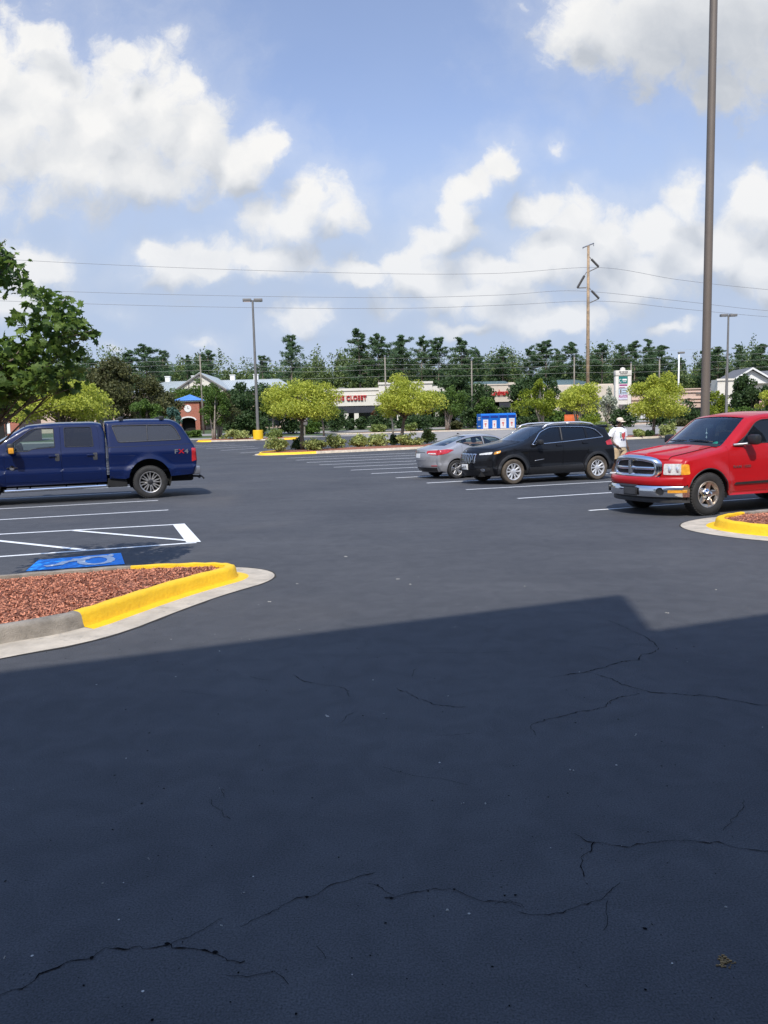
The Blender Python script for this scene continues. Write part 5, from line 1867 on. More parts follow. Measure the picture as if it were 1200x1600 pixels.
def tree(name, label, base, cz, r, leaf, n=2600, size=.16, seed=1, bark='bark', tr=.11, stems=1, K=26, cl=.33, group=None, cat='tree', hollow=.3, lean=(0, 0), skirt=0):
    """base: ground spot; crown centre height cz over it; r = crown half sizes"""
    rs = np.random.RandomState(seed)
    root = tag(empty(name, base), label, cat, group)
    K, n = int(K * 1.5), int(n * (3.6 if base[1] < 86 else 2.6))
    size = size * (.62 if base[1] < 86 else .78)
    P, cl_c = crown_points(n, (lean[0], lean[1], cz), r, rs, K, cl, hollow)
    tp = 1 - .30 * np.clip((P[:, 2] - cz) / r[2], -.5, 1)
    P[:, 0] = lean[0] + (P[:, 0] - lean[0]) * tp; P[:, 1] = lean[1] + (P[:, 1] - lean[1]) * tp
    V, F = cards(P, size, rs)
    mb = MB()
    for s in range(stems):
        a = 2 * math.pi * s / stems + seed
        ox, oy = (.0, .0) if stems == 1 else (.12 * math.cos(a), .12 * math.sin(a))
        tx, ty = (lean[0], lean[1]) if stems == 1 else (lean[0] + r[0] * .35 * math.cos(a), lean[1] + r[1] * .35 * math.sin(a))
        pts = [(ox, oy, -.1), (ox + tx * .12 + .03 * rs.randn(), oy + ty * .12, cz * .3), (ox + tx * .45, oy + ty * .45, cz * .62), (tx, ty, cz + r[2] * .3)]
        mb.tube(pts, [tr * 1.25, tr, tr * .75, tr * .3], 9)
    for q in cl_c[:max(6, K // 2)]:
        s0 = np.array([lean[0] * .6, lean[1] * .6, cz - r[2] * (.75 + .2 * rs.rand())])
        m_ = s0 + (q - s0) * .5 + rs.randn(3) * .08 * r[0] + np.array([0, 0, .1 * r[2]])
        mb.tube([s0, m_, q], [tr * .5, tr * .32, tr * .1], 5, cap=False)
    mb.build('trunk', M[bark], root, smooth=True)
    mesh_cards('crown', V, F, M[leaf] if isinstance(leaf, str) else leaf, root)
    return root


def tree_px(name, label, u, Y, box, leaf, **kw):
    """box = crown bounds in the picture (x0, x1, y0, y1) at depth Y"""
    x0, x1, y0, y1 = box
    b = foot(u, Y)
    cu, cv = (x0 + x1) / 2, (y0 + y1) / 2
    c = at(cu, cv, Y)
    s = Y / 1200
    rx, rz = (x1 - x0) / 2 * s, (y1 - y0) / 2 * s
    return tree(name, label, b, c[2] - b.z, (rx * .98, rx * .98, rz), leaf, lean=(c[0] - b.x, 0), **kw)


def shrub(label, u, Y, wpx, hpx, leaf, seed, n=420, size=.10, group=None, name='shrub', base=None, dy=0):
    b = Vector(base) if base else foot(u, Y)
    b.z += dy
    s = Y / 1200
    rx, rz = wpx / 2 * s, hpx * s
    rs = np.random.RandomState(seed)
    root = tag(empty(name, b), label, 'shrub', group)
    P, cc = crown_points(n, (0, 0, rz * .45), (rx, rx * .85, rz * .60), rs, 30, .46, .15, low=-.5)
    P[:, 2] = np.maximum(P[:, 2], .02)
    V, F = cards(P, size, rs)
    mesh_cards('foliage', V, F, M[leaf], root)
    mb = MB()
    for q in cc[:7]:
        mb.tube([(0, 0, -.05), (q[0] * .5, q[1] * .5, max(.05, q[2] * .5)), q], [.03, .02, .008], 5, cap=False)
    mb.build('stem', M['bark'], root)
    return root


# yellow-green trees of the lot
tree_px('yellow_tree', 'broad yellow tree behind the blue pickup, largest yellow crown on that side', 100, 47, (26, 170, 590, 668), 'leaf_yellow', n=4200, size=.14, seed=11, K=34, tr=.10, stems=3)
tree_px('yellow_tree', 'yellow-green tree with a dark trunk at the yellow-nosed end of the planted bed', 472, 54.2, (424, 528, 584, 664), 'leaf_yellow', n=3400, size=.13, seed=12, K=30, tr=.13, lean=None) if False else None
tree_px('yellow_tree', 'yellow-green tree with a dark trunk near the yellow-nosed end of the planted bed', 472, 54.4, (412, 530, 584, 662), 'leaf_yellow', n=3600, size=.13, seed=12, K=32, tr=.14)
tree_px('yellow_tree', 'slim-trunked yellow-green tree in front of the left part of the flat-roofed tan store', 506, 84, (474, 526, 608, 660), 'leaf_lime', n=1500, size=.15, seed=13, K=18, tr=.10)
tree_px('yellow_tree', 'yellow-green tree between the red block-letter sign and the grey sedan, dark trunk', 628, 57.5, (588, 684, 590, 656), 'leaf_yellow', n=3200, size=.13, seed=14, K=30, tr=.13)
tree_px('young_tree', 'young yellow-green tree with a thin pale trunk right of the red block-letter sign', 614, 84, (586, 632, 610, 658), 'leaf_lime', n=1100, size=.15, seed=15, K=16, tr=.10, bark='bark_pale')
tree_px('crape_myrtle', 'green crape myrtle with several pale trunks left of the blue donation bins', 699, 93, (676, 734, 603, 656), 'leaf_green', n=1700, size=.16, seed=16, stems=4, tr=.11, K=18, bark='bark_pale')
tree_px('young_tree', 'small bright green tree directly behind the blue donation bins', 764, 103, (740, 782, 619, 658), 'leaf_green', n=1400, size=.17, seed=17, K=18, tr=.1)
tree_px('crape_myrtle', 'light green forked tree above the hood of the black SUV', 847, 92, (808, 872, 596, 654), 'leaf_lime', n=1900, size=.16, seed=18, stems=3, tr=.11, K=20, bark='bark_pale')
tree_px('yellow_tree', 'yellow tree in front of the tall wooden power pole', 902, 90, (866, 946, 596, 652), 'leaf_yellow', n=2400, size=.17, seed=19, stems=4, tr=.10, K=24, bark='bark_pale')
tree_px('crape_myrtle', 'white-flowering crape myrtle left of the pylon sign', 948, 96, (934, 966, 608, 660), 'leaf_white', n=1100, size=.15, seed=20, stems=3, tr=.09, K=14, bark='bark_pale')
tree_px('yellow_tree', 'rounded bright yellow tree right of the pylon sign', 1021, 64, (983, 1070, 585, 656), 'leaf_yellow', n=3400, size=.14, seed=21, K=30, tr=.12)
tree_px('yellow_tree', 'yellow tree cut by the right edge of the photo behind the red pickup', 1205, 74, (1186, 1238, 602, 648), 'leaf_yellow', n=1500, size=.15, seed=22, K=18, tr=.10)
tree_px('young_tree', 'small yellowish tree beside the foot of the tall grey lamp pole', 1118, 92, (1100, 1142, 610, 664), 'leaf_lime', n=1200, size=.16, seed=23, K=14, tr=.08)
tree_px('crape_myrtle', 'leafy crape myrtle with grey trunks right of the brick clock tower', 334, 80, (311, 358, 602, 668), 'leaf_green', n=1800, size=.15, seed=24, stems=3, tr=.10, K=18, bark='bark_pale')
tree_px('crape_myrtle', 'thin crape myrtle with bare grey stems left of the yellow lamp base', 342, 82, (318, 372, 612, 660), 'leaf_olive', n=1000, size=.15, seed=25, stems=3, tr=.11, K=14, bark='bark_pale')
tree_px('young_tree', 'young green tree just right of the yellow lamp base', 426, 81, (408, 446, 612, 660), 'leaf_lime', n=1200, size=.15, seed=26, K=16, tr=.09, bark='bark_pale')
# darker trees further off
tree_px('oak_tree', 'big dark oak left of the lamp pole with the yellow base', 392, 98, (336, 452, 594, 676), 'leaf_dark', n=4200, size=.24, seed=31, K=30, tr=.25)
tree_px('oak_tree', 'dark oak between the flat-roofed and the green-roofed stores', 722, 109, (676, 762, 579, 652), 'leaf_dark', n=3600, size=.25, seed=32, K=28, tr=.25)
tree_px('oak_tree', 'dark oak standing right of the small red store sign', 836, 110, (797, 874, 583, 655), 'leaf_dark', n=3000, size=.25, seed=33, K=26, tr=.22)
tree_px('oak_tree', 'dark oak in front of the gabled white house at the right', 1170, 112, (1140, 1202, 586, 655), 'leaf_dark', n=2800, size=.25, seed=34, K=24, tr=.22)
tree_px('oak_tree', 'brownish olive tree rising behind the yellow tree at the left', 185, 100, (132, 236, 566, 670), 'leaf_olive', n=4400, size=.24, seed=35, K=34, tr=.2)
tree_px('oak_tree', 'olive tree in front of the white roof left of the clock tower', 235, 104, (200, 276, 590, 680), 'leaf_olive', n=2600, size=.22, seed=36, K=24, tr=.18)
tree_px('oak_tree', 'mid-green tree showing above the blue roof of the clock tower, below the white gable', 312, 140, (264, 356, 595, 652), 'leaf_green', n=2600, size=.26, seed=43, K=26, tr=.2)
tree_px('oak_tree', 'green tree hiding the pink shop wall left of the clock tower', 246, 112, (206, 284, 604, 668), 'leaf_olive', n=2400, size=.22, seed=44, K=24, tr=.18)
tree_px('oak_tree', 'green tree hiding the right wing of the white hall behind the lamp pole', 440, 130, (400, 480, 600, 660), 'leaf_green', n=2400, size=.26, seed=45, K=24, tr=.2)
tree_px('young_tree', 'fresh green tree low behind the cab roof of the blue pickup', 228, 76, (200, 262, 624, 672), 'leaf_green', n=1800, size=.15, seed=37, K=18, tr=.09)
tree_px('spruce_tree', 'small blue-green conifer left of the brick clock tower', 270, 92, (256, 284, 636, 684), 'leaf_blue', n=900, size=.14, seed=38, K=10, tr=.07)
tree_px('young_tree', 'bushy olive tree at the far left in front of the small brick building', 8, 50, (-26, 44, 606, 664), 'leaf_green', n=1600, size=.14, seed=39, K=18, tr=.08)
tree_px('oak_tree', 'dark tree just right of the brick clock tower, left of the big oak', 334, 126, (314, 360, 612, 668), 'leaf_green', n=1600, size=.25, seed=40, K=18, tr=.2)
tree_px('crape_myrtle', 'reddish-leaved shrubby tree by the dark storefront of the flat-roofed tan store', 590, 108, (578, 606, 640, 668), 'leaf_red', n=700, size=.17, seed=41, stems=3, tr=.06, K=12)
tree_px('young_tree', 'small green tree behind the hood of the red pickup, beside the pink store', 1062, 97, (1046, 1082, 628, 672), 'leaf_green', n=1000, size=.16, seed=42, K=12, tr=.08)

# clipped and loose shrubs
for i, (u, Y, w, h, leaf, lab) in enumerate([
    (433, 53.0, 34, 21, 'leaf_varieg', 'cream-edged shrub nearest the yellow nose of the planted bed'),
    (464, 55.2, 20, 18, 'leaf_dark', 'small dark shrub beside the tree trunk in the planted bed'),
    (491, 53.8, 34, 18, 'leaf_varieg', 'low cream-edged shrub just right of the tree trunk in the planted bed'),
    (523, 55.4, 34, 24, 'leaf_varieg', 'tallest cream-edged shrub in the middle of the planted bed'),
    (560, 56.6, 26, 19, 'leaf_varieg', 'round cream-edged shrub left of the longest shrub in the planted bed'),
    (591, 57.4, 40, 20, 'leaf_varieg', 'long cream-edged shrub right of the bed centre below the red block-letter sign'),
    (615, 58.6, 18, 15, 'leaf_dark', 'grey-green little shrub left of the second tree trunk in the planted bed'),
    (638, 57.2, 40, 21, 'leaf_varieg', 'wide cream-edged shrub under the tree next to the grey sedan'),
    (667, 60.2, 26, 22, 'leaf_ground', 'round yellow-green shrub directly behind the tail of the grey sedan'),
    (1045, 61.8, 27, 21, 'leaf_varieg', 'cream-edged shrub behind the windshield corner of the red pickup'),
    (1000, 62.5, 18, 13, 'leaf_varieg', 'low pale shrub right of the walking person'),
    (1014, 63.0, 14, 10, 'leaf_dark', 'tiny dark shrub at the foot of the rounded yellow tree'),
    (370, 79.6, 40, 16, 'leaf_varieg', 'wide cream-edged shrub left of the yellow lamp base'),
    (429, 80.0, 26, 14, 'leaf_ground', 'small yellow-green shrub right of the yellow lamp base'),
    (614 - 24, 91, 24, 12, 'leaf_ground', 'low yellow-green shrub left of the thin pale trunk on the far mulch strip'),
    (643, 92, 22, 12, 'leaf_ground', 'low yellow-green shrub right of the second bed tree on the far mulch strip'),
    (935, 66, 40, 22, 'leaf_ground', 'yellow-green shrub mass behind the rear window of the black SUV'),
    (925, 80, 42, 24, 'leaf_lime', 'taller light shrub behind the roof of the black SUV')]):
    shrub(lab, u, Y, w, h, leaf, 60 + i, n=1500, size=.085 if Y < 70 else .11, dy=.14 if Y < 63 else .1, group='shrubs in the planted beds')
for i, (u, Y, w, h, leaf, lab) in enumerate([
    (366, 96, 50, 40, 'leaf_dark', 'large dark bush left of the lamp pole below the big oak'),
    (458, 98, 54, 38, 'leaf_dark', 'wide dark bush under the yellow tree of the bed nose'),
    (400, 102, 30, 24, 'leaf_dark', 'dark bush hidden behind the lamp pole'),
    (527, 101, 34, 34, 'leaf_dark', 'rounded dark bush left of the white store columns'),
    (487, 97, 26, 20, 'leaf_green', 'bright green bush behind the first planted bed tree'),
    (547, 106, 18, 18, 'leaf_dark', 'small clipped bush in front of the first white store column'),
    (565, 107, 18, 18, 'leaf_dark', 'small clipped bush in front of the second white store column'),
    (598, 103, 40, 30, 'leaf_dark', 'dark loose bush below the right end of the red block-letter sign'),
    (655, 100, 44, 30, 'leaf_dark', 'dark bush behind the second tree of the planted bed'),
    (628, 108, 16, 16, 'leaf_dark', 'small clipped bush below the raised parapet of the flat-roofed tan store'),
    (735, 104, 36, 36, 'leaf_dark', 'tall dark bush touching the left side of the blue donation bins'),
    (712, 99, 18, 13, 'leaf_olive', 'low olive bush right of the pale multi-trunk crape myrtle'),
    (829, 108, 44, 26, 'leaf_dark', 'hedge bush right of the blue donation bins'),
    (868, 106, 36, 22, 'leaf_green', 'green bush left of the orange barrier'),
    (972, 92, 44, 34, 'leaf_dark', 'dark bush at the foot of the pylon sign'),
    (1030, 90, 40, 36, 'leaf_dark', 'dark bush under the rounded bright yellow tree'),
    (1072, 92, 40, 36, 'leaf_dark', 'dark green bush left of the tall grey lamp pole'),
    (1066, 88, 20, 12, 'leaf_olive', 'low brownish bush above the windshield of the red pickup'),
    (1122, 96, 34, 28, 'leaf_dark', 'dark bush right of the tall grey lamp pole'),
    (1164, 98, 42, 24, 'leaf_green', 'green bush below the dark oak at the right'),
    (1195, 104, 30, 16, 'leaf_dark', 'low dark bush near the white car at the right edge'),
    (920, 110, 30, 20, 'leaf_dark', 'dark bush behind the yellow tree by the power pole'),
    (672, 110, 60, 18, 'leaf_dark', 'long dark hedge along the flat-roofed tan storefront'),
    (505, 110, 40, 26, 'leaf_dark', 'dark hedge at the left end of the flat-roofed tan storefront'),
    (255, 90, 26, 16, 'leaf_green', 'green bush just above the bed cap of the blue pickup'),
    (302, 95, 20, 10, 'leaf_green', 'low green bush at the foot of the brick clock tower'),
    (790, 110, 60, 26, 'leaf_dark', 'dark hedge behind the blue donation bins')]):
    shrub(lab, u, Y, w, h, leaf, 90 + i, n=1500, size=.17, group='bushes along the far road')


# ------------------------------------------------------------------ pines over the stores
def pine_mesh(seed, h=22.0):
    rs = np.random.RandomState(seed)
    mb = MB()
    bend = rs.randn(2) * .25
    tr = [(bend[0] * (z / h) ** 2, bend[1] * (z / h) ** 2, z) for z in np.linspace(-.3, h * .97, 9)]
    mb.tube(tr, [.26, .25, .23, .21, .18, .15, .11, .07, .03], 8)
    Vs, Fs, nb = [], [], 0
    lo = .40 + .15 * rs.rand()
    n = 46
    wide = .13 + .05 * rs.rand()
    for k in range(n):
        f = lo + (1 - lo) * (k + .7 * rs.rand()) / n
        g = (f - lo) / (1 - lo)
        a = rs.rand() * 6.283
        L = h * (wide * (1 - g ** 2.2) * (.55 + .45 * min(1, g * 3)) + .030) * (.5 + .75 * rs.rand())
        if rs.rand() < .10: continue
        b0 = np.array([bend[0] * f * f, bend[1] * f * f, f * h])
        tip = b0 + np.array([math.cos(a) * L, math.sin(a) * L, L * (.05 + .45 * rs.rand())])
        mb.tube([b0, (b0 + tip) / 2 + (0, 0, .05 * L), tip], [.07, .05, .02], 4, cap=False)
        for j in range(3):
            q = b0 + (tip - b0) * (.35 + .33 * j) + rs.randn(3) * .10 * L
            m = int(66 + 40 * rs.rand())
            p = rs.randn(m, 3) * np.array([.60, .60, .40]) * (.42 + .20 * L) * .55
            V, F = cards(q + p, .21, rs, .1, .34)
            Vs.append(V); Fs.append(F + nb); nb += len(V)
    me1 = bpy.data.meshes.new('trunk'); me1.from_pydata(mb.v, [], mb.f); me1.materials.append(M['bark_pine'])
    me1.polygons.foreach_set('use_smooth', [True] * len(me1.polygons))
    V, F = np.vstack(Vs), np.vstack(Fs)
    me2 = bpy.data.meshes.new('crown'); me2.from_pydata(V.tolist(), [], F.tolist()); me2.materials.append(M['leaf_pine'])
    return me1, me2


PM = [pine_mesh(s) for s in (3, 8, 21, 34, 55)]
for i, (u, top, Y, lab) in enumerate([
    (458, 524, 168, 'lone open-crowned pine left of the flat-roofed tan store, right of the lamp pole'),
    (565, 516, 172, 'tallest pine with a lopsided crown above the red block-letter sign'),
    (594, 522, 172, 'pine with a flat dark top, second of the pair above the red block-letter sign'),
    (631, 525, 180, 'dark dense pine left of three narrow pines behind the stores'),
    (660, 527, 182, 'narrow pine, first of the three in a row behind the dark oak'),
    (686, 528, 182, 'narrow pine, second of the three in a row behind the dark oak'),
    (724, 529, 178, 'broad dark pine right above the oak between the two stores'),
    (747, 546, 182, 'shorter pine right of the broad dark one between the two stores'),
    (786, 546, 185, 'small round-topped pine over the green store roof'),
    (826, 545, 185, 'pine left of the gap of sky behind the green-roofed store'),
    (852, 533, 178, 'pine with a crown tilted to the right above the gap of sky'),
    (872, 546, 184, 'lower pine between the tilted pine and the power pole'),
    (893, 535, 178, 'pine immediately left of the tall wooden power pole'),
    (940, 538, 176, 'pine immediately right of the tall wooden power pole'),
    (966, 540, 180, 'broad pine above and left of the pylon sign'),
    (990, 534, 176, 'dense pine above the pylon sign'),
    (1012, 531, 178, 'highest pine of the clump right of the pylon sign'),
    (1032, 540, 182, 'pine at the right end of the clump over the rounded yellow tree'),
    (1062, 560, 190, 'far small pine beside the white street light'),
    (1098, 548, 186, 'pine hidden behind the tall grey lamp pole'),
    (1120, 543, 184, 'pine right of the tall grey lamp pole'),
    (1152, 540, 182, 'rounded pine right of the thin grey lamp pole'),
    (1186, 538, 178, 'pine at the right edge over the gabled house'),
    (1215, 536, 180, 'pine standing past the right edge over the gabled house'),
    (235, 540, 165, 'ragged pine with a bare side branch above the white roof at the left'),
    (262, 548, 170, 'lower ragged pine next to the bare-branched one at the left'),
    (206, 548, 172, 'pine left of the bare-branched one above the yellow tree'),
    (330, 548, 175, 'round green pine between the two white cupolas'),
    (298, 556, 180, 'lower pine left of the round one above the white roof'),
    (150, 560, 175, 'pine above the yellow tree beside the maple branch'),
    (415, 556, 176, 'short pine right behind the lamp pole head line, over the white roof')]):
    b = foot(u, Y)
    h = at(u, top, Y)[2] - b.z
    root = tag(empty('pine_tree', b, i * 2.4), lab, 'pine tree', 'pines behind the stores')
    k = h / 22.0
    wd_ = k * (.92, 1.25, 1.05, 1.4, .85, 1.12, 1.3)[i % 7]
    root.scale = (wd_, wd_ * (1.0, .9, 1.1)[i % 3], k)
    for nm, me in zip(('trunk', 'crown'), PM[i % 5]):
        link_mesh(nm, me, None, root)

# the wood behind them reads as one mass
rs = np.random.RandomState(77)
Vs, Fs, nb = [], [], 0
tb = MB()
for row in range(3):
    for u in range(-160, 1400, 14):
        Y = 186 + 11 * row + 8 * rs.rand()
        uu = u + rs.randn() * 6
        gap = 812 < uu < 842 or 1072 < uu < 1092
        hh = 555 + 10 * math.sin(uu * .031) + 7 * math.sin(uu * .083 + 2) + rs.randn() * 6 + (26 if gap else 0)
        if row == 0: hh += 18
        if 340 < uu < 430: hh += 16
        b = foot(uu, Y)
        top = at(uu, hh, Y)[2] - b.z
        rx = 2.8 + 1.6 * rs.rand()
        lowf = .5 if row else .46
        P, cc = crown_points(1300 if row else 1500, (b.x, b.y, b.z + top * (1 - lowf)), (rx, rx, top * lowf), rs, 24, .34, .35)
        V, F = cards(P, .29, rs, 0, .55)
        Vs.append(V); Fs.append(F + nb); nb += len(V)
        tb.tube([(b.x, b.y, b.z - .2), (b.x + rs.randn() * .3, b.y, b.z + top * .55)], [.2, .10], 5, cap=False)
wood = mesh_cards('woodland', np.vstack(Vs), np.vstack(Fs), M['leaf_wood'])
tag(wood, 'dense dark green wood rising behind all the stores', 'woodland', kind='stuff')
tag(tb.build('woodland_trunks', M['bark_pine'], wood), kind='stuff')


# ------------------------------------------------------------------ the maple leaning in from the left
def maple():
    base = Vector((-4.55, 8.05, .14))
    root = tag(empty('maple_tree', base), 'young maple with large lobed leaves leaning in at the left edge', 'tree')
    rs = np.random.RandomState(5)
    Y = 8.4
    blobs = [(-60, 420, 70, 60, 260), (-10, 385, 24, 24, 60), (2, 425, 22, 34, 75), (92, 478, 22, 28, 90), (76, 512, 30, 26, 115), (124, 512, 15, 18, 70), (102, 545, 20, 20, 70), (66, 548, 26, 20, 75), (104, 585, 26, 18, 70),
             (8, 548, 26, 20, 90), (-30, 570, 50, 40, 140), (26, 575, 42, 30, 160), (78, 600, 30, 16, 60), (-40, 615, 60, 30, 110), (20, 612, 34, 16, 75), (88, 606, 22, 12, 36), (-110, 530, 60, 60, 120), (-90, 640, 50, 26, 60), (-150, 440, 60, 60, 90), (10, 640, 20, 14, 24)]
    C, cen = [], []
    for (u, v, ru, rv, n) in blobs:
        for q in range(int(n * 1.5)):
            d = rs.randn(3); d /= np.linalg.norm(d); d *= rs.rand() ** .4
            p = at(u + d[0] * ru - (8 if u > 50 else 0), v + d[2] * rv, Y)
            C.append([p[0], Y + d[1] * .75, p[2]])
        p = at(u, v, Y); cen.append(np.array([p[0], Y, p[2]]))
    C = np.array(C) - np.array(base)
    n = len(C)
    half = [(0, -.06), (.10, -.10), (.36, -.20), (.30, .02), (.50, .18), (.30, .24), (.34, .42), (.16, .40), (.0, .66)]
    out = np.array(half + [(-x, y) for x, y in half[::-1][1:-1]]) * .92
    k = len(out)
    s = .115 * (.6 + .75 * rs.rand(n))
    nrm = rs.randn(n, 3) * .75 + np.array([.15, -.25, .9]); nrm /= np.linalg.norm(nrm, axis=1)[:, None]
    a = np.cross(nrm, rs.randn(n, 3)); a /= np.linalg.norm(a, axis=1)[:, None]
    b = np.cross(nrm, a)
    droop = -.5 * (out[:, 0] ** 2 + out[:, 1] ** 2)
    V = C[:, None, :] + s[:, None, None] * (out[None, :, 0:1] * a[:, None, :] + out[None, :, 1:2] * b[:, None, :] + droop[None, :, None] * nrm[:, None, :])
    ctr = C[:, None, :] + s[:, None, None] * .16 * b[:, None, :]
    V = np.concatenate([V, ctr], 1).reshape(-1, 3)
    F = [(i * (k + 1) + j, i * (k + 1) + (j + 1) % k, i * (k + 1) + k) for i in range(n) for j in range(k)]
    mesh_cards('crown', V, np.array(F), M['leaf_maple'], root)
    mb = MB()
    mb.tube([(0, 0, -.1), (.03, .02, .7), (.05, .1, 1.5), (-.1, .2, 2.6), (-.3, .3, 3.9)], [.075, .065, .055, .04, .015], 10)
    for c in cen:
        e = c - np.array(base)
        z0 = np.clip(e[2] - .9, .9, 3.0)
        s0 = np.array([.03, .1, z0])
        mid_ = (s0 + e) / 2 + rs.randn(3) * .08
        mb.tube([s0, mid_, e], [.018, .011, .003], 6, cap=False)
        for j in range(3):
            t = e + rs.randn(3) * .07
            mb.tube([mid_ + (e - mid_) * .5, t], [.008, .003], 4, cap=False)
    mb.build('trunk', M['bark'], root, smooth=True)


maple()

# ------------------------------------------------------------------ buildings
M['stucco'] = pmat('stucco', (.56, .49, .40), .9, var=.07, scale=1.2, bump=.3, bscale=20)
M['stucco_pale'] = pmat('stucco_pale', (.66, .62, .54), .9, var=.06, scale=1.2, bump=.3, bscale=20)
M['stucco_pink'] = pmat('stucco_pink', (.58, .43, .35), .9, var=.08, scale=1.2, bump=.3, bscale=20)
M['white_wall'] = pmat('white_wall', (.72, .71, .68), .8, var=.06, scale=1.5)
M['awning_dark'] = pmat('awning_dark', (.030, .032, .042), .8, var=.2, scale=2)
M['store_glass'] = pmat('store_glass', (.012, .014, .016), .08, var=.5, scale=1.2, spec=.6)
M['roof_white'] = pmat('roof_white', (.42, .45, .435), .55, metal=.1, var=.06, scale=1)
M['roof_green'] = pmat('roof_green', (.115, .165, .155), .6, var=.12, scale=1)
M['roof_grey'] = pmat('roof_grey', (.13, .13, .135), .85, var=.2, scale=3)
M['roof_blue'] = pmat('roof_blue', (.085, .23, .60), .5, var=.08, scale=2)
M['sign_red'] = pmat('sign_red', (.42, .012, .014), .45, var=.08)
M['trim_grey'] = pmat('trim_grey', (.16, .15, .14), .8, var=.1)
M['pole_grey'] = pmat('pole_grey', (.17, .165, .155), .6, metal=.2, var=.12, scale=2)
M['pole_brown'] = pmat('pole_brown', (.155, .125, .098), .55, metal=.1, var=.08, scale=1.5)
M['wood_pole'] = pmat('wood_pole', (.25, .185, .125), .9, var=.25, scale=2, bump=.4, bscale=12, c2=(.34, .235, .14))
M['wood_old'] = pmat('wood_old', (.24, .21, .17), .9, var=.2, scale=2)
M['wire'] = pmat('wire', (.17, .17, .18), .6, var=.1)
M['wire_pale'] = pmat('wire_pale', (.36, .36, .34), .5, var=.1)


def brick_mat():
    m = bpy.data.materials.new('brick')
    m.use_nodes = True
    t = m.node_tree
    L = t.links.new
    b = t.nodes['Principled BSDF']
    b.inputs['Roughness'].default_value = .9
    tc = wn(t, 'ShaderNodeTexCoord')
    mp = wn(t, 'ShaderNodeMapping'); mp.inputs['Rotation'].default_value = (R(90), 0, 0)
    L(tc.outputs['Object'], mp.inputs['Vector'])
    br = wn(t, 'ShaderNodeTexBrick')
    br.inputs['Color1'].default_value = (.30, .085, .050, 1); br.inputs['Color2'].default_value = (.40, .13, .075, 1)
    br.inputs['Mortar'].default_value = (.36, .30, .26, 1); br.inputs['Scale'].default_value = 4.5; br.inputs['Mortar Size'].default_value = .012
    L(mp.outputs[0], br.inputs['Vector']); L(br.outputs[0], b.inputs['Base Color'])
    return m


M['brick'] = brick_mat()


def X(u, Y, v=650): return float(at(u, v, Y)[0])
def Z(u, v, Y): return float(at(u, v, Y)[2])


def seams(mb, p0, p1, q0, q1, n, r):
    """standing seams from edge p to edge q"""
    p0, p1, q0, q1 = map(Vector, (p0, p1, q0, q1))
    for k in range(n + 1):
        f = k / n
        mb.tube([p0.lerp(p1, f), q0.lerp(q1, f)], r, 4, cap=False)


def kids_store():
    Y = 115.0
    z0 = terrain(Y)
    root = tag(empty('store_building', (X(560, Y), Y, z0)), 'flat-roofed tan single-storey store with red block letters on its fascia', 'store')
    ox = root.location.x
    x = lambda u: X(u, Y) - ox
    z = lambda v, u=560: Z(u, v, Y) - z0
    w = MB()
    w.box(x(478), x(592), 1.6, 22, 0, z(610), 0)
    w.box(x(478), x(593), 0, 1.62, z(634), z(608), 0)
    w.box(x(478) - .1, x(593), -.12, .0, z(610.5), z(606.5), 0)
    w.box(x(478), x(593), -.06, .0, z(618), z(617), 0)
    w.box(x(593), x(676), -.25, 24, z(634), z(600), 0)
    w.box(x(593) - .1, x(676) + .1, -.4, -.25, z(602), z(598.5), 0)
    w.box(x(593), x(676), 1.6, 20, 0, z(634) + .02, 0)
    w.box(x(676), x(748), 0, 22, z(632), z(606), 0).box(x(676), x(748), 1.6, 20, 0, z(632) + .02, 0)
    w.build('wall', M['stucco_pale'], root)
    aw = MB()
    aw.box(x(476), x(748), .1, 1.58, z(645), z(634.3), 0)
    aw.build('awning', M['awning_dark'], root)
    for u in (490, 512, 541, 557, 600, 624, 652, 684, 716):
        c = MB().box(x(u) - .34, x(u) + .34, .15, .75, 0, z(634.5), 0, .03).box(x(u) - .45, x(u) + .45, .05, .85, 0, .7, 0, .03)
        c.build('column', M['stucco_pale'], root)
    for (a, b) in ((480, 510), (515, 538), (544, 554), (560, 597), (603, 622), (627, 650), (655, 682), (687, 714), (719, 746)):
        f = MB().box(x(a), x(b), 1.52, 1.58, .35, z(645), 0)
        o = f.build('window', M['store_glass'], root)
        g = MB()
        n = max(1, int((x(b) - x(a)) / 1.3))
        for k in range(n + 1):
            xx = x(a) + (x(b) - x(a)) * k / n
            g.box(xx - .04, xx + .04, 1.46, 1.515, .3, z(645), 0)
        g.box(x(a), x(b), 1.46, 1.512, .3, .42, 0)
        g.build('window_frame', M['trim_grey'], o)
    t = text_mesh('sign_lettering', 'KIDS CLOSET', .98, M['sign_red'], .10, root, align='RIGHT', bold=.03, space=1.1)
    t.location = (x(573.5), -.12, z(622)); t.rotation_euler = (R(90), 0, 0); t.scale = (.80, 1, 1)
    MB().box(x(532) - .5, x(532) + .5, 5, 6, z(608), z(602), 0, .05).build('roof_unit', M['pole_grey'], root)
    w = MB().box(x(560), x(563), .03, .08, z(652), z(648))


kids_store()


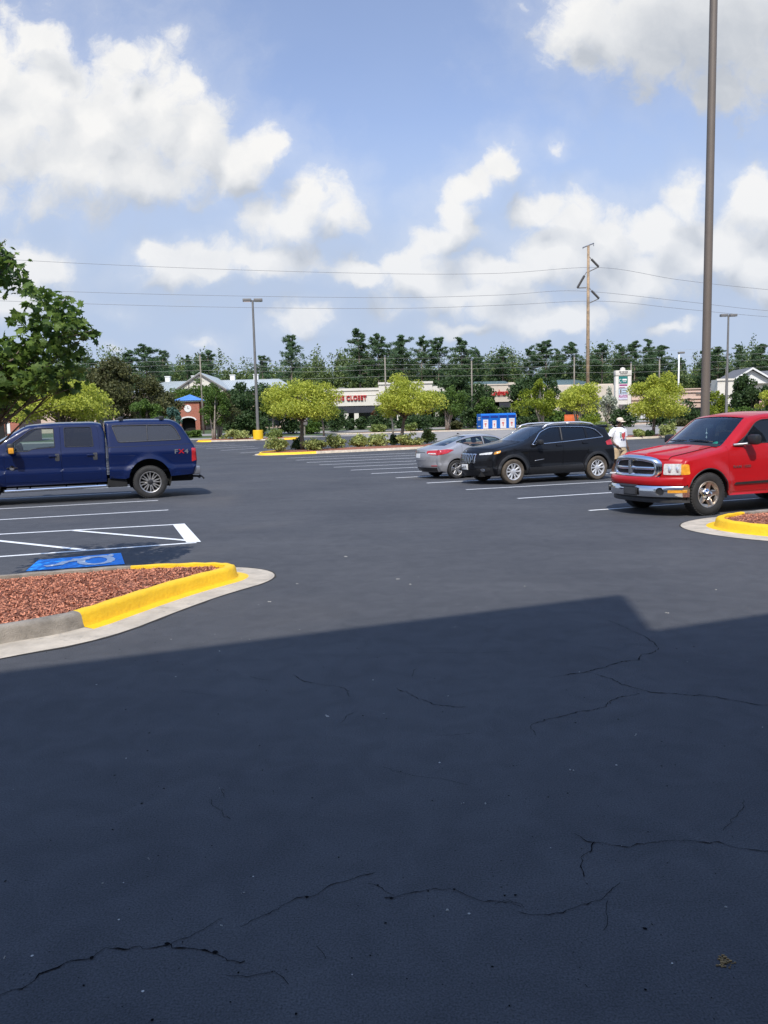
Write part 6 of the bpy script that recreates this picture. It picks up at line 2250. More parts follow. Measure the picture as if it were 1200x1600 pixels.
def landmark_store():
    Y = 118.0
    z0 = terrain(Y)
    root = tag(empty('store_building', (X(775, Y), Y, z0)), 'tan store with a green metal roof and a small red sign', 'store')
    ox = root.location.x
    x = lambda u: X(u, Y) - ox
    z = lambda v, u=775: Z(u, v, Y) - z0
    w = MB().box(x(741), x(806), 0, 1.4, z(628), z(601), 0).box(x(741), x(962), 1.4, 26, 0, z(603), 0)
    w.box(x(794), x(812), -.3, 1.5, z(602), z(598), 0).box(x(741), x(800), -.10, 0, z(602), z(600), 0)
    w.box(x(806), x(962), 0, 1.42, z(626), z(606), 0)
    w.build('wall', M['stucco'], root)
    MB().box(x(741), x(960), .1, 1.38, z(637), z(628.3), 0).build('awning', M['awning_dark'], root)
    for u in (750, 776, 803, 836, 870, 905, 940):
        MB().box(x(u) - .45, x(u) + .45, .1, .9, 0, z(628.4), 0, .03).build('column', M['stucco'], root)
    for (a, b) in ((753, 773), (779, 800), (807, 833), (840, 867), (874, 902), (908, 937)):
        MB().box(x(a), x(b), 1.30, 1.38, .3, z(637), 0).build('window', M['store_glass'], root)
    t = text_mesh('sign_lettering', 'Landmark', 1.15, M['sign_red'], .10, root, align='RIGHT', bold=.035)
    t.location = (x(795), -.12, z(614)); t.rotation_euler = (R(90), 0, 0); t.scale = (.58, 1, 1)
    for (a, b, e, r_, c, d, dep) in ((741, 803, 600.5, 590.5, 741, 803, 9), (852, 952, 607, 589, 876, 928, 12)):
        mb = MB()
        P = [(x(a), 1.0, z(e)), (x(b), 1.0, z(e)), (x(d), dep, z(r_)), (x(c), dep, z(r_)), (x(a), 2 * dep, z(e)), (x(b), 2 * dep, z(e))]
        mb.add(P, [(0, 1, 2, 3), (3, 2, 5, 4), (0, 3, 4), (1, 5, 2)])
        seams(mb, P[0], P[1], P[3], P[2], 26, .045)
        mb.build('roof', M['roof_green'], root)


landmark_store()


def white_hall():
    Y = 150.0
    z0 = terrain(Y)
    root = tag(empty('market_building', (X(320, Y), Y, z0)), 'long market hall with a white metal hip roof, white cupolas and a front gable', 'building')
    ox = root.location.x
    x = lambda u: X(u, Y) - ox
    z = lambda v, u=320: Z(u, v, Y) - z0
    e, r_ = z(613), z(587.5)
    MB().box(x(196), x(466), 0, 26, 0, e + .2, 0).build('wall', M['stucco_pink'], root)
    mb = MB()
    P = [(x(190), -1, e), (x(468), -1, e), (x(424), 13, r_), (x(236), 13, r_), (x(190), 27, e), (x(468), 27, e)]
    mb.add(P, [(0, 1, 2, 3), (3, 2, 5, 4), (0, 3, 4), (1, 5, 2)])
    seams(mb, P[0], P[1], P[3], P[2], 60, .05)
    rf = mb.build('roof', M['roof_white'], root)
    for u in (237, 281.5, 346.5, 386):
        cx, cz = x(u), r_
        MB().box(cx - .48, cx + .48, 12.5, 13.5, cz - .7, cz + 1.0, 0).box(cx - .58, cx + .58, 12.4, 13.6, cz + .9, cz + 1.05, 0).build('cupola', M['white_wall'], rf)
    gx, gw, ge, gr = x(321), (x(356) - x(286)) / 2, z(609), z(587)
    g = MB().prism([(gx - gw, -3, ge), (gx + gw, -3, ge), (gx, -3, gr)], (0, .3, 0)).box(gx - gw, gx + gw, -3, 0, 0, ge - .02, 0)
    go = g.build('gable', M['stucco_pale'], root)
    rr = MB()
    for sg in (-1, 1):
        a, b = Vector((gx + sg * (gw + .6), -3.3, ge - .35)), Vector((gx, -3.3, gr + .15))
        rr.prism([a, b, b + Vector((0, 0, .28)), a + Vector((0, 0, .28))], (0, 16, 0))
    rr.build('gable_roof', M['roof_white'], root)
    bb = MB()
    for sg in (-1, 1):
        a, b = Vector((gx + sg * (gw + .6), -3.36, ge - .45)), Vector((gx, -3.36, gr + .0))
        bb.prism([a, b, b + Vector((0, 0, .30)), a + Vector((0, 0, .30))], (0, .05, 0))
    bb.box(gx - gw, gx + gw, -3.1, -3.0, ge - .25, ge + .1, 0)
    for k in (-.5, 0, .5):
        bb.box(gx + k * gw - .1, gx + k * gw + .1, -3.09, -3.0, ge, ge + (gr - ge) * (1 - abs(k)) * .9, 0)
    bb.build('gable_trim', M['trim_grey'], go)


white_hall()


def shop_wing():
    Y = 126.0
    z0 = terrain(Y)
    root = tag(empty('shop_building', (X(230, Y), Y, z0)), 'low pink stucco shop wing seen through the trees left of the clock tower', 'store')
    ox = root.location.x
    x = lambda u: X(u, Y) - ox
    z = lambda v, u=250: Z(u, v, Y) - z0
    MB().box(x(20), x(278), 0, 14, 0, z(628), 0).box(x(20), x(278), -.3, .0, z(632), z(626), 0).box(x(312), x(470), 1.0, 14, 0, z(640), 0).build('wall', M['stucco_pink'], root)
    for a, b in ((150, 176), (190, 214), (228, 256), (330, 350), (368, 392), (408, 436)):
        y = -.06 if a < 300 else .94
        MB().box(x(a), x(b), y, y + .05, .4, z(648), 0).build('window', M['store_glass'], root)


shop_wing()


def clock_tower():
    Y = 120.0
    z0 = terrain(Y)
    root = tag(empty('clock_tower', (X(294, Y), Y, z0)), 'square brick clock tower with a blue pyramid roof and white arch', 'tower')
    ox = root.location.x
    x = lambda u: X(u, Y) - ox
    z = lambda v, u=294: Z(u, v, Y) - z0
    hw = (x(312.5) - x(276)) / 2
    e = z(628)
    aw, ah, at_ = (x(305) - x(283)) / 2, z(657), z(652.5)
    n = 14
    arcp = [(aw * math.cos(a), ah + (at_ - ah) * math.sin(a)) for a in np.linspace(0, math.pi, n)]
    outer = [(-hw, 0), (-aw, 0)] + arcp[::-1] + [(aw, 0), (hw, 0), (hw, e), (-hw, e)]
    V2, F = cdt_fill([resample(outer, .4)], .5)
    mb = MB()
    with_flange(mb, [(a, 0, b) for a, b in V2], F, (0, .6, 0))
    mb.box(-hw, -hw + .3, .01, 2 * hw, 0, e, 0).box(hw - .3, hw, .01, 2 * hw, 0, e, 0).box(-hw, hw, 2 * hw - .3, 2 * hw, 0, e, 0)
    mb.build('wall', M['brick'], root)
    MB().box(-hw + .3, hw - .3, 1.2, 1.3, 0, at_ + .3, 0).build('entrance', M['under'], root)
    tr = MB()
    ao = [(1.16 * p, ah + (q - ah) * 1.34 + .05) for p, q in arcp]
    ai = [(p * .99, q) for p, q in arcp]
    V3, F3 = cdt_fill([np.array(ao + ai[::-1])], .4)
    with_flange(tr, [(a, -.10, b) for a, b in V3], F3, (0, .12, 0))
    tr.build('arch_trim', M['white_wall'], root, )
    MB().box(-hw - .25, hw + .25, -.25, 2 * hw + .25, e, e + .22, 0, .03).build('cornice', M['white_wall'], root)
    top = z(615.5)
    o = hw + .45
    rf = MB()
    y0, y1 = -.45, 2 * hw + .45
    P = [(-o, y0, e + .22), (o, y0, e + .22), (o, y1, e + .22), (-o, y1, e + .22), (0, hw, top)]
    rf.add(P, [(0, 1, 4), (1, 2, 4), (2, 3, 4), (3, 0, 4), (3, 2, 1, 0)])
    for k in range(1, 12):
        f = -1 + 2 * k / 12
        rf.tube([(f * o, y0, e + .23), (f * o * abs(0) + 0 if abs(f) < .01 else f * o * (1 - (1 - abs(f))) , y0 + (hw + .45) * (1 - abs(f)), e + .22 + (top - e - .22) * (1 - abs(f)))], .03, 4, cap=False)
    rf.build('roof', M['roof_blue'], root)
    cz, cr = z(638.5), .56
    ck = MB().lathe([(0, -.08), (cr * .9, -.08), (cr, -.05), (cr, 0)], 28, (0, 0, cz)).build('clock_face', M['white_wall'], root)
    MB().box(-.03, .03, -.11, -.085, cz, cz + .38).box(-.02, .24, -.11, -.085, cz - .02, cz + .03).build('clock_hands', M['trim_grey'], ck)
    for a, m_, sz, zz in (((-.6), 'stucco_pink', .34, .9), (.25, 'leaf_red', .3, .75), (-.1, 'white_wall', .3, 1.15)):
        pass
    return root


clock_tower()


def pink_store():
    Y = 135.0
    z0 = terrain(Y)
    root = tag(empty('store_building', (X(1070, Y), Y, z0)), 'pink stucco store with a banded parapet behind the tall grey lamp pole', 'store')
    ox = root.location.x
    x = lambda u: X(u, Y) - ox
    z = lambda v, u=1070: Z(u, v, Y) - z0
    w = MB().box(x(985), x(1160), 0, 20, 0, z(609), 0)
    for v in (607, 612, 622, 627):
        w.box(x(985) - .1, x(1160), -.22, .0, z(v + 1.5), z(v), 0)
    w.box(x(985), x(1012), -.5, 1, z(612), z(603), 0)
    w.build('wall', M['stucco_pink'], root)
    for a, b in ((1015, 1035), (1060, 1072), (1079, 1096), (1110, 1130)):
        MB().box(x(a), x(b), -.10, -.04, .3, z(637), 0).build('window', M['store_glass'], root)
    t = MB()
    for k in range(5):
        t.box(x(1086.5 + k * 2.0), x(1087.8 + k * 2.0), -.3, -.2, z(616), z(613.5), 0)
    t.build('sign_lettering', M['trim_grey'], root)


pink_store()


def gabled_house():
    Y = 124.0
    z0 = terrain(Y)
    root = tag(empty('store_building', (X(1170, Y), Y, z0)), 'cream store with a white gable and grey shingle roof at the right edge', 'store')
    ox = root.location.x
    x = lambda u: X(u, Y) - ox
    z = lambda v, u=1160: Z(u, v, Y) - z0
    w = MB().box(x(1120), x(1146), 0, 2.4, z(617), z(592), 0).box(x(1142), x(1290), 2.0, 8, 0, z(593), 0).box(x(1118), x(1148), -.2, 0, z(594), z(591), 0)
    w.box(x(1136), x(1145), .2, 1.2, 0, z(617), 0).box(x(1122), x(1128), .3, 1.0, 0, z(617), 0)
    w.build('wall', M['stucco_pale'], root)
    MB().box(x(1128), x(1138), 2.2, 2.3, 0, z(620), 0).build('door', M['store_glass'], root)
    for a, b in ((1150, 1162), (1170, 1186), (1194, 1212)):
        MB().box(x(a), x(b), 1.90, 1.98, 1.0, z(628), 0).build('window', M['store_glass'], root)
    gx, gw, e, tp = x(1177), x(1207) - x(1177), z(594), z(577)
    MB().prism([(gx - gw, 1.2, e), (gx + gw, 1.2, e), (gx, 1.2, tp)], (0, .3, 0)).box(gx - gw, gx + gw, 1.2, 2.0, e - .5, e - .01, 0).build('gable', M['white_wall'], root)
    rf = MB()
    for sg in (-1, 1):
        a, b = Vector((gx + sg * (gw + .8), .6, e - .4)), Vector((gx, .6, tp + .12))
        rf.prism([a, b, b + Vector((0, 0, .22)), a + Vector((0, 0, .22))], (0, 7, 0))
    P = [(x(1183), 6, tp + .0), (x(1300), 6, tp + .1), (x(1300), 2, e - .2), (x(1206), 2, e - .2)]
    rf.add(P, [(0, 1, 2, 3)])
    rf.build('roof', M['roof_grey'], root)
    bb = MB()
    for sg in (-1, 1):
        a, b = Vector((gx + sg * (gw + .8), .52, e - .5)), Vector((gx, .52, tp + .02))
        bb.prism([a, b, b + Vector((0, 0, .3)), a + Vector((0, 0, .3))], (0, .05, 0))
    bb.build('barge_board', M['white_wall'], root)


gabled_house()


def brick_shop():
    Y = 92.0
    b = foot(4, Y)
    root = tag(empty('brick_building', b), 'small brick building with a white wall sign at the far left edge', 'building')
    w = MB().box(-5, 2.0, 0, 6, 0, 3.6, 0).build('wall', M['brick'], root)
    MB().box(-5.3, 2.3, -.4, 6.3, 3.6, 3.95, 0, .03).build('roof', M['roof_grey'], root)
    MB().box(.5, .95, -.06, -.01, 1.0, 2.3, 0, .01).build('sign_panel', M['white_wall'], root)
    MB().box(-.6, .25, -.06, -.01, 0, 2.3, 0).build('door', M['under'], root)


brick_shop()


# the store behind the camera: its roof line throws the shade over the foreground
def home_store():
    az = 21.7
    c = Vector((2.33, 7.52, 0)) - Vector((math.sin(SUN_HEAD), math.cos(SUN_HEAD), 0)) * (10.6 / math.tan(SUN_EL))
    root = tag(empty('store_building', c, R(az)), 'tall pale store front behind the viewer whose roof line shades the near asphalt', 'store')
    MB().box(-22, 0, -.08, 0, 8.9, 10.6, 0).box(-22, 26, -1.2, 0, 4.2, 8.94, 0).box(-22, 26, -16, -1.21, 0, 8.8, 0).build('wall', M['white_wall'], root)
    MB().box(-22, 26, -1.1, -1.16, 0, 3.0, 0).build('window', M['store_glass'], root)
    for x in (-18, -12, -6, 6, 12, 18):
        MB().box(x - .4, x + .4, -.1, -.9, 0, 4.2, 0, .03).build('column', M['stucco'], root)
    wk = MB().box(-22, 26, -1.2, .25, 0, .15).build('walkway', M['concrete'], root)


home_store()


# ------------------------------------------------------------------ poles and wires
def lamp_post(label, base, h, r0, r1, mat_, head=.85, base_m=None, bh=.85, br=.42, rz=0.0, arm=.55):
    root = tag(empty('street_lamp', base, rz), label, 'street lamp')
    MB().tube([(0, 0, 0), (0, 0, h)], [r0, r1], 16).build('pole', mat_, root, smooth=40)
    if base_m:
        MB().lathe([(br, 0), (br, bh - .03), (br - .03, bh), (0, bh)], 24, axis='z').build('concrete_base', base_m, root, smooth=40)
    for sg in (-1, 1):
        hd = MB().box(sg * arm - head / 2, sg * arm + head / 2, -.22, .22, h - .12, h + .16, 0, .04)
        hd.tube([(0, 0, h - .05), (sg * arm, 0, h - .02)], .05, 8)
        o = hd.build('lamp_head', mat_, root, smooth=40)
        MB().box(sg * arm - head * .38, sg * arm + head * .38, -.17, .17, h - .135, h - .12, 0).build('lens', M['lens_clear'], o)
    return root


b = foot(403, 78.6)
hl = at(391, 471, 78.6)[2] - b.z
lamp_post('grey double-headed lamp post standing in a yellow concrete base', b + Vector((0, 0, .1)), hl, .165, .10, M['pole_grey'], base_m=M['kerb_yellow'], rz=.1, br=.52, bh=.95)
b = foot(1134, 90)
lamp_post('thin grey double-headed lamp post behind the roof of the red pickup', b, at(1137, 493, 90)[2] - b.z, .16, .10, M['pole_grey'], rz=.1)
p = at(1101.5, 648, 19.2)
lamp_post('tall brown-grey lamp pole behind the red pickup, running out of the top of the photo', Vector((p[0], 19.2, 0)), 13.5, .108, .085, M['pole_brown'], head=.9, base_m=M['kerb_yellow'], bh=.8, br=.3, rz=.35)


def transmission_pole():
    Y = 110.0
    b = foot(918, Y)
    root = tag(empty('power_pole', b), 'tall wooden power pole with three insulator brackets above the yellow tree', 'power pole')
    q = lambda u, v: Vector(at(u, v, Y)) - b
    h = q(918.5, 384).z
    MB().tube([(0, 0, -.2), (0, 0, h * .5), (0, 0, h)], [.29, .23, .17], 12).build('pole', M['wood_pole'], root, smooth=True)
    MB().tube([q(910.5, 387), q(928, 380)], .09, 6).tube([q(911, 387), q(910.6, 389)], .06, 6).tube([q(927, 380.5), q(927.6, 384.5)], .06, 6).build('cross_arm', M['steel'], root)
    for (a, c, t, d) in (((920, 400), (924, 405), (935.5, 417), (921, 424)), ((916.5, 425), (913, 431), (902, 450), (916, 449.5)), ((921, 450), (924.5, 454.5), (936, 466.5), (921, 473.5))):
        m = MB().tube([q(*a), q(*c)], .05, 6)
        n = 14
        A, T = q(*c), q(*t)
        m.tube([A, T], .10, 8)
        for k in range(n):
            f = (k + .5) / n
            P0 = A.lerp(T, f)
            dd = (T - A).normalized() * .05
            m.tube([P0 - dd, P0 + dd], [.19, .12], 8)
        m.tube([T, q(*d)], .07, 6)
        m.build('insulator', M['trim_grey'], root)


transmission_pole()


def wire(label, pts, Y, r, m, group=None):
    P = [Vector(at(u, v, Y)) for u, v in pts]
    o = tag(empty('power_line', P[0]), label, 'power line', group)
    out = []
    n = len(P)
    for i in range(n - 1):
        p0, p1, p2, p3 = P[max(i - 1, 0)], P[i], P[i + 1], P[min(i + 2, n - 1)]
        for k in range(10):
            t = k / 10
            out.append(.5 * ((2 * p1) + (p2 - p0) * t + (2 * p0 - 5 * p1 + 4 * p2 - p3) * t * t + (3 * p1 - p0 - 3 * p2 + p3) * t ** 3))
    out.append(P[-1])
    bpy.data.objects.remove(o)
    mb = MB().tube(out, r, 5)
    return tag(mb.build('power_line', m), label, 'power line', group)


wire('topmost thin power line crossing the whole sky through the upper pole bracket', [(-260, 384), (0, 404.5), (300, 419), (600, 427.5), (780, 427), (936, 418), (1060, 437), (1200, 452.5), (1400, 468)], 110, .023, M['wire'])
wire('middle of the three power lines, leaving the left-pointing pole bracket', [(-260, 440), (0, 452), (300, 461), (600, 465), (780, 461), (902, 454.5), (1060, 470), (1200, 485.5), (1400, 500)], 110, .023, M['wire'])
wire('lowest of the three power lines, tied to the lowest pole bracket', [(-260, 458), (0, 470), (300, 479), (600, 482), (780, 477), (936, 470.5), (1060, 482), (1200, 495), (1400, 508)], 110, .023, M['wire'])
for i, (v0, v1, v2, lab) in enumerate(((569, 560, 545, 'uppermost of the pale lines strung low across the pine crowns'), (576, 570, 556, 'second pale low line from the top, across the pine crowns'),
                                       (585, 577, 566, 'third pale low line, just above the white hall roof'), (601, 588, 577, 'lowest pale line, at the height of the white cupolas'))):
    wire(lab, [(-200, v0 + 3), (100, v0), (318, v0 - 6), (480, v1 + 4), (604, v1), (740, v1 - 1), (900, (v1 + v2) / 2), (1010, v2 + 4), (1200, v2 - 4), (1400, v2 - 10)], 104 + i * .4, .010, M['wire_pale'], 'low utility lines')
for u, top, Y, lab, m_ in ((318, 553, 104, 'weathered wooden pole in front of the white gable', 'wood_old'), (604, 556, 105, 'thin wooden pole behind the right end of the red block-letter sign', 'wood_old'), (738, 562, 105, 'thin wooden pole in front of the dark oak by the green-roofed store', 'wood_old'),
                           (897, 556, 105, 'thin wooden pole just left of the tall power pole', 'wood_old'), (985, 566, 106, 'thin pole directly right of the pylon sign', 'wood_old'), (1029, 560, 106, 'thin pole rising out of the rounded bright yellow tree', 'wood_old'), (1132.5, 574, 106, 'short wooden pole beside the thin grey lamp post', 'wood_old')):
    b = foot(u, Y)
    h = at(u, top, Y)[2] - b.z
    root = tag(empty('utility_pole', b), lab, 'utility pole', 'small utility poles by the road')
    MB().tube([(0, 0, -.2), (0, 0, h)], [.12, .085], 8).build('pole', M[m_], root, smooth=True)
    MB().lathe([(.16, -.06), (.16, .06)], 8, (0, 0, h - .02), 'z').build('pole_cap', M['steel'], root)
b = foot(1059, 108)
h = at(1060, 552, 108)[2] - b.z
root = tag(empty('street_lamp', b), 'white single-headed street light right of the pine clump', 'street lamp')
MB().tube([(0, 0, 0), (0, 0, h)], [.14, .10], 10).build('pole', M['white_paint'], root, smooth=True)
MB().box(-.15, .75, -.2, .2, h - .05, h + .2, 0, .05).build('lamp_head', M['pole_grey'], root, smooth=40)


# ------------------------------------------------------------------ pylon sign, donation bins, barrier, far cars
def pylon():
    Y = 99.0
    b = foot(972, Y)
    root = tag(empty('pylon_sign', b, R(6)), 'white pylon sign with a green panel over stacked tenant panels', 'sign')
    k = Y / 1200
    z = lambda v: Z(972, v, Y) - b.z
    w = 25 * k / 2
    fr = MB().box(-w, -w + .40, -.3, .3, 0, z(588), 0, .02).box(w - .46, w, -.3, .3, 0, z(588), 0, .02).box(-w - .02, w + .02, -.34, .34, z(587), z(579), 0, .02)
    fr.box(-w + .38, w - .44, -.20, .20, z(632), z(586), 0)
    fr.lathe([(0, .42), (.30, .30), (.34, .0), (.34, -.1)], 16, (0, 0, z(579)), 'z')
    fr.build('frame', M['stucco_pale'], root, smooth=40)
    PC = {'g': pmat('panel_green', (.012, .17, .15), .5), 'w': M['white_wall'], 'b': pmat('panel_blue', (.46, .54, .62), .5), 'p': pmat('panel_pale', (.60, .57, .66), .5)}
    mg = pmat('letter_magenta', (.35, .03, .18), .5)
    for (v0, v1, c) in ((588.5, 599, 'g'), (600, 606.5, 'w'), (607.5, 615.5, 'b'), (616.5, 624.5, 'p')):
        o = MB().box(-w + .42, w - .48, -.28, -.21, z(v1), z(v0), 0, .01).build('panel', PC[c], root)
        H = z(v0) - z(v1); zc = (z(v0) + z(v1)) / 2
        if c == 'g':
            MB().tube([(-.42 + .14 * math.cos(a), -.30, zc - .12 + .2 * math.sin(a)) for a in np.linspace(.6, 5.7, 12)], .035, 5).box(-.15, .42, -.31, -.285, zc - .08, zc + .12).box(-.1, .36, -.31, -.285, zc - .26, zc - .2).build('panel_mark', M['white_wall'], o)
        elif c == 'w':
            MB().box(-.55, .5, -.31, -.285, zc + .02, zc + .2).box(-.55, .2, -.31, -.285, zc - .2, zc - .15).build('panel_mark', mg, o)
        elif c == 'b':
            MB().box(-.46, -.26, -.31, -.285, zc - .24, zc + .24).box(-.15, .45, -.31, -.285, zc + .1, zc + .16).box(-.15, .45, -.31, -.285, zc - .2, zc - .14).build('panel_mark', M['trim_grey'], o)
        else:
            t = text_mesh('panel_lettering', "PLATO'S", .42, mg, .004, o, bold=.012)
            t.location = (-.02, -.30, zc + .06); t.rotation_euler = (R(90), 0, 0); t.scale = (.72, 1, 1)
    tb_ = MB()
    zc = z(582)
    for x0, x1 in ((-.62, -.30), (-.2, .10), (.16, .55)):
        tb_.box(x0, x1, -.37, -.335, zc - .02, zc + .13)
    tb_.box(-.5, .48, -.37, -.335, zc - .22, zc - .12)
    tb_.build('header_lettering', M['trim_grey'], root)


pylon()

M['bin_blue'] = pmat('bin_blue', (.006, .13, .52), .45, var=.08, scale=3)
M['bin_navy'] = pmat('bin_navy', (.008, .035, .24), .5, var=.1)
M['poster'] = pmat('poster', (.72, .70, .70), .6, var=.06, scale=4)
M['poster_red'] = pmat('poster_red', (.55, .16, .15), .7, var=.2)
pa, pb = foot(752, 96), foot(806.5, 97.5)
dirb = (pb - pa); Lb = dirb.length; wb = Lb / 4
azb = math.atan2(dirb.y, dirb.x)
for k, lab in enumerate(('leftmost blue donation bin, with white stickers on its end wall', 'second blue donation bin from the left, with the narrower white poster', 'third blue donation bin from the left, wide white poster', 'rightmost blue donation bin, next to the hood of the black SUV')):
    c = pa + dirb * ((k + .5) / 4)
    root = tag(empty('donation_bin', c, azb), lab, 'donation bin', 'blue donation bins in a row')
    h = 2.0
    hw = wb / 2 - .012
    MB().prism([(-hw, 0, .08), (-hw, 0, h - .22), (-hw, .18, h), (-hw, 1.3, h), (-hw, 1.3, .08)], (2 * hw, 0, 0)).build('body', M['bin_blue'], root)
    MB().box(-hw + .08, hw - .08, -.03, -.002, h - .55, h - .25, 0, .01).build('chute', M['bin_navy'], root)
    pw = (.62, .48, .74, .70)[k] / 2 * wb / 1.1
    ph = (1.12, 1.0, 1.22, 1.2)[k]
    o = MB().box(-pw, pw, -.02, -.002, .15, .15 + ph, 0).build('poster', M['poster'], root)
    MB().box(-pw * .45, pw * .35, -.024, -.021, .15 + ph * .45, .15 + ph * .62).box(-pw * .6, pw * .6, -.024, -.021, .15 + ph * .8, .15 + ph * .84).box(-pw * .2, pw * .15, -.024, -.021, .15 + ph * .2, .15 + ph * .45).build('poster_print', M['poster_red'], o)
    MB().box(-hw + .05, hw - .05, .05, 1.25, 0, .078, 0).build('skid', M['under'], root)
    if k == 0:
        for zz in (1.52, 1.28, .45):
            MB().box(-hw - .008, -hw - .001, .25, .95, zz - .07, zz + .07).build('sticker', M['poster'], root)

b = foot(893, 100)
root = tag(empty('barrier', b, R(5)), 'low orange barrier panel behind the roof of the black SUV', 'barrier')
og = pmat('barrier_orange', (.62, .13, .03), .6, var=.15)
zt = Z(893, 648, 100) - b.z
MB().box(-.95, .95, -.06, .06, .35, zt, 0, .03).box(-.95, .95, -.075, .075, zt - .14, zt + .01, 0, .02).box(-.95, .95, -.075, .075, .30, .42, 0, .02).build('panel', og, root, smooth=40)
MB().box(-.8, -.6, -.35, .35, 0, .32, 0, .03).box(.6, .8, -.35, .35, 0, .32, 0, .03).build('foot', og, root, smooth=40)
MB().box(.15, .17, -.085, -.061, .45, zt - .15, 0).build('rib', M['trim_grey'], root)

for u, Y, rz, lab in ((996, 118, R(188), 'white car parked behind the bush right of the pylon sign'), (1196, 112, R(186), 'white car at the right edge below the dark oak'), (936, 120, R(12), 'dark-shaded white car half hidden by tree trunks near the power pole')):
    b = foot(u, Y)
    sedan('car', lab, M['paint_white'], b - Vector((1.4, 0, 0)) * (1 if rz < 1 else -1), rz, far=True)
b = foot(1138.5, 100)
root = tag(empty('sign_post', b + Vector((4.2, 0, 0))), 'small pinkish sign board on a post below the dark oak', 'sign')
MB().tube([(0, 0, 0), (0, 0, 2.6)], .05, 8).build('post', M['pole_grey'], root)
MB().box(-.35, .35, -.06, -.03, 1.9, 2.7, 0).build('board', pmat('board_pink', (.55, .30, .30), .6), root)
b = foot(392, 84)
bb_ = tag(empty('mailbox', foot(476, 88)), 'dark utility box on a post behind the first bed tree', 'utility box')
MB().box(-.35, .35, -.25, .25, 1.2, 2.0, 0, .04).build('box', M['trim_grey'], bb_, smooth=40)
MB().tube([(0, 0, 0), (0, 0, 1.2)], .08, 8).build('post', M['wood_old'], bb_)


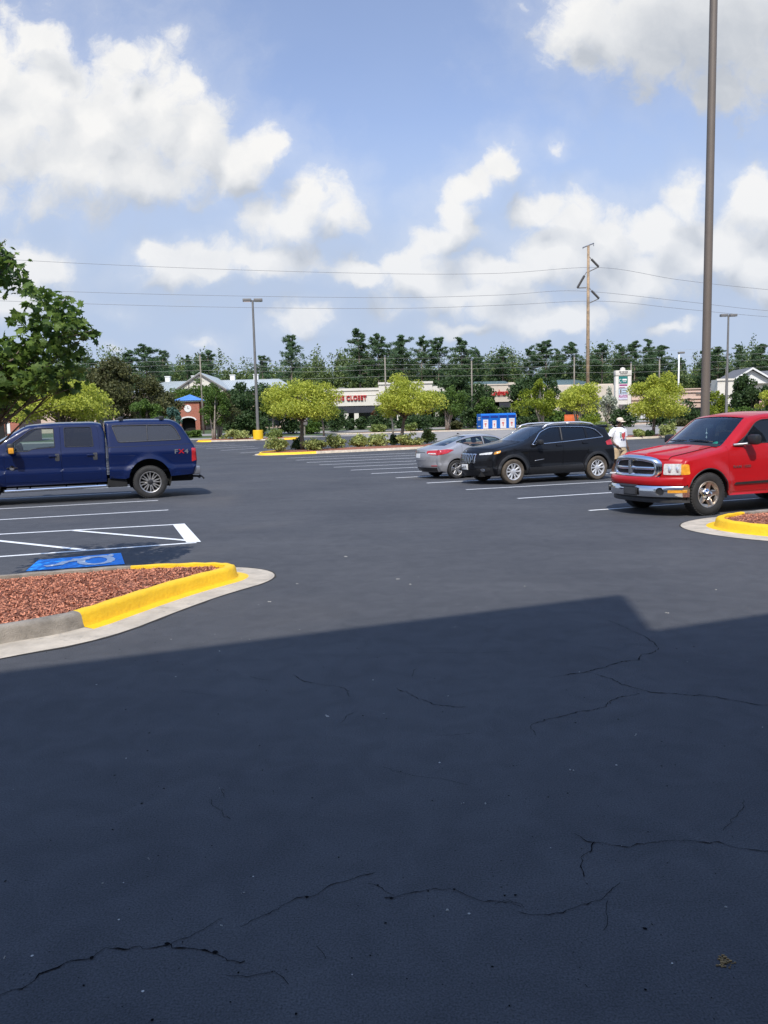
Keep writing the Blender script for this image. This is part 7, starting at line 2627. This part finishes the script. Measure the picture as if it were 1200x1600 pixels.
# ------------------------------------------------------------------ the walking person
def person():
    Y = 25.6
    base = Vector((X(966.5, Y, 700), Y, 0))
    root = tag(empty('person', base, R(-58)), 'person in a white printed T-shirt, cream cap and tan shorts beside the black SUV', 'person')
    # local frame: faces +x ... the figure looks to the right of the photo; +y is its left
    skin = pmat('skin', (.105, .056, .036), .55, var=.12, scale=12)
    shirt = pmat('shirt_white', (.78, .77, .77), .9, var=.04, scale=6, bump=.6, bscale=9)
    short = pmat('shorts_tan', (.58, .43, .26), .9, var=.08, scale=5, bump=.4, bscale=12)
    capm = pmat('cap_cream', (.70, .58, .46), .9, var=.06, scale=8)
    S = 1.045

    def skinned(name, joints, edges, m, sub=2, parent=root, rootv=0):
        me = bpy.data.meshes.new(name)
        me.from_pydata([tuple(np.array(j[:3]) * S) for j in joints], edges, [])
        o = link_mesh(name, me, m, parent)
        sk = o.modifiers.new('skin', 'SKIN')
        sk.use_smooth_shade = True
        if not me.skin_vertices: me.skin_vertices.new()
        for i, j in enumerate(joints):
            r = j[3] if isinstance(j[3], tuple) else (j[3], j[3])
            me.skin_vertices[0].data[i].radius = (r[0] * S, r[1] * S)
            me.skin_vertices[0].data[i].use_root = (i == rootv)
        sd = o.modifiers.new('sub', 'SUBSURF'); sd.levels = sub; sd.render_levels = sub
        dg = bpy.context.evaluated_depsgraph_get()
        m2 = bpy.data.meshes.new_from_object(o.evaluated_get(dg))
        o.modifiers.clear()
        o.data = m2
        m2.polygons.foreach_set('use_smooth', [True] * len(m2.polygons))
        return o
    # body: pelvis 0, spine, neck, head; arms with hands; legs
    J = [(0, 0, .92, (.13, .15)), (0, 0, 1.12, (.11, .14)), (0, 0, 1.34, (.11, .17)), (.01, 0, 1.46, .07), (.02, 0, 1.54, .052), (.035, 0, 1.60, .07), (.045, 0, 1.67, .088), (.045, 0, 1.735, .07),
         (.0, .19, 1.41, .062), (-.02, .24, 1.16, .045), (.06, .25, .94, .034), (.085, .25, .88, .030),
         (.0, -.19, 1.41, .062), (-.08, -.27, 1.17, .045), (.06, -.22, .97, .034), (.10, -.19, .925, .030),
         (.01, .09, .86, .095), (.07, .10, .48, .062), (.0, .10, .08, .040), (.14, .11, .03, .035),
         (.01, -.09, .86, .095), (-.03, -.10, .48, .062), (-.12, -.10, .09, .040), (.01, -.11, .03, .035)]
    E_ = [(0, 1), (1, 2), (2, 3), (3, 4), (4, 5), (5, 6), (6, 7), (2, 8), (8, 9), (9, 10), (10, 11), (2, 12), (12, 13), (13, 14), (14, 15), (0, 16), (16, 17), (17, 18), (18, 19), (0, 20), (20, 21), (21, 22), (22, 23)]
    for (h, d) in ((11, (.35, 0, -1)), (15, (.75, .35, -.75))):     # palm and fingers
        w0 = np.array(J[h][:3]); d = np.array(d) / np.linalg.norm(d)
        side = np.array([1, 0, 0]) - d * d[0]; side /= np.linalg.norm(side)
        J.append((*(w0 + d * .055), (.034, .020))); pk = len(J) - 1
        E_.append((h, pk))
        for f, L in ((-1.5, .075), (-.5, .09), (.5, .085), (1.5, .065)):
            a = w0 + d * .095 + side * f * .017
            b_ = a + d * L * .5 + np.array([.012, 0, -.005]); c = a + d * L * .9 + np.array([.035, 0, -.01])
            J += [(*a, .010), (*b_, .009), (*c, .007)]
            n = len(J); E_ += [(pk, n - 3), (n - 3, n - 2), (n - 2, n - 1)]
        a = w0 + d * .03 + side * .036
        J += [(*a, .012), (*(a + d * .045 + side * .018), .009)]
        n = len(J); E_ += [(pk, n - 2), (n - 2, n - 1)]
    body = skinned('body', J, E_, skin, 2)
    # face
    fm = MB()
    fm.lathe([(0, .028), (.017, .0), (.012, -.016), (0, -.02)], 8, (.135 * S, 0, 1.655 * S), 'x')
    fm.lathe([(0, -.012), (.02, 0), (0, .008)], 8, (.045 * S, .086 * S, 1.66 * S), 'y').lathe([(0, .012), (.02, 0), (0, -.008)], 8, (.045 * S, -.086 * S, 1.66 * S), 'y')
    fm.build('face', skin, root, smooth=True)
    em = MB()
    for sg in (-1, 1):
        em.lathe([(0, -.006), (.009, 0), (0, .006)], 8, (.125 * S, sg * .032 * S, 1.685 * S), 'x')
    em.box(.118 * S, .127 * S, -.024, .024, 1.607 * S, 1.614 * S)
    em.build('eyes', M['under'], root)
    # hair at the nape
    MB().lathe([(0, -.012), (.075, -.01), (.088, .03), (.086, .07)], 20, (.02 * S, 0, 1.635 * S), 'z').build('hair', M['under'], root, smooth=True)
    # cap: crown and a brim to the front
    cp = MB().lathe([(.094, -.015), (.098, .02), (.092, .06), (.065, .098), (.03, .11), (0, .112)], 28, (.04 * S, 0, 1.70 * S), 'z')
    n = 14
    top, bot = [], []
    for k in range(n):
        a = -math.pi / 2 + math.pi * k / (n - 1)
        i0 = (.04 * S + .090 * math.cos(a), .090 * math.sin(a), 1.70 * S - .006)
        o0 = (.04 * S + .175 * math.cos(a) * (1 - .05 * abs(math.sin(a))) + .0, .088 * math.sin(a), 1.70 * S - .022 - .015 * abs(math.sin(a)))
        top += [i0, o0]
    cp.add(top, [(2 * i, 2 * i + 1, 2 * i + 3, 2 * i + 2) for i in range(n - 1)])
    cp.add([(x_, y_, z_ - .006) for x_, y_, z_ in top], [(2 * i, 2 * i + 1, 2 * i + 3, 2 * i + 2) for i in range(n - 1)])
    cp.build('cap', capm, root, smooth=50)

    # the head is turned further to the right of the photo than the chest
    pv = Vector((.04 * S, 0, 0))
    turn = Matrix.Translation(pv) @ Matrix.Rotation(R(42), 4, 'Z') @ Matrix.Translation(-pv)
    for ch in root.children:
        if ch.name.split('.')[0] in ('face', 'eyes', 'hair', 'cap'): ch.matrix_local = turn

    # shirt: lofted rings with sleeves
    def loft(rows, n=26, cap=False):
        """rows: centre, half depth (x), half width (y)"""
        vs, fs = [], []
        for (c, a, b_) in rows:
            for k in range(n):
                t = 2 * math.pi * k / n
                ct, st = math.cos(t), math.sin(t)
                vs.append(((c[0] + a * math.copysign(abs(ct) ** .8, ct)) * S, (c[1] + b_ * math.copysign(abs(st) ** .8, st)) * S, c[2] * S))
        for i in range(len(rows) - 1):
            for k in range(n):
                fs.append((i * n + k, i * n + (k + 1) % n, (i + 1) * n + (k + 1) % n, (i + 1) * n + k))
        return vs, fs
    sm = MB()
    sm.add(*loft([((.01, 0, .87), .15, .215), ((.01, 0, .90), .155, .218), ((.01, 0, 1.05), .145, .20), ((.01, 0, 1.2), .145, .20), ((.005, 0, 1.32), .14, .21), ((.0, 0, 1.41), .12, .205), ((.005, 0, 1.46), .095, .155), ((.012, 0, 1.49), .075, .085), ((.014, 0, 1.495), .066, .07)]))
    for (s_, e_) in ((8, 9), (12, 13)):
        a, b_ = np.array(J[s_][:3]), np.array(J[e_][:3])
        q = a + (b_ - a) * .80
        st_ = a + (np.array([0, -math.copysign(.06, a[1]), .02]))
        sm.tube([st_ * S, (a + (b_ - a) * .1) * S, (a + (b_ - a) * .5) * S, q * S], [.085, .09, .088, .092], 18, cap=False)
    sh_ = sm.build('shirt', shirt, root, smooth=60)
    # print on the chest: red figure over dark strokes with a green patch
    pm = {}
    for nm, c in (('print_red', (.55, .07, .07)), ('print_navy', (.06, .05, .16)), ('print_green', (.16, .34, .24))):
        pm[nm] = pmat(nm, c, .9, var=.25, scale=30)

    def decal(nm, y0, y1, z0, z1, seed=0):
        vs, fs = [], []
        for i in range(5):
            for j in range(5):
                y = y0 + (y1 - y0) * i / 4; z = z0 + (z1 - z0) * j / 4
                t = np.clip(abs(y) / .20, 0, .98)
                x = .01 + .146 * (1 - t ** 2.5) ** .4 + .006
                vs.append((x * S, y * S, z * S))
        for i in range(4):
            for j in range(4):
                fs.append((i * 5 + j, i * 5 + j + 1, (i + 1) * 5 + j + 1, (i + 1) * 5 + j))
        MB().add(vs, fs).build(nm, pm[nm], sh_)
    for a in ((-.05, .09, 1.19, 1.31), (-.02, .06, 1.13, 1.20), (.03, .09, 1.31, 1.34)): decal('print_red', *a)
    for a in ((-.07, -.03, 1.08, 1.13), (-.01, .03, 1.07, 1.125), (.05, .10, 1.08, 1.13)): decal('print_navy', *a)
    for a in ((-.10, -.06, 1.17, 1.30), (-.12, -.04, 1.33, 1.345)): decal('print_green', *a)
    # shorts
    st = MB()
    st.add(*loft([((0, 0, .93), .142, .195), ((0, 0, .82), .155, .215), ((.005, 0, .77), .15, .22)]))
    for sg, kx in ((1, .05), (-1, -.02)):
        st.add(*loft([((.005, sg * .105, .80), .145, .115), ((kx * .5, sg * .11, .65), .125, .11), ((kx, sg * .112, .50), .115, .105)], 20))
    st.build('shorts', short, root, smooth=60)
    root.scale = (1.10, 1.22, 1.0)
    for k in (19, 23):
        p = np.array(J[k][:3]) * S
        MB().box(p[0] - .20, p[0] + .10, p[1] - .05, p[1] + .05, 0, .085, 0, .03).build('shoe', M['white_paint'], root, smooth=40)


person()

# ------------------------------------------------------------------ parked cars
blue_pickup()
red_pickup()
black_suv()
sedan('sedan', 'silver grey sedan seen from behind, beside the black SUV', M['paint_silver'], spot(713, 748, .89), RZ)
